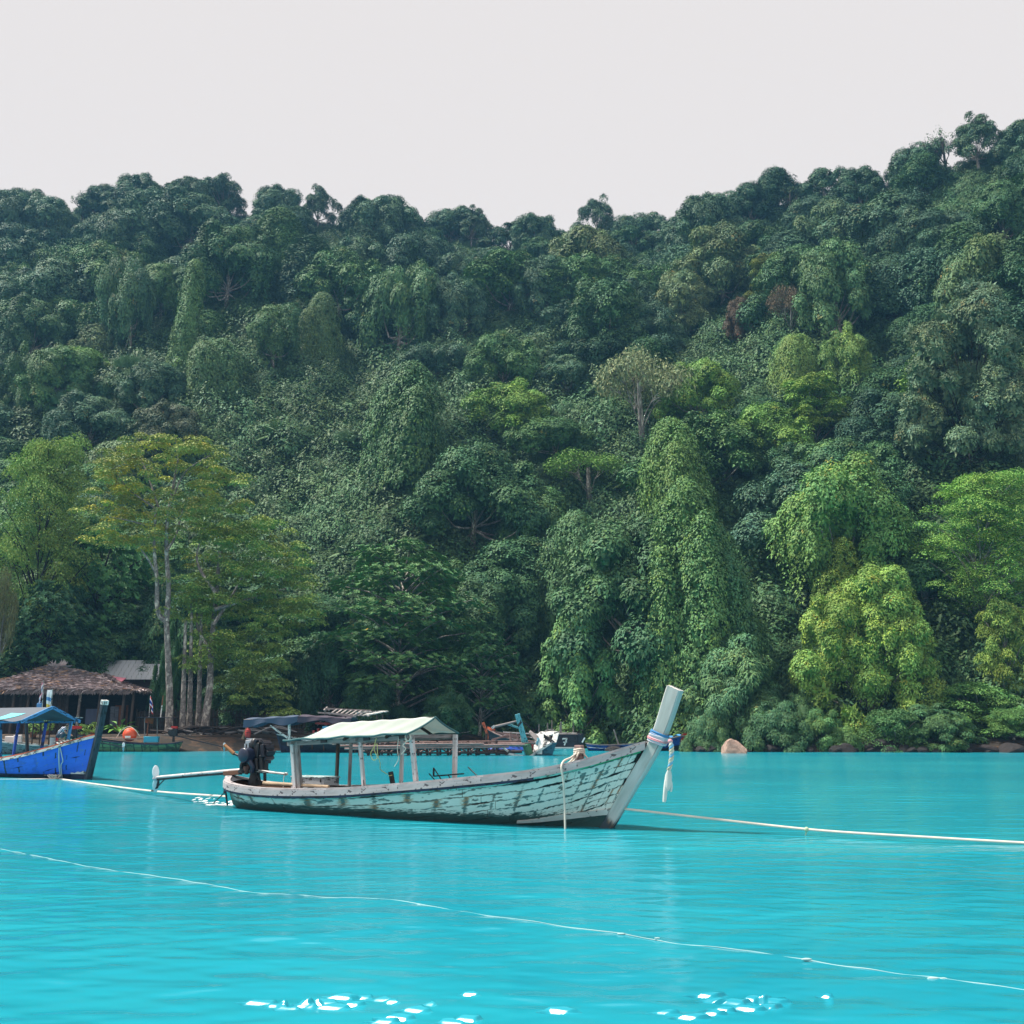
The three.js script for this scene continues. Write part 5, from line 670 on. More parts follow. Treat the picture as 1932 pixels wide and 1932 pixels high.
// things on and about the main boat
const aboard = (name, label, cat) => thing(name, label, cat, [BOAT.p.x, 0, BOAT.p.z], BOAT.turn);
{
  const t = aboard('longtail_motor', 'black engine with long propeller shaft mounted on the main boat stern', 'boat motor');
  const X = -9.3;
  const blk = part('engine_block', [box(0.42, 0.5, 0.36, X, 1.05, 0, 0, 0, 0, 0.03), box(0.3, 0.26, 0.3, X - 0.06, 1.4, 0, 0, 0, 0.1, 0.02), box(0.5, 0.08, 0.34, X - 0.02, 0.83, 0), box(0.16, 0.34, 0.4, X + 0.14, 1.32, 0, 0, 0, -0.1, 0.02), ...[0, 1, 2, 3, 4].map((k) => box(0.34, 0.016, 0.4, X - 0.02, 0.94 + k * 0.055, 0))], M.black, t);
  part('valve_cover', [box(0.24, 0.1, 0.2, X - 0.14, 1.5, 0.06, 0, 0, 0.08, 0.02), rod([X - 0.2, 1.3, 0.2], [X - 0.2, 1.46, 0.2], 0.03), rod([X - 0.1, 1.3, 0.2], [X - 0.1, 1.48, 0.2], 0.03), box(0.3, 0.02, 0.16, X - 0.1, 1.57, 0.05)], M.steel, blk, 'bare metal valve cover and plugs');
  part('air_filter', [pipe([[X - 0.04, 1.2, 0.16], [X - 0.04, 1.2, 0.4]], 0.17, 18, 2), new THREE.SphereGeometry(0.17, 18, 10).scale(1, 1, 0.35).translate(X - 0.04, 1.2, 0.4), pipe([[X + 0.04, 1.1, 0.3], [X + 0.14, 0.95, 0.28], [X + 0.1, 0.82, 0.24]], 0.06, 8)], M.blueSteel, t, 'round blue-black housing');
  part('flywheel', [pipe([[X + 0.2, 1.26, -0.1], [X + 0.2, 1.26, 0.12]], 0.24, 20, 2), pipe([[X + 0.2, 1.26, 0.12], [X + 0.2, 1.26, 0.17]], (f) => 0.2 - 0.1 * f, 16, 2), ...Array.from({ length: 11 }, (_, k) => box(0.07, 0.1, 0.26, X + 0.2 + 0.24 * Math.cos(k * 0.571), 1.26 + 0.24 * Math.sin(k * 0.571), 0.02, 0, 0, k * 0.571 - 0.4, 0.01)), box(0.12, 0.3, 0.2, X + 0.34, 1.3, 0.1, 0, 0, 0.15, 0.02), box(0.1, 0.16, 0.22, X + 0.1, 1.5, 0.1, 0, 0, -0.5, 0.02)], M.blackSteel, t);
  part('cowling', [box(0.26, 0.2, 0.3, X - 0.22, 1.2, 0.08, 0, 0.2, 0.2, 0.05), box(0.14, 0.36, 0.18, X - 0.26, 0.98, 0.14, 0, 0, -0.25, 0.04), box(0.16, 0.3, 0.2, X + 0.16, 0.98, 0.14, 0, 0, 0.2, 0.04), box(0.1, 0.42, 0.14, X + 0.3, 1.0, 0.12, 0, 0, 0.1, 0.03), new THREE.SphereGeometry(0.12, 12, 8).scale(1, 1.3, 0.9).translate(X + 0.02, 1.44, 0.12)], M.black, t);
  part('exhaust_pipe', [pipe([[X + 0.02, 0.98, 0.24], [X + 0.02, 0.9, 0.32], [X - 0.02, 0.78, 0.3]], 0.045, 8), rod([X - 0.08, 0.9, 0.2], [X - 0.08, 0.9, 0.3], 0.06)], std(srgb(70, 52, 48), { roughness: 0.9 }), t, 'rust-brown pipe');
  part('hoses', [pipe([[X + 0.1, 0.8, 0.1], [X + 0.25, 0.62, 0.12], [X + 0.45, 0.56, 0.1], [X + 0.7, 0.55, 0.12]], 0.018, 6), pipe([[X - 0.2, 1.1, 0.2], [X - 0.26, 0.95, 0.24], [X - 0.22, 0.8, 0.18]], 0.05, 7), pipe([[X + 0.36, 1.1, 0.1], [X + 0.42, 0.8, 0.12], [X + 0.42, 0.55, 0.12]], 0.014, 5), pipe([[X + 0.3, 1.0, 0.1], [X + 0.35, 0.8, 0.12], [X + 0.35, 0.56, 0.1]], 0.012, 5)], M.black, t);
  part('mounting', [pipe([[X - 0.05, 0.5, 0], [X - 0.05, 0.86, 0]], (f) => 0.17 - 0.07 * f, 12, 3), box(0.62, 0.09, 0.26, X - 0.18, 0.82, 0, 0, 0, 0.03, 0.015), rod([X + 0.02, 0.55, 0.05], [X + 0.12, 0.82, 0.05], 0.04), rod([X + 0.3, 0.52, 0], [X + 0.28, 0.82, 0], 0.028)], M.black, t);
  part('stock', [beam([X - 0.5, 0.79, 0.02], [X - 1.05, 0.75, 0.02], 0.1, 0.1, 0.01)], std(srgb(104, 72, 56), { roughness: 0.9 }), t, 'rusty steel sleeve under the shaft');
  part('tiller_pole', [rod([X - 0.05, 0.865, 0.18], [X + 1.08, 0.795, 0.16], 0.032, 0.026, 10), rod([X + 1.08, 0.795, 0.16], [X + 1.14, 0.8, 0.16], 0.04, 0.03, 8)], M.whitePaint, t, 'pale pole pointing into the boat');
  part('tiller_cord', pipe([[X + 1.06, 0.79, 0.17], [X + 1.05, 0.65, 0.18], [X + 1.08, 0.58, 0.18], [X + 1.04, 0.5, 0.18]], 0.008, 5), M.rope, t);
  const th = part('tiller_handle', [rod([X - 0.12, 1.12, 0.25], [X - 0.5, 1.24, 0.3], 0.035, 0.03)], M.black, t);
  part('grip', [rod([X - 0.46, 1.225, 0.295], [X - 0.76, 1.42, 0.33], 0.046, 0.04, 10)], wood(srgb(206, 146, 96)), th, 'bare wooden grip');
  part('drive_shaft', [pipe([[X - 0.2, 0.875, 0], [X - 1.8, 0.745, 0], [X - 3.5, 0.6, 0]], 0.036, 10), ], M.paleWood, t, 'long pale upper tube');
  part('shaft_rod', [pipe([[X - 0.2, 0.805, 0], [X - 1.8, 0.69, 0], [X - 3.45, 0.55, 0]], 0.026, 8), rod([X - 0.3, 0.83, 0], [X - 0.9, 0.79, 0], 0.05)], M.black, t);
  const pr = part('propeller', [pipe([[X - 3.44, 0.575, 0], [X - 3.62, 0.56, 0]], (f) => 0.06 - 0.025 * f, 10, 3)], M.steel, t);
  const blade = (up) => { const g = new THREE.SphereGeometry(1, 16, 12).scale(0.085, 0.17, 0.022); g.rotateY(0.7 + 0.25 * up); g.translate(0, 0.16 * up, 0); g.rotateZ(0.08); g.translate(X - 3.53, 0.565, 0); return g; };
  part('blade', blade(1), std(srgb(238, 238, 240), { roughness: 0.35 }), pr); part('blade', blade(-1), std(srgb(150, 196, 206), { roughness: 0.35 }), pr);
  part('skeg', [pipe([[X - 3.4, 0.55, 0], [X - 3.46, 0.38, 0], [X - 3.56, 0.28, 0], [X - 3.66, 0.27, 0]], 0.02, 6), pipe([[X - 3.18, 0.57, 0], [X - 3.38, 0.42, 0], [X - 3.52, 0.3, 0]], 0.016, 6), box(0.08, 0.16, 0.012, X - 3.44, 0.42, 0, 0, 0, -0.3)], M.black, t);
}
{
  let t = aboard('storage_box', 'pale grey cracked box under the rear end of the white canopy', 'box');
  part('body', box(1.0, 0.26, 0.5, -7.5, 0.6, -0.05, 0, 0, 0, 0.012), paint(srgb(196, 200, 206)), t); part('lid', box(1.03, 0.03, 0.53, -7.5, 0.745, -0.05, 0, 0, 0, 0.008), paint(srgb(188, 210, 212)), t); part('hasp', box(0.03, 0.06, 0.012, -7.1, 0.68, 0.206), M.black, t);
  t = aboard('punt_pole', 'long pale wooden pole lying along the near rail at the stern', 'pole'); part('pole', rod([-8.55, 0.6, 0.5], [-6.35, 0.6, 0.76], 0.042, 0.03, 10), wood(srgb(226, 200, 170)), t);
  t = aboard('oar', 'dark oar lying by the grey box, tip toward midship', 'oar'); part('shaft', rod([-7.2, 0.585, 0.35], [-6.3, 0.59, 0.45], 0.018), M.darkWood, t); part('blade', box(0.3, 0.02, 0.1, -6.2, 0.59, 0.46, 0, 0.1, 0, 0.006), M.darkWood, t);
  t = aboard('dark_tube', 'short black tube leaning in midship with a yellow cord at its top', 'tube'); part('body', rod([-5.08, 0.45, 0.1], [-5.16, 0.885, 0.14], 0.055, 0.055, 14), M.black, t); part('cap', rod([-5.16, 0.87, 0.14], [-5.17, 0.91, 0.14], 0.059, 0.056, 14), M.blackSteel, t); part('band', rod([-5.153, 0.83, 0.137], [-5.156, 0.845, 0.138], 0.0575, 0.0575, 14), M.yellowRope, t);
  t = aboard('yellow_cord', 'looped yellow cord hanging from the near eave down to the black tube', 'cord'); part('cord', [pipe([[-5.05, 1.62, 0.78], [-5.1, 1.4, 0.78], [-5.02, 1.22, 0.77], [-5.12, 1.17, 0.77], [-5.2, 1.3, 0.77], [-5.1, 1.46, 0.77], [-5.03, 1.5, 0.78], [-5.02, 1.3, 0.76], [-5.08, 1.1, 0.6], [-5.3, 0.95, 0.3], [-5.2, 0.86, 0.2]], 0.008, 5, 70)], M.yellowRope, t);
  t = aboard('rope_tail', 'pale frayed rope tail hanging by the front near post of the canopy', 'rope'); part('cord', [pipe([[-4.45, 1.66, 0.78], [-4.48, 1.4, 0.78], [-4.45, 1.2, 0.78], [-4.55, 1.05, 0.78]], 0.009, 5, 20), pipe([[-4.3, 1.68, 0.8], [-4.22, 1.58, 0.8], [-4.32, 1.48, 0.8], [-4.25, 1.42, 0.8], [-4.36, 1.3, 0.8]], 0.013, 5, 24), new THREE.TorusGeometry(0.07, 0.014, 6, 16).translate(-4.2, 1.64, 0.8)], M.rope, t);
  // rope over the bow rail into the water
  const gun = MAIN.G(0.815);
  t = aboard('hanging_rope', 'white rope from the bow bitt hanging down the hull into the water', 'rope'); part('cord', pipe([[-0.62, 1.37, 0.1], [-0.66, 1.28, 0.28], [-0.7, 1.22, 0.48], [-0.68, 1.12, 0.6], [-0.66, 0.85, 0.56], [-0.69, 0.6, 0.5], [-0.68, 0.35, 0.49], [-0.66, 0.15, 0.52], [-0.64, -0.15, 0.54]], 0.02, 7, 50), M.rope, t);
  // bands of cloth round the stem and the garland
  t = aboard('prow_ribbons', 'blue, white and pink cloth bands tied round the prow post', 'ribbons');
  const wrap = (f, w, dz, n, m) => { const pts = [[-0.125, -0.1], [0, -0.112], [0.125, -0.1], [0.14, 0], [0.125, 0.1], [0, 0.112], [-0.125, 0.1], [-0.14, 0]]; const C = new THREE.CatmullRomCurve3(pts.map((q) => V(1.06 + (f - 1.68) * 0.4 + q[0], f + q[0] * -0.45, q[1])), true, 'catmullrom', 0.4); part(n, grid(48, 6, (u, v) => { const p = C.getPoint(u), s = V(0.5, 0.86, 0); p.addScaledVector(s, (v - 0.5) * w); const c = V(1.06 + (p.y - 1.68) * 0.4, p.y, 0), o = p.clone().sub(c).normalize(); return p.addScaledVector(o, dz + 0.008 * Math.sin(v * 9 + u * 12)); }), m, t); };
  wrap(1.735, 0.07, 0.012, 'blue_band', std(srgb(70, 132, 184), { roughness: 0.8 })); wrap(1.67, 0.11, 0.016, 'white_band', std(srgb(196, 196, 206), { roughness: 0.85 })); wrap(1.63, 0.035, 0.03, 'pink_band', std(srgb(232, 160, 168), { roughness: 0.8 })); wrap(1.59, 0.05, 0.016, 'white_band', std(srgb(192, 192, 204), { roughness: 0.85 }));
  part('knot', new THREE.SphereGeometry(0.05, 10, 8).scale(1, 0.9, 1).translate(1.31, 1.6, 0.05), std(srgb(226, 160, 168), { roughness: 0.8 }), t);
  t = aboard('garland', 'twisted white, blue and cream garland with tassel hanging from the prow', 'garland');
  const tw = (ph, m, n) => part(n, pipe(Array.from({ length: 22 }, (_, k) => { const y = 1.58 - k * 0.0235, a = k * 0.95 + ph, q = 0.026 * (k > 2 ? 1 : k / 2); return V(1.33 - 0.0025 * k + 0.03 * Math.sin(k * 0.15) + q * Math.cos(a), y, 0.06 + q * Math.sin(a)); }), (f) => 0.026 - 0.008 * f, 6, 60), m, t);
  tw(0, std(srgb(206, 203, 192), { roughness: 0.9 }), 'white_strand'); tw(2.1, std(srgb(206, 194, 168), { roughness: 0.9 }), 'cream_strand'); tw(4.2, std(srgb(120, 180, 214), { roughness: 0.9 }), 'blue_strand');
  part('tassel', [pipe([[1.28, 1.08, 0.06], [1.265, 0.98, 0.06], [1.25, 0.8, 0.07], [1.24, 0.72, 0.07]], (f) => 0.02 + 0.05 * Math.sin(Math.PI * Math.min(1, f * 0.85 + 0.1)), 8), pipe([[1.24, 0.9, 0.08], [1.21, 0.72, 0.09], [1.19, 0.58, 0.09], [1.18, 0.52, 0.09]], (f) => 0.05 - 0.018 * f, 8), pipe([[1.27, 0.95, 0.04], [1.3, 0.8, 0.03], [1.29, 0.7, 0.03]], (f) => 0.04 - 0.02 * f, 7)], std(srgb(206, 206, 200), { roughness: 0.95 }), t);
}
// mooring lines
{
  const bow = onBoat(0.22, 0.36, 0), far = atLevel(1990, 1594, 0.03), knot = atLevel(1512, 1553, 0.1);
  let t = thing('mooring_rope', 'pale rope running from the main bow to the right edge over the water', 'rope'); const mid = (f, sag) => bow.clone().lerp(far, f).add(V(0, -sag, 0));
  part('line', pipe([bow, mid(0.25, 0.05), mid(0.5, 0.09), mid(0.75, 0.05), far], 0.024, 7, 60), M.rope, t); part('knot', [new THREE.SphereGeometry(0.045, 8, 6).translate(...mid(0.47, 0.09).toArray()), pipe([mid(0.47, 0.09), mid(0.468, 0.16), mid(0.463, 0.26)], 0.012, 5)], std(srgb(170, 190, 160), { roughness: 0.9 }), t);
}

// ---------------------------------------------------------------- the other boats
const STEMMED = (L, o = {}) => { const k = L / 8.2, b = o.beam ?? 1; return hullShape([[-7.9, 0.72, 0.16, -7.7, 0.02], [-7.5, 0.62, 0.55 * b, -7.1, -0.16], [-6.4, 0.54, 0.8 * b, -6.1, -0.25], [-4.7, 0.6, 0.9 * b, -4.6, -0.28], [-3.1, 0.76, 0.9 * b, -3.1, -0.27], [-1.9, 0.96, 0.78 * b, -2.1, -0.22], [-0.9, 1.18, 0.55 * b, -1.2, -0.15], [-0.2, 1.37, 0.28 * b, -0.55, -0.1], [0.36, 1.5, 0.06, 0, -0.06]].map(([gx, gy, gb, kx, ky]) => [gx * k, gy * (o.tall ?? 1), gb, kx * k, ky])); };
function stemBar(pts, w, tk, mat, parent, capMat) { // square timber prow
  for (let k = 0; k + 1 < pts.length; k++) part(k ? 'prow_post' : 'stem_post', beam(pts[k], pts[k + 1], tk, w, 0.012), mat, parent);
  if (capMat) { const a = arr(pts[pts.length - 1]), b = arr(pts[pts.length - 2]), d = a.clone().sub(b).normalize(); part('cap', beam(a.clone().addScaledVector(d, -0.14), a.clone().addScaledVector(d, 0.025), tk * 1.06, w * 1.06, 0.012), capMat, parent); }
}
function plainHull(H, parent, o) { // o: side, inner, rail, low: colours; boats seen from afar
  part('hull', [1, -1].map((s) => grid(36, 8, (u, v) => H.pt(u, 0.3 + 0.7 * v, s), (u, v, p) => [p.x, p.y])), o.side, parent);
  part('bottom', [1, -1].map((s) => grid(36, 4, (u, v) => H.pt(u, 0.46 * v, s, 0.006), (u, v, p) => [p.x, p.z])), o.low, parent);
  part('lining', [1, -1].map((s) => grid(30, 6, (u, v) => H.pt(u * 0.86 + 0.02, v * 0.97, s, -0.05), (u, v, p) => [p.x, p.y])), o.inner, parent);
  part('transom', grid(6, 3, (u, v) => { const p = H.pt(0, 0.15 + 0.85 * v, 1); return V(p.x - 0.01, p.y, (u * 2 - 1) * p.z); }), o.side, parent);
  for (const s of [1, -1]) part('gunwale', railStrip(H, s, 0, 0.995, 0.1, 0.07, 0.01, 0.03, 30), o.rail, parent);
  for (let k = 0; k < (o.thwarts ?? 4); k++) { const u = 0.2 + 0.14 * k, g = H.G(u); part('thwart', box(0.24, 0.04, g.z * 2 - 0.1, g.x, g.y - 0.06, 0), M.greyWood, parent); }
}
function motor(t, x, y, o = {}) { // the long-shafted engine of such a boat, shaft to -x
  const e = part('engine_block', [box(0.5, 0.42, 0.36, x, y + 0.3, 0, 0, 0, 0, 0.04), box(0.34, 0.16, 0.3, x - 0.08, y + 0.56, 0, 0, 0, 0.1, 0.04), pipe([[x + 0.18, y + 0.34, -0.2], [x + 0.18, y + 0.34, 0.22]], 0.2, 14, 2), rod([x, y - 0.3, 0], [x, y + 0.1, 0], 0.1, 0.07)], M.black, t);
  if (o.top) part('fuel_tank', box(0.4, 0.17, 0.34, x - 0.02, y + 0.72, 0, 0, 0, 0.05, 0.05), o.top, e);
  const tip = o.tip ?? [x - 3.2, y - 0.45, 0]; part('drive_shaft', rod([x - 0.2, y + 0.12, 0], tip, 0.04, 0.03), o.shaft ?? M.blackSteel, t); part('tiller_pole', rod([x, y + 0.14, 0.1], [x + 1.1, y + 0.2, 0.12], 0.025), M.greyWood, t);
  const p = part('propeller', pipe([V(...tip), V(tip[0] - 0.14, tip[1] - 0.02, tip[2])], 0.05, 8, 2), M.steel, t); for (const s of [1, -1]) { const g = new THREE.SphereGeometry(1, 12, 8).scale(0.1, 0.15, 0.025); g.rotateY(0.7 * s); g.translate(tip[0] - 0.08, tip[1] + 0.15 * s, tip[2]); part('blade', g, std(s > 0 ? srgb(230, 232, 236) : srgb(110, 170, 190), { roughness: 0.4 }), p); }
  part('skeg', pipe([[tip[0] + 0.1, tip[1], tip[2]], [tip[0] - 0.02, tip[1] - 0.2, tip[2]], [tip[0] - 0.2, tip[1] - 0.28, tip[2]]], 0.018, 5), M.black, t);
}
const flat = (o) => std(o, { roughness: 0.8 });
{ // blue boat, left edge
  const p = atLevel(166, 1471), t = thing('blue_longtail_boat', 'bright blue longtail boat with black white-topped prow at the left edge', 'boat', [p.x, 0, p.z], -36 * Math.PI / 180), H = STEMMED(8.2), W = 0.19, ROWS = 8;
  const tex = texture(1024, 512, (u, v) => { const row = v * ROWS, k = Math.floor(row), f = row - k, x = u * 8.6, n = fbm(x * 5, row * 2, 4), n2 = fbm(x * 15, row * 6, 3); let c = mix3([36, 92, 214], [52, 112, 226], fbm(x * 1.5, row + 9, 3)); if (x < 5.2) c = mix3(c, [40, 70, 150], 0.35 * smooth(0.35, 0.6, n)); const e = Math.min(f, 1 - f) * 2, fx = (x + 0.04 * row) / 0.62, fr = Math.abs(fx - Math.round(fx)) * 0.62, own = noise(Math.round(fx) * 3.1, k * 4.3); c = mix3(c, [28, 44, 86], 0.28 * smooth(0.12, 0.02, e + (n2 - 0.5) * 0.2)); if (own > 0.5) c = mix3(c, [24, 30, 48], smooth(0.045, 0.02, fr + (n2 - 0.5) * 0.05) * smooth(0.5, 0.62, own)); if (n > 0.72) c = mix3(c, [90, 120, 170], 0.5); return c; }); tex.wrapS = tex.wrapT = THREE.ClampToEdgeWrapping;
  const skin = std(lin(1, 1, 1), { map: tex, bumpMap: tex, bumpScale: 0.002, roughness: 0.55 });
  hullSkin(H, std(srgb(20, 34, 70)), t, 'hull', -0.02); hullSkin(H, M.brownWood, t, 'lining', -0.07, 36, 8, 0.96, 0.78);
  for (const s of [1, -1]) for (let k = 0; k < ROWS; k++) for (let q = 0; q < 3; q++) { const a = [0.004, 0.36, 0.66][q] + 0.0008, b = [0.36, 0.66, 0.996][q]; if (H.pt(b, H.below(b, (k + 0.5) * W)).y < -0.12) continue; part('plank', plankStrip(H, s, a, b, k * W + 0.0015, (k + 1) * W - 0.0015, 0.008 + 0.003 * hash2(k, q), 0.028, 9, (uu, f) => [uu, (k + 0.03 + 0.94 * f) / ROWS]), skin, t); }
  const lowAt = (u, y) => { let lo = 0, hi = 1; for (let k = 0; k < 22; k++) { const m = (lo + hi) / 2; if (H.pt(u, m).y < y) lo = m; else hi = m; } return lo; };
  part('boot_top', [1, -1].map((s) => grid(40, 2, (u, v) => H.pt(u, lowAt(u, lerp(-0.1, 0.2 - 0.1 * (1 - u), v)), s, 0.02), (u, v, q) => [q.x, q.y])), M.navyPaint, t, 'dark blue band at the waterline'); part('white_patch', [grid(14, 2, (u, v) => { const w = lerp(0.8, 0.985, u); return H.pt(w, lowAt(w, lerp(0.19, 0.19 + 0.11 * Math.sqrt(u) + 0.02 * Math.sin(u * 20), v)), 1, 0.03); }, (u, v, q) => [q.x, q.y])], M.whitePaint, t);
  for (const s of [1, -1]) { part('gunwale', railStrip(H, s, 0, 1, 0.05, 0.09, 0.03, -0.01), M.whitePaint, t); part('rail_cap', railStrip(H, s, 0, 1, 0.13, 0.05, -0.03, 0.06), M.orangePaint, t, 'orange-red rail top'); }
  stemBar([[-0.04, -0.15, 0], [0.42, 1.5, 0], [0.68, 2.72, 0]], 0.22, 0.15, paint(srgb(50, 62, 76)), t, M.whitePaint);
  part('floor', box(5, 0.03, 0.9, -4.4, 0.12, 0), M.greyWood, t);
  const roofY = 2.02, x0 = -6.6, x1 = -2.55, rs = (x, q) => roofY + 0.5 * (1 - Math.abs(q)) - 0.06 * Math.sin(Math.PI * Math.abs(q)) + 0.03 * Math.sin(x * 4 + q * 5) * Math.abs(q);
  part('roof', [grid(30, 14, (u, v) => { const q = v * 2 - 1, x = lerp(x0, x1, u); return V(x, rs(x, q) + 0.012, q * 1.12); })], std(srgb(84, 92, 104), { roughness: 0.8 }), t, 'dark grey tarpaulin'); part('roof_patch', grid(10, 5, (u, v) => { const q = lerp(0.35, 0.95, v), x = lerp(-4.6, -3.6, u) - v * 0.4; return V(x, rs(x, q) + 0.03, q * 1.12); }), std(srgb(96, 190, 204), { roughness: 0.7 }), t, 'turquoise patch');
  part('roof_frame', [[x1, 1], [x1, -1], [x0, 1], [x0, -1]].map(([x, s]) => beam([x, roofY + 0.5, 0], [x, roofY - 0.02, s * 1.18], 0.07, 0.11)).concat([beam([x0, roofY - 0.03, 0.95], [x1, roofY - 0.03, 0.95], 0.06, 0.08), beam([x0, roofY - 0.03, -0.95], [x1, roofY - 0.03, -0.95], 0.06, 0.08)]), M.skyPaint, t, 'bright blue roof beams');
  for (const [x, s, m] of [[-2.62, -1, M.skyPaint], [-2.75, 1, M.blackPaint], [-4.3, -1, M.bluePaint], [-4.5, 1, M.skyPaint], [-6.3, 1, M.bluePaint], [-6.2, -1, M.bluePaint]]) { const g = H.G((x + 7.9) / 8.26); part('roof_post', beam([x, g.y - 0.1, s * 0.72], [x, roofY, s * 0.86], 0.09, 0.09, 0.008), m, t); }
  part('slatted_bench', [0, 1, 2, 3, 4].map((k) => beam([-1.9 + k * 0.02, 1.35 - k * 0.012, -0.45 + k * 0.17], [-1.15 + k * 0.02, 0.98, -0.45 + k * 0.17], 0.075, 0.03)).concat([beam([-1.85, 1.32, -0.5], [-1.75, 1.3, 0.3], 0.05, 0.04), beam([-1.2, 1.02, -0.5], [-1.1, 1.0, 0.3], 0.05, 0.04)]), M.whitePaint, t, 'white slatted bench back');
  const rp = aboard2('hull_rope', 'rope loops hanging over the blue hull with a knotted tangle at the water', t); 
  function aboard2(name, label, b) { const o = thing(name, label, 'rope', b.position.toArray(), b.rotation.y); const S = (u, y) => { const p = H.pt(u, lowAt(u, y), 1, 0.06); return p; }; const u = 0.74; part('cord', [pipe([H.G(u).clone().setZ(H.G(u).z + 0.03).add(V(0, 0.1, 0)), S(u, 0.8), S(u - 0.005, 0.4), S(u - 0.01, 0.05)], 0.02, 6, 24), pipe([H.G(u).clone().setZ(H.G(u).z + 0.05).add(V(0.03, 0.08, 0)), S(u + 0.018, 0.85), S(u + 0.022, 0.62), S(u + 0.01, 0.55), S(u + 0.004, 0.3), S(u, 0.05)], 0.018, 6, 30)], std(srgb(178, 198, 200), { roughness: 0.95 }), o); const c = S(u - 0.02, 0.08); c.z += 0.1; part('tangle', [0, 1, 2, 3, 4, 5].map((k) => pipe(Array.from({ length: 9 }, (_, q) => { const a = q * 0.9 + k; return V(c.x - 0.15 + 0.4 * (q / 8 - 0.5) * (1 + 0.5 * k / 5) + 0.08 * Math.sin(a * 2), c.y + 0.02 + 0.07 * Math.sin(a * 1.7 + k), c.z + 0.08 * Math.cos(a)); }), 0.02, 6, 30)), M.rope, o); return o; }
  const from = t.localToWorld(H.pt(0.735, lowAt(0.735, 0.07), 1, 0.14)), to = onBoat(-10.0, 0.24, 0.25), ln = thing('mooring_rope', 'pale rope stretched from the blue hull to the main boat stern', 'rope'); t.updateMatrixWorld(); from.copy(t.localToWorld(H.pt(0.735, lowAt(0.735, 0.07), 1, 0.14)));
  part('line', pipe([from, from.clone().lerp(to, 0.35).add(V(0, -0.05, 0)), from.clone().lerp(to, 0.7).add(V(0, -0.06, 0)), to], 0.026, 7, 40), M.rope, ln);
  const back = thing('mooring_rope', 'pale rope leaving the blue hull tangle toward the left edge', 'rope'); part('line', pipe([from, from.clone().add(V(-1.2, -0.01, 0.15)), from.clone().add(V(-4, -0.02, 0.6))], 0.024, 6, 16), M.rope, back);
}
const stage = (name, label, px, py, deg, cat = 'boat') => { const p = atLevel(px, py); return thing(name, label, cat, [p.x, 0, p.z], deg * Math.PI / 180); };
// Thai-striped flag on a staff; wave follows the wind
function flag(label, x, y0, y1, Z, w, h, stripes, droop, vertical) { const a = atDepth(x, y0, Z), b = atDepth(x + 3, y1, Z), t = thing('flag', label, 'flag', [a.x, a.y, a.z]); const top = b.sub(a); part('staff', rod([0, 0, 0], top, 0.02), M.whitePaint, t); const n = stripes.length; stripes.forEach((c, k) => part('stripe', grid(10, 3, (u, v) => { const f = (k + v) / n; return V(top.x * 0.95 + (u * w * (1 - droop) + 0.04 * Math.sin(u * 6)) * (vertical ?? 1), top.y * 0.97 - f * h * (0.5 + 0.5 * (1 - u * 0.3)) - u * w * droop, 0.1 * Math.sin(u * 7 + f * 3)); }), flat(c), t)); return t; }
const THAI = [srgb(200, 50, 60), srgb(232, 232, 236), srgb(40, 60, 150), srgb(40, 60, 150), srgb(232, 232, 236), srgb(200, 50, 60)];
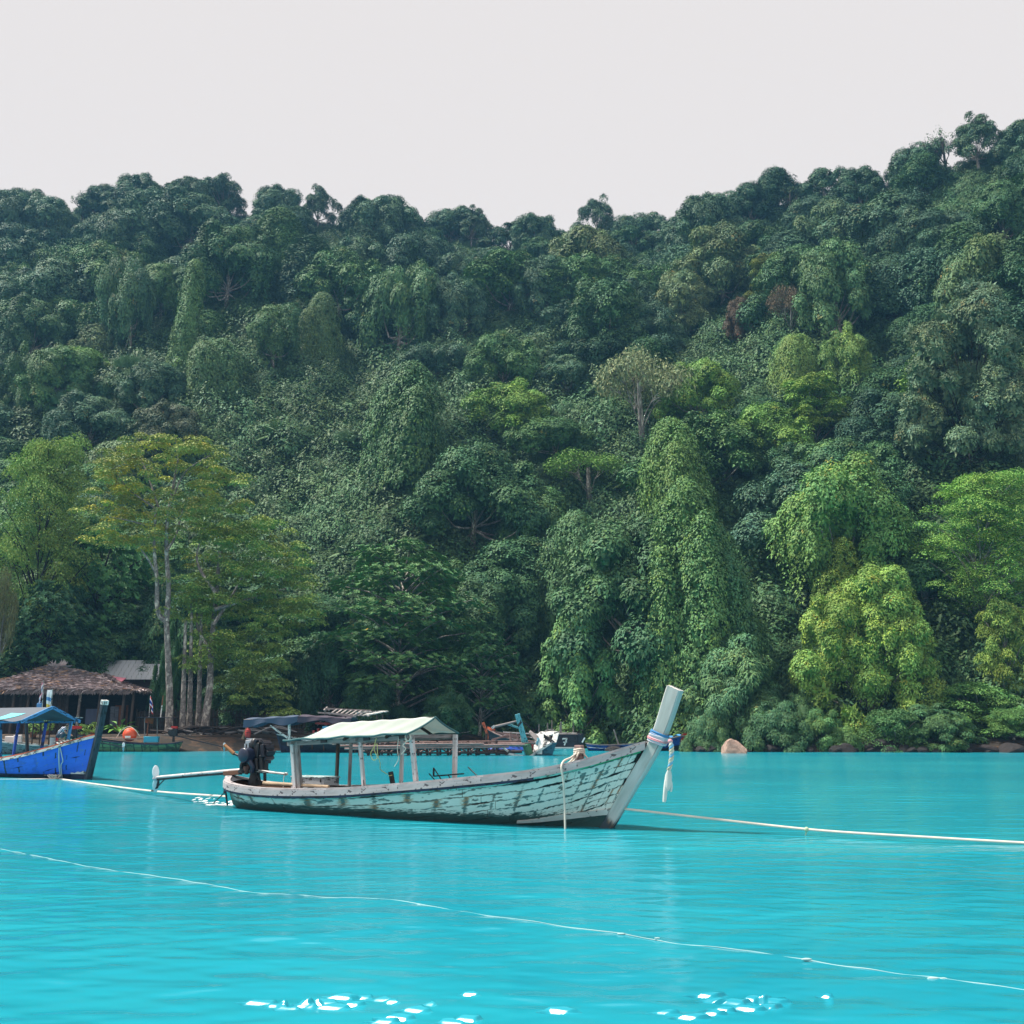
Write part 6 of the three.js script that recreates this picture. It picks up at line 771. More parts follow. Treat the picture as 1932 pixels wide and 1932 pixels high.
{ // flat-roofed boat behind the blue one
  const t = stage('flat_roofed_boat', 'pale grey boat with small flat roof behind the bright blue boat', -66, 1423, 181), H = STEMMED(7.3);
  plainHull(H, t, { side: paint(srgb(120, 140, 148)), low: paint(srgb(60, 92, 100)), inner: M.greyWood, rail: M.whitePaint });
  const b = t.position, q = (x, y) => { const w = atDepth(x, y, -b.z); return t.worldToLocal(w.clone()); }; t.updateMatrixWorld();
  const L = q(62, 1353), R = q(147, 1357); part('flat_roof', [box(Math.abs(L.x - R.x), 0.05, 1.5, (L.x + R.x) / 2, (L.y + R.y) / 2, 0, 0, 0, -0.03)], M.whitePaint, t); part('roof_edge', box(Math.abs(L.x - R.x) * 0.98, 0.07, 1.46, (L.x + R.x) / 2, (L.y + R.y) / 2 - 0.06, 0, 0, 0, -0.03), M.navyPaint, t);
  for (const x of [70, 101, 120]) for (const s of [-0.6, 0.6]) { const a = q(x, 1356); part('roof_post', rod([a.x, a.y - 0.08, s], [a.x, 0.5, s], 0.045), M.darkWood, t); }
  motor(t, q(136, 1390).x, 0.95, { top: M.red, tip: [q(228, 1409).x, 0.45, 0.1] });
  part('engine_cover', box(0.9, 0.2, 0.5, q(136, 1390).x, 1.72, 0.1, 0, 0, 0.05, 0.06), M.red, t, 'red cover');
  part('cargo', [box(0.7, 0.4, 0.5, q(18, 1400).x, 0.95, 0.2, 0, 0.1, 0, 0.05), box(0.5, 0.5, 0.5, q(30, 1398).x, 0.98, 0.2, 0, 0.3, 0, 0.05)], flat(srgb(225, 215, 212)), t, 'white sacks on deck');
  part('bucket', [pipe([[q(104, 1405).x, 0.62, 0.5], [q(104, 1405).x, 1.05, 0.5]], (f) => 0.2 + 0.04 * f, 14, 2)], M.red, t); part('bucket', pipe([[q(94, 1405).x, 0.62, 0.4], [q(94, 1405).x, 1.05, 0.4]], (f) => 0.18 + 0.04 * f, 14, 2), flat(srgb(190, 205, 215)), t);
  const put = (name, label, cat, x, y, f) => { const w = atDepth(x, y, -b.z), o = thing(name, label, cat, [w.x, w.y, w.z]); f(o); };
  put('blue_box', 'light blue box standing on the flat roof under the flags', 'box', 84, 1353, (o) => { part('body', box(0.75, 0.5, 0.5, 0, 0.28, 0, 0, 0, 0, 0.02), flat(srgb(120, 160, 196)), o); part('lid', box(0.95, 0.07, 0.6, 0.05, 0.57, 0, 0, 0, 0, 0.02), flat(srgb(64, 140, 170)), o); });
  put('blue_can', 'blue jerrycan on the flat roof, left of the light blue box', 'jerrycan', 72, 1353, (o) => { part('body', box(0.3, 0.9, 0.3, 0, 0.46, -0.1, 0, 0, 0, 0.04), flat(srgb(84, 128, 176)), o); part('handle', new THREE.TorusGeometry(0.08, 0.02, 6, 12).translate(0, 0.94, -0.1), flat(srgb(84, 128, 176)), o); });
  put('float', 'round white float on the flat roof, right of the blue box', 'float', 98, 1352, (o) => { part('ball', new THREE.SphereGeometry(0.19, 16, 12).translate(0, 0.18, 0.2), M.white, o); part('eye', new THREE.TorusGeometry(0.05, 0.014, 6, 12).translate(0, 0.4, 0.2), M.rope, o); });
  flag('white and red faded flag streaming left above the flat roof', 79, 1352, 1284, -b.z, 1.1, 0.75, [srgb(225, 140, 160), srgb(240, 235, 238), srgb(120, 130, 190), srgb(240, 235, 238), srgb(225, 140, 160)], 0.85, -1);
  flag('white, blue and yellow banner hanging above the flat roof', 96, 1352, 1300, -b.z, 0.34, 1.55, [srgb(238, 238, 240), srgb(238, 238, 240), srgb(96, 150, 200), srgb(238, 238, 240), srgb(240, 206, 90), srgb(240, 206, 90)], 0.05, -1);
}
{ // the person crouching on that boat: one continuous body, striped shirt
  const Z = 69.4, at = atDepth(117, 1397, Z), t = thing('person', 'person in a navy and white striped shirt crouching on the flat-roofed boat', 'person', [at.x, at.y, at.z], 0);
  const J = { hip: [-0.22, 0.3, 0, 0.15], waist: [-0.14, 0.5, 0, 0.145], chest: [0.05, 0.68, 0, 0.16], neck: [0.22, 0.78, 0, 0.065], head: [0.31, 0.88, 0, 0.105], kL: [0.12, 0.42, 0.15, 0.075], kR: [0.12, 0.42, -0.15, 0.075], aL: [-0.1, 0.08, 0.15, 0.045], aR: [-0.1, 0.08, -0.15, 0.045], tL: [0.08, 0.04, 0.15, 0.038], tR: [0.08, 0.04, -0.15, 0.038], sL: [0.1, 0.7, 0.19, 0.07], sR: [0.1, 0.7, -0.19, 0.07], eL: [0.28, 0.46, 0.2, 0.045], eR: [0.28, 0.46, -0.2, 0.045], hL: [0.46, 0.34, 0.14, 0.032], hR: [0.46, 0.34, -0.14, 0.032], fL: [0.53, 0.3, 0.12, 0.03], fR: [0.53, 0.3, -0.12, 0.03], nose: [0.41, 0.865, 0, 0.02] };
  const bones = [['hip', 'waist'], ['waist', 'chest'], ['chest', 'neck'], ['neck', 'head'], ['head', 'nose'], ['chest', 'sL'], ['chest', 'sR'], ['sL', 'eL'], ['sR', 'eR'], ['eL', 'hL'], ['eR', 'hR'], ['hL', 'fL'], ['hR', 'fR'], ['hip', 'kL'], ['hip', 'kR'], ['kL', 'aL'], ['kR', 'aR'], ['aL', 'tL'], ['aR', 'tR']];
  for (const s of [1, -1]) for (let k = 0; k < 5; k++) { const n = `g${s}${k}`, m = `h${s}${k}`; J[n] = [0.53, 0.3 + (k === 4 ? 0.02 : 0), s * (0.12 + (k - 1.5) * 0.018), 0.009]; J[m] = [0.53 + [0.08, 0.09, 0.085, 0.07, 0.05][k], 0.265 - (k === 4 ? -0.02 : 0), s * (0.12 + (k - 1.5) * 0.02 - (k === 4 ? 0.06 : 0)), 0.008]; bones.push([n, m]); }
  const N = 84, mc = new MarchingCubes(N, new THREE.MeshBasicMaterial(), false, false, 120000), S = 0.56, C = V(0.16, 0.48, 0), seg = bones.map(([a, b]) => [V(...J[a].slice(0, 3)), V(...J[b].slice(0, 3)), J[a][3], J[b][3]]), p = V(), q = V();
  for (let z = 0; z < N; z++) for (let y = 0; y < N; y++) for (let x = 0; x < N; x++) { p.set((x - N / 2) / (N / 2) * S + C.x, (y - N / 2) / (N / 2) * S + C.y, (z - N / 2) / (N / 2) * S + C.z); let d = 1; for (const [a, b, r0, r1] of seg) { q.copy(b).sub(a); const h = clamp(p.clone().sub(a).dot(q) / q.lengthSq()), e = p.distanceTo(q.multiplyScalar(h).add(a)) - lerp(r0, r1, h), k = 0.025; const w = clamp(0.5 + 0.5 * (d - e) / k); d = lerp(d, e, w) - k * w * (1 - w); } mc.field[z * N * N + y * N + x] = -d; }
  mc.isolation = 0; mc.update(); const n = mc.count, P = new Float32Array(n * 3), Cc = new Float32Array(n * 3); for (let i = 0; i < n; i++) { const w = V(mc.positionArray[3 * i] * S + C.x, mc.positionArray[3 * i + 1] * S + C.y, mc.positionArray[3 * i + 2] * S + C.z); P.set([w.x, w.y, w.z], 3 * i);
    const along = (w.x + 0.22) * 0.72 + (w.y - 0.3) * 0.7, torso = w.x < 0.21 && w.y > 0.4 && along > 0.1 && !(Math.abs(w.z) > 0.1 && w.y < 0.5 && w.x > 0); const stripe = Math.floor((w.y * 0.8 - w.x * 0.9) * 14) % 2; Cc.set(torso ? (stripe ? [0.55, 0.6, 0.68] : [0.03, 0.05, 0.12]) : w.y > 0.93 || (w.y > 0.8 && w.x < 0.29 && w.x > 0.2 && w.y > 0.84) ? [0.012, 0.01, 0.01] : w.x > 0.2 || (w.y < 0.16) ? [0.34, 0.19, 0.13] : [0.05, 0.06, 0.09], 3 * i); }
  const g = new THREE.BufferGeometry(); g.setAttribute('position', new THREE.BufferAttribute(P, 3)); g.setAttribute('normal', new THREE.Float32BufferAttribute(mc.normalArray.slice(0, n * 3), 3)); g.setAttribute('color', new THREE.BufferAttribute(Cc, 3)); part('body', g, std(lin(1, 1, 1), { vertexColors: true, roughness: 0.8 }), t);
  const hair = new THREE.SphereGeometry(0.125, 18, 12, 0, 6.2832, 0, 1.75); hair.rotateZ(0.5); hair.translate(0.295, 0.895, 0); part('hair', hair, flat(srgb(26, 22, 22)), t); for (const s of [1, -1]) { part('ear', new THREE.SphereGeometry(0.025, 8, 6).scale(0.8, 1.2, 0.5).translate(0.3, 0.87, s * 0.108), flat(srgb(150, 104, 84)), t); part('eye', new THREE.SphereGeometry(0.012, 6, 5).translate(0.4, 0.89, s * 0.04), flat(srgb(24, 20, 20)), t); } part('mouth', box(0.012, 0.01, 0.045, 0.395, 0.82, 0), flat(srgb(120, 66, 62)), t);
}
{ // old green boat with awning board, buoy and box
  const t = stage('old_green_boat', 'old green planked boat lying at the shore left of the tree trunks', 150, 1418, 178), H = STEMMED(8.6, { tall: 0.9 }); t.position.z -= 0.4; t.position.x += 0.1; t.updateMatrixWorld(); const q = (x, y) => t.worldToLocal(atDepth(x, y, -t.position.z));
  t.position.x += atDepth(345, 1400, -t.position.z).x - t.localToWorld(V(H.G(0).x, 0, 0)).x; t.updateMatrixWorld();
  const gt = texture(512, 128, (u, v) => { const n = fbm(u * 30, v * 8, 4), f = Math.abs((u * 14) % 1 - 0.5), m = fbm(u * 60, v * 20, 3); let c = [98, 134, 96]; if (f > 0.44 + (m - 0.5) * 0.1) c = [44, 52, 46]; if (n > 0.58) c = [58, 84, 70]; if (Math.abs((v * 4) % 1 - 0.5) > 0.45) c = [50, 66, 54]; return c; }); gt.repeat.set(1 / 8, 0.9);
  plainHull(H, t, { side: std(lin(1, 1, 1), { map: gt, roughness: 0.8 }), low: paint(srgb(62, 84, 74)), inner: M.greyWood, rail: M.navyPaint });
  motor(t, q(330, 1390).x, 0.98, { top: M.red, tip: [q(421, 1409).x, 0.32, 0.4] });
  part('board_roof', box(2.4, 0.05, 1.3, q(300, 1354).x, q(300, 1354).y, 0, 0, 0, 0.02), M.blackPaint, t); for (const x of [272, 296]) part('roof_post', rod([q(x, 1354).x, q(x, 1354).y, 0.3], [q(x, 1400).x, 0.5, 0.3], 0.04), M.greyWood, t); part('signboard', box(0.6, 0.42, 0.04, q(278, 1359).x, q(278, 1359).y, 0.6, 0, 0, 0.15), wood(srgb(196, 112, 62)), t, 'orange wooden board'); part('orange_post', rod([q(277, 1362).x, q(277, 1362).y, 0.55], [q(273, 1400).x, 0.5, 0.5], 0.05), M.rust, t);
  part('deck_boards', [0, 1, 2, 3, 4].map((k) => box(3.4, 0.06, 0.24, q(222, 1388).x, 0.92 + 0.02 * (k % 2), -0.6 + k * 0.3, 0, 0.03 * (k - 2), 0.02)), wood(srgb(206, 176, 166)), t, 'loose pinkish boards on deck');
  const put = (name, label, cat, x, y, dz, f) => { const w = atDepth(x, y, -t.position.z - dz), o = thing(name, label, cat, [w.x, w.y, w.z]); f(o); };
  put('buoy', 'round orange-red buoy with white patch lying on the old green boat', 'buoy', 245, 1386, 0.4, (o) => { const b = part('ball', new THREE.SphereGeometry(0.5, 24, 16).scale(1, 0.97, 0.9), M.orange, o); part('patch', new THREE.SphereGeometry(0.505, 16, 8, 1.1, 0.9, 1.75, 0.35).scale(1, 0.97, 0.9), M.white, b); part('rope', pipe([[-0.95, -0.3, 0.1], [-0.5, 0.3, 0.3], [0, 0.56, 0.25], [0.45, 0.34, 0.3], [0.8, -0.1, 0.3]], 0.025, 6, 24), M.rope, o); });
  put('cooler', 'cyan plastic box on the old green boat, right of the orange buoy', 'box', 286, 1396, 0.3, (o) => { part('body', box(1.0, 0.36, 0.55, 0, 0, 0, 0, 0.1, 0, 0.03), M.cyanPlastic, o); part('lid', box(1.04, 0.07, 0.6, 0, 0.2, 0, 0, 0.1, 0, 0.02), flat(srgb(70, 184, 210)), o); });
  flag('red, white and blue striped flag on the old green boat', 281, 1353, 1312, -t.position.z, 0.95, 0.75, THAI, 0.72, 1);
  { const a = atDepth(303, 1354, -t.position.z), b = atDepth(308, 1312, -t.position.z), o = thing('bare_staff', 'bare pole, brown above and white below, right of the striped flag', 'pole'); part('lower', rod(a, a.clone().lerp(b, 0.55), 0.045), M.whitePaint, o); part('upper', rod(a.clone().lerp(b, 0.55), b, 0.04, 0.03), M.rust, o); }
  const w = stage('driftwood_pile', 'dark heap of driftwood and roots on the shore below the trunks', 425, 1410, 0, 'driftwood'), r = rng(44); w.position.z = -85.5; w.position.x = atDepth(425, 1400, 85.5).x; w.position.y = height(w.position.x, -85.5); for (let k = 0; k < 46; k++) { const x = (r() - 0.5) * 8.5, l = 0.8 + 1.8 * r(), a = (r() - 0.5) * 0.7; part('branch', pipe([[x - l, 0.15 + r() * 0.5, r() - 0.5], [x, 0.25 + 0.55 * r(), r() - 0.5], [x + l, 0.1 + 0.4 * r() + a * 0.2, r() - 0.5]], (f) => 0.07 * (1.1 - 0.6 * f), 5, 6), k % 5 ? M.darkWood : M.greyWood, w); }
}
{ // boat with the long dark awning, slatted frame on top
  const t = stage('awning_boat', 'dark hulled boat with long dark blue awning beyond the main boat stern', 525, 1420, 174), H = STEMMED(9, { tall: 0.8, beam: 0.9 }); t.position.z -= 1.2; t.updateMatrixWorld(); const Z = -t.position.z, q = (x, y, dz = 0) => t.worldToLocal(atDepth(x, y, Z + dz));
  plainHull(H, t, { side: M.blackPaint, low: M.navyPaint, inner: M.pinkWood, rail: M.whitePaint, thwarts: 5 });
  stemBar([[-0.05, -0.1, 0], [0.36, 1.2, 0], [0.5, 1.5, 0]], 0.16, 0.12, M.navyPaint, t);
  for (let k = 0; k < 9; k++) { const u = 0.2 + k * 0.08, g = H.G(u); part('rib', [1, -1].map((s) => rod([g.x, g.y - 0.5, s * g.z * 0.8], [g.x, g.y + 0.12, s * g.z * 0.97], 0.04)), M.brownWood, t); }
  const A = q(466, 1358), B = q(570, 1352.5), C = q(672, 1356);
  const aw = (p0, p1, m, name, lab, drop) => part(name, [grid(24, 10, (u, v) => { const p = V().copy(p0).lerp(p1, u), w = v * 2 - 1; return V(p.x, p.y + 0.12 * (1 - w * w) + 0.03 * Math.sin(u * 17 + w * 3), w * 0.95); }), grid(24, 4, (u, v) => { const p = V().copy(p0).lerp(p1, u); return V(p.x, p.y - v * drop * (0.75 + 0.25 * Math.sin(u * 9 + 1)), -0.96 - 0.05 * v + 0.05 * Math.sin(u * 15) * v); }), grid(24, 4, (u, v) => { const p = V().copy(p0).lerp(p1, u); return V(p.x, p.y - v * drop * (0.75 + 0.25 * Math.sin(u * 9 + 1)), 0.96 + 0.05 * v + 0.05 * Math.sin(u * 15) * v); })], m, t, lab);
  aw(A, B, std(srgb(58, 74, 98), { roughness: 0.7 }), 'awning', 'dark blue tarpaulin', 0.55); aw(B.clone().add(V(-0.02, 0.03, 0)), C, std(srgb(62, 52, 68), { roughness: 0.7 }), 'awning', 'dark violet tarpaulin', 0.42);
  part('awning_pole', [rod(A.clone().setZ(0.9), C.clone().setZ(0.9), 0.04), rod(A.clone().setZ(-0.9), C.clone().setZ(-0.9), 0.04)], M.greyWood, t);
  part('awning_post', beam(q(553, 1364).setZ(-0.8), q(553, 1396).setZ(-0.8), 0.16, 0.16, 0.01), M.whitePaint, t); part('awning_brace', beam(q(516, 1369).setZ(-0.8), q(550, 1392).setZ(-0.8), 0.12, 0.12), M.whitePaint, t); part('awning_post', beam(q(472, 1368).setZ(-0.7), q(462, 1394).setZ(-0.7), 0.2, 0.16), wood(srgb(196, 150, 120)), t, 'pale brown leaning post'); part('awning_post', rod(q(660, 1352).setZ(-0.7), q(660, 1400).setZ(-0.7), 0.06), M.darkWood, t); part('awning_post', rod(q(720, 1350).setZ(-0.7), q(722, 1405).setZ(-0.7), 0.06), M.darkWood, t);
  part('red_float', new THREE.SphereGeometry(0.26, 14, 10).scale(0.8, 1.6, 0.8).translate(...q(474, 1384).setZ(-0.9).toArray()), M.redPaint, t); part('red_board', beam(q(600, 1364).setZ(-0.5), q(648, 1366).setZ(-0.5), 0.06, 0.16), M.redPaint, t);
  for (const [x, y] of [[598, 1378], [607, 1374]]) part('bottle', pipe([q(x, y + 10).setZ(-0.6), q(x, y).setZ(-0.6)], 0.1, 10, 2), M.redPaint, t); part('blue_drum', pipe([q(622, 1386).setZ(-0.6), q(622, 1370).setZ(-0.6)], 0.26, 12, 2), flat(srgb(96, 160, 196)), t); part('sacks', [box(0.6, 0.4, 0.5, ...q(612, 1386).setZ(-0.4).toArray(), 0, 0.3, 0, 0.12), box(0.5, 0.35, 0.5, ...q(630, 1387).setZ(-0.3).toArray(), 0, 0.1, 0, 0.1)], flat(srgb(222, 218, 220)), t);
  const f = thing('slatted_frame', 'bleached slatted wooden frame lying tilted on top of the dark awning', 'frame'), P = (x, y, dz) => atDepth(x, y, Z + dz); const a = P(612, 1341, -0.7), b = P(690, 1349, -0.7), c = P(728, 1345, 0.9), d = P(660, 1338, 2.2), d2 = P(612, 1335, 2.0);
  const wd = wood(srgb(206, 196, 196)); part('long_rail', beam(P(616, 1345, -0.8), P(672, 1352, -0.8), 0.1, 0.12), wd, f); part('long_rail', beam(P(614, 1337, 1.6), P(700, 1341, 1.6), 0.1, 0.12), wd, f); part('long_rail', beam(P(600, 1344.5, -0.5), P(690, 1350, -0.5), 0.14, 0.1), wd, f); for (let k = 0; k < 9; k++) part('slat', beam(P(622 + k * 9, 1348 + k * 0.4, -0.8), P(636 + k * 9.2, 1338 + k * 0.6, 1.6), 0.12, 0.06), k % 3 ? wd : M.greyWood, f); part('board', [beam(P(690, 1349, -0.5), P(728, 1342, 1.5), 0.5, 0.07), beam(P(672, 1345, 0), P(724, 1341.5, 1.7), 0.12, 0.08)], M.whitePaint, f); part('broken_end', [beam(P(612, 1341, 1.4), P(618, 1335, 1.6), 0.16, 0.16), beam(P(614, 1336, 1.4), P(622, 1340, 1.4), 0.12, 0.1)], wd, f); part('prop', [rod(P(620, 1347, -0.6), P(621, 1398, -0.6), 0.05), rod(P(722, 1347, -0.3), P(722, 1398, -0.3), 0.05)], M.darkWood, f);
}
{ // bamboo pier
  const t = thing('bamboo_pier', 'low rickety pier of bamboo poles behind the white canopy', 'pier'), Z = 70, P = (x, y, dz = 0) => atDepth(x, y, Z + dz), r = rng(55), ms = [wood(srgb(150, 122, 118)), wood(srgb(192, 166, 164)), M.darkWood, wood(srgb(96, 74, 72))];
  for (let k = 0; k < 15; k++) { const x = 676 + k * 18.5 + 4 * r(); part('post', rod(P(x, 1428), P(x + 2 * (r() - 0.5), 1397 + 4 * r()), 0.085, 0.07, 7), k % 3 ? ms[3] : ms[2], t); part('post', rod(P(x + 5, 1426, 1.6), P(x + 5, 1398 + 3 * r(), 1.6), 0.08, 0.07, 7), ms[2], t); }
  for (let k = 0; k < 14; k++) { const x = 680 + k * 18.5, up = r() < 0.5; part('brace', rod(P(x, up ? 1420 : 1408, 0.3), P(x + 15, up ? 1409 : 1419, 0.4), 0.05), ms[k % 2], t); if (r() < 0.7) part('brace', rod(P(x - 4, 1421, 1), P(x + 14, 1412 + 6 * r(), 1.1), 0.055), ms[1 - k % 2], t); }
  for (const [x0, y0, x1, y1, dz, w, m] of [[660, 1409, 990, 1405, -0.15, 0.075, 1], [650, 1413, 960, 1409, -0.15, 0.07, 1], [700, 1402, 940, 1399, 0.1, 0.08, 0], [760, 1404, 912, 1403, -0.2, 0.07, 1], [900, 1404, 1010, 1402, 0.3, 0.085, 1], [905, 1400, 1000, 1399, 0.8, 0.08, 0], [690, 1420, 960, 1421, -0.2, 0.06, 2], [640, 1408, 760, 1404, 0.5, 0.08, 0]]) part('rail', rod(P(x0, y0, dz), P(x1, y1, dz), w, w * 0.8), ms[m], t);
  for (let k = 0; k < 30; k++) part('deck_pole', rod(P(672 + k * 9, 1402.5, -0.1), P(674 + k * 9, 1400.5, 1.8), 0.06), ms[k % 4 === 2 ? 1 : k % 4], t);
  part('end_raft', [rod(P(900, 1420, 0), P(985, 1418, 0), 0.1), rod(P(912, 1417, 0.5), P(962, 1417, 0.5), 0.09), rod(P(918, 1404, 0), P(918, 1424, 0), 0.09), rod(P(918, 1384, 0.2), P(918, 1404, 0.2), 0.07)], ms[2], t);
}
{ // the wreck: teal prow, broken pale bow, blue side
  const Z = 70.5, P = (x, y, dz = 0) => atDepth(x, y, Z + dz);
  let t = thing('wreck_prow', 'teal prow post with spars standing up from the half-sunk wreck', 'wreck'); part('prow_post', [beam(P(998, 1431), P(989, 1395), 0.42, 0.5, 0.02), beam(P(990, 1398), P(976, 1347), 0.34, 0.48, 0.03)], M.tealPaint, t); part('weed', [beam(P(1000, 1428, -0.14), P(993, 1404, -0.3), 0.36, 0.4)], M.greenPaint, t, 'green stained foot'); part('band', beam(P(978.5, 1365, -0.02), P(981.5, 1367.5, -0.02), 0.5, 0.38, 0), M.black, t); part('spar', [rod(P(930, 1372, 0.2), P(975, 1361, 0.2), 0.085, 0.07)], M.greyWood, t, 'long grey spar to the left'); part('spar', rod(P(958, 1366, 0.4), P(980, 1374, 0.3), 0.07), M.tealPaint, t); part('stay', pipe([P(985, 1361), P(993, 1367), P(1000, 1373)], 0.04, 5), M.black, t); part('spar_end', [beam(P(928, 1374, 0.2), P(933, 1369, 0.2), 0.22, 0.16)], M.paleWood, t);
  part('blue_side', grid(16, 4, (u, v) => P(lerp(917, 988, u), lerp(1416 + 1.5 * u, 1406, v), 0.6 + 0.35 * v - 0.3 * Math.sin(u * 3)), (u, v, p) => [p.x, p.y]), M.bluePaint, t, 'bright blue side just above water'); part('blue_rail', pipe([P(917, 1406, 0.55), P(950, 1406.5, 0.4), P(988, 1407.5, 0.5)], 0.06, 6), M.whitePaint, t);
  part('broken_board', [beam(P(921, 1418, -0.3), P(960, 1423, -0.3), 0.35, 0.12)], M.orangePaint, t, 'orange-edged board'); part('broken_board', beam(P(942, 1405, -0.4), P(966, 1423, -0.5), 0.3, 0.09), M.whitePaint, t); part('broken_board', beam(P(958, 1422, -0.6), P(990, 1427, -0.6), 0.16, 0.12), M.whitePaint, t); part('broken_board', [beam(P(934, 1402, 1), P(985, 1400, 1), 0.16, 0.1), beam(P(940, 1392, 1.5), P(985, 1388, 1.5), 0.12, 0.1), beam(P(928, 1396, 1.2), P(962, 1386, 1.4), 0.1, 0.1), rod(P(963, 1382, 0.8), P(964, 1405, 0.8), 0.07), rod(P(976, 1384, 0.6), P(979, 1402, 0.6), 0.07), beam(P(938, 1382, 1.8), P(1000, 1391, 1.6), 0.14, 0.1)], M.pinkWood, t); part('dark_piece', beam(P(960, 1417, -0.5), P(970, 1426, -0.5), 0.3, 0.22), M.black, t);
  t = thing('broken_bow', 'broken bow piece, white inside and teal outside, beside the teal prow', 'wreck');
  const quad = (a, b, c, d, n, m, l, th = 0.07) => { const N = V().copy(b).sub(a).cross(V().copy(d).sub(a)).normalize().multiplyScalar(th), F = (o) => grid(6, 6, (u, v) => a.clone().lerp(b, u).lerp(d.clone().lerp(c, u), v).add(o), (u, v, p) => [p.x, p.y]); const E = [[a, b], [b, c], [c, d], [d, a]].map(([p, q]) => grid(1, 1, (u, v) => p.clone().lerp(q, u).addScaledVector(N, v), (u, v, p) => [p.x, p.y])); return part(n, [F(V()), F(N), ...E], m, t, l); };
  quad(P(1004, 1426, 0.2), P(1041, 1402, -0.3), P(1036, 1386, 0.4), P(1014, 1386, 1.2), 'inside', M.whitePaint, 'white inner face'); quad(P(1000, 1429, -0.1), P(1041, 1428, -0.3), P(1051, 1400, -0.5), P(1040, 1401, -0.35), 'outside', paint(srgb(44, 104, 124)), 'teal outer planking'); quad(P(1012, 1390, 1.2), P(1040, 1388, 0.3), P(1052, 1382, 1.1), P(1020, 1382, 2), 'upper_planks', M.whitePaint); quad(P(1040, 1403, -0.36), P(1050, 1402, -0.5), P(1055, 1384, -0.2), P(1045, 1385, -0.05), 'bow_plate', M.whitePaint); quad(P(997, 1383, 0.7), P(1011, 1400, 0.2), P(1017, 1392, 0.4), P(1000, 1379, 0.9), 'torn_plank', M.greyWood);
  part('white_plank', beam(P(1018, 1423, -0.35), P(1022, 1385, 0.1), 0.3, 0.07), M.white, t, 'upright white plank'); part('lower_edge', beam(P(1000, 1427, -0.3), P(1041, 1402, -0.5), 0.22, 0.12), M.whitePaint, t); for (let k = 0; k < 7; k++) part('strake_gap', rod(P(1020 + k * 2, 1387 + k * 1.5, 0.3), P(1040, 1391 + k * 1.8, -0.42), 0.025), M.darkWood, t); part('stay', rod(P(1026, 1386, -0.3), P(1046, 1400, -0.6), 0.04), M.black, t); part('red_rag', grid(5, 5, (u, v) => P(1003 + u * 4, 1404 + v * 12, 0.1 + 0.1 * Math.sin(u * 8 + v * 5))), flat(srgb(190, 90, 84)), t); part('blue_rag', grid(5, 5, (u, v) => P(1012 + u * 5 + 1.5 * Math.sin(v * 6), 1392 + v * 13, -0.1 + 0.06 * Math.sin(u * 8 + v * 5))), flat(srgb(150, 200, 214)), t);
  // boat with the orange tip drawn up behind
  t = stage('orange_tipped_boat', 'weathered boat with an orange bow tip drawn up behind the wreck', 925, 1409, 164); const H = STEMMED(5, { tall: 0.95 }); t.position.z = -84; t.position.x = atDepth(926, 1400, 84).x; t.position.y = 0.1; plainHull(H, t, { side: M.blackPaint, low: M.darkWood, inner: M.greyWood, rail: M.pinkWood }); stemBar([[-0.05, -0.1, 0], [0.36, 1.35, 0], [0.62, 1.95, 0]], 0.2, 0.14, M.orangePaint, t); part('bow_board', [1, -1].map((s) => railStrip(H, s, 0.84, 0.995, 0.06, 0.2, 0.03, 0.12, 12)), M.orangePaint, t, 'orange painted bow boards'); part('loose_planks', [beam([-0.9, 1.05, 0.3], [-3.6, 0.8, 0.5], 0.16, 0.08), beam([-1, 1.25, -0.1], [-3.6, 1.1, 0.1], 0.14, 0.08), beam([-2.2, 0.7, 0.4], [-2.4, 1.5, 0.4], 0.08, 0.08)], M.paleWood, t);
}
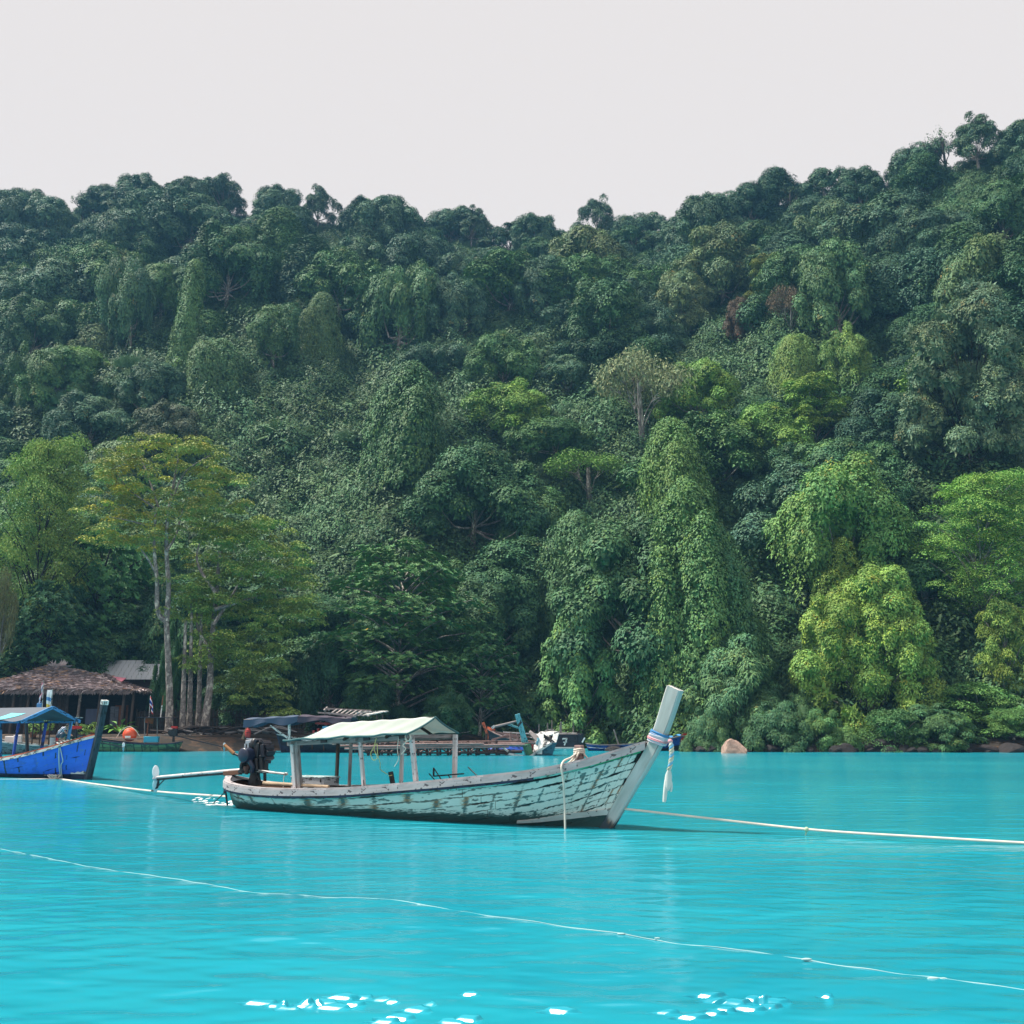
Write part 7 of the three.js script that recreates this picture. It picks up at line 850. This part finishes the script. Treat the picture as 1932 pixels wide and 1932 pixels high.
{ // dark boat numbered 7 and the blue boat with the red tip
  const Zb = atLevel(1075, 1412).z, Z = -Zb; let t = stage('numbered_boat', 'dark boat with a white 7 on its side and poles above a pale deck', 1075, 1412, 0); t.updateMatrixWorld(); const P = (x, y, dz = 0) => t.worldToLocal(atDepth(x, y, Z + dz));
  const a = P(1046, 1407), b = P(1096, 1407), tp = P(1046, 1386).y; const len = b.x - a.x;
  part('hull', [box(len, tp + 0.4, 0.12, (a.x + b.x) / 2, (tp - 0.4) / 2, 0.05, -0.06, 0, 0, 0.02), box(0.12, tp + 0.4, 1.5, b.x, (tp - 0.4) / 2, -0.7, 0, 0, 0, 0.02), box(0.12, tp + 0.4, 1.5, a.x, (tp - 0.4) / 2, -0.7), box(len, tp + 0.4, 0.1, (a.x + b.x) / 2, (tp - 0.4) / 2, -1.5)], M.blackPaint, t); part('waterline_stripe', box(len * 0.98, 0.1, 0.03, (a.x + b.x) / 2, 0.06, 0.14), M.white, t); for (const y of [0, 0.16, 0.3]) part('rail', box(len + 0.2, 0.06, 0.1, (a.x + b.x) / 2 - 0.1, tp + 0.02 - y * 0.4, 0.12 - y * 1.4), M.pinkWood, t); part('corner_post', box(0.5, tp + 0.5, 0.3, b.x - 0.05, (tp - 0.3) / 2, 0.0, 0, 0.3, 0, 0.06), M.blackPaint, t);
  part('deck', [0, 1, 2, 3, 4, 5].map((k) => box(P(1091, 1384).x - P(1022, 1384).x - 0.2 * k, 0.06, 0.5, (P(1091, 1384).x + P(1022, 1384).x) / 2, tp + 0.06 + 0.07 * k, -0.2 - k * 0.5, -0.1, 0, 0.01 * (k - 3))), M.whitePaint, t, 'pale deck boards'); part('deck_support', box(1.4, tp, 1.6, P(1034, 1390).x, tp / 2, -1.6), M.darkWood, t);
  for (const [x, y, z] of [[1017, 1366, -0.4], [1034, 1364, -1.2], [1043, 1358, -2], [1059, 1361, -0.4], [1057, 1368, -0.1], [1083, 1360, -0.8]]) part('pole', rod([P(x, 1386).x, tp - 0.6, z], [P(x, y).x, P(x, y).y, z], 0.07, 0.06, 7), M.greyWood, t);
  const num = part('number', [beam([0, 0.42, 0], [0.32, 0.44, 0], 0.02, 0.09), beam([0.3, 0.46, 0], [0.12, 0, 0], 0.02, 0.09), beam([0.04, 0.2, 0], [0.3, 0.22, 0], 0.02, 0.06), beam([0.01, 0.46, 0], [0.01, 0.34, 0], 0.02, 0.07)], M.white, t, 'white painted 7'); num.position.set(P(1061, 1404).x, 0.24, 0.16); num.scale.setScalar(1.25);
  t = stage('red_tipped_boat', 'long blue boat with red bow tip lying at the shore under the prow', 1283, 1416.5, -3); const H = STEMMED(7.2, { tall: 0.72, beam: 0.85 }); plainHull(H, t, { side: paint(srgb(36, 84, 176)), low: M.blackPaint, inner: M.pinkWood, rail: M.greyWood }); part('white_line', railStrip(H, 1, 0.05, 0.7, 0.03, 0.04, 0.02, -0.2, 24), M.whitePaint, t); part('red_tip', [grid(8, 4, (u, v) => V(lerp(0.05, 0.95, u), lerp(lerp(0.55, 1.45, u), lerp(1.12, 1.62, u), v), 0.14 * (1 - u) * (1 - 0.3 * v))), grid(8, 4, (u, v) => V(lerp(0.05, 0.95, u), lerp(lerp(0.55, 1.45, u), lerp(1.12, 1.62, u), v), -0.14 * (1 - u) * (1 - 0.3 * v)))], M.redPaint, t); part('tip_band', beam([0.1, 1.14, 0.13], [0.42, 1.0, 0.12], 0.03, 0.1), M.pinkWood, t); part('stem_post', beam([-0.02, -0.1, 0], [0.3, 0.98, 0], 0.12, 0.2), M.redPaint, t); part('pole', rod([-4.5, 0.4, 0.3], [-4.85, 1.55, 0.2], 0.05), M.greyWood, t); part('blue_tarp', grid(8, 3, (u, v) => V(-0.8 + u * 0.9, 1.0 + 0.16 * u + 0.07 * Math.sin(u * 9 + v * 3), -0.2 + v * 0.4)), flat(srgb(70, 150, 210)), t); part('white_cleat', beam([-7.2, 0.6, 0.2], [-7.0, 0.95, 0.2], 0.12, 0.1), M.white, t);
}
{ // floating line, foam, bubbles
  const t = thing('floating_line', 'thin white line floating in a long curve across the near water', 'rope'), pts = [[-40, 1597], [0, 1604], [90, 1620], [180, 1636], [280, 1650], [370, 1664], [480, 1681], [560, 1688], [640, 1697]].map((p) => atLevel(p[0], p[1], 0.003)), pts2 = [[740, 1700], [860, 1719], [1000, 1739], [1170, 1762], [1280, 1777], [1390, 1789], [1500, 1805], [1610, 1824], [1700, 1837], [1800, 1850], [1932, 1868], [2000, 1876]].map((p) => atLevel(p[0], p[1], 0.006));
  const white = flat(srgb(160, 190, 190)); pts2.unshift(atLevel(640, 1697, 0.001), atLevel(690, 1699, -0.004)); const all = new THREE.CatmullRomCurve3([...pts, ...pts2].map((p) => p.clone().setY(0)), false, 'centripetal'), N = 420, seg = []; for (let k = 0; k <= N; k++) { const p = all.getPointAt(k / N); p.y = wave(p.x, p.z, Math.max(0.022, p.z * p.z * 0.00034) * 0.8) + 0.0005 + 0.008 * (noise(k * 0.13, 5) - 0.48); seg.push(p); }
  part('line', pipe(seg, (f) => 0.0022 + 0.0026 * noise(f * 90, 3), 6, N), white, t); for (const [x, y, s] of [[790, 1707, 1], [1172, 1762, 1.4], [1240, 1770, 1], [1522, 1810, 1.6], [1760, 1846, 1.6], [1780, 1846, 1]]) { const p = atLevel(x, y, 0.012); part('weed_tuft', new THREE.SphereGeometry(0.014 * s, 8, 6).scale(2, 0.5, 0.8).translate(p.x, p.y, p.z), white, t); }
  // froth at the stern
  const f = tag(new THREE.Group(), 'thin white froth on the water at the stern of the main boat', 'foam', null, 'stuff'); f.name = 'sea_foam'; scene.add(f); const geos = [], r = rng(8);
  const blob = (x, y, w, h, turn = 0, lob = 4) => { const p = atLevel(x, y, 0), sx = w / 2 * -p.z / FOCAL, e = atLevel(x, y + h / 2, 0), e0 = atLevel(x, y - h / 2, 0), sz = (e.z - e0.z) / 2, ph = r() * 6, ph2 = r() * 6, rim = (a) => 1 + 0.28 * Math.sin(a * 2 + ph) * Math.cos(a * lob + ph2) + 0.16 * Math.sin(a * 5 + ph2) + 0.08 * Math.sin(a * 9 + ph); geos.push(grid(36, 5, (u, v) => { const a = u * 6.2832, q = v * rim(a), X = Math.cos(a) * q * sx, Zz = Math.sin(a) * q * sz; return V(p.x + X + turn * Zz, 0.003 + 0.006 * (1 - Math.pow(v, 4)) + wave(p.x + X, p.z + Zz, 0.03), p.z + Zz); })); };
  for (let k = 0; k < 34; k++) { const u = Math.pow(r(), 0.6); blob(lerp(330, 440, u), 1503 + u * 12 + (r() - 0.5) * 10, 2 + 7 * r() * r(), 0.8 + 1.2 * r()); } for (const x of [400, 420, 432]) blob(x, 1518, 16 + 10 * r(), 2.2);
  part('froth', geos, std(srgb(240, 242, 240), { roughness: 0.6 }), f);
}

renderer.render(scene, camera);
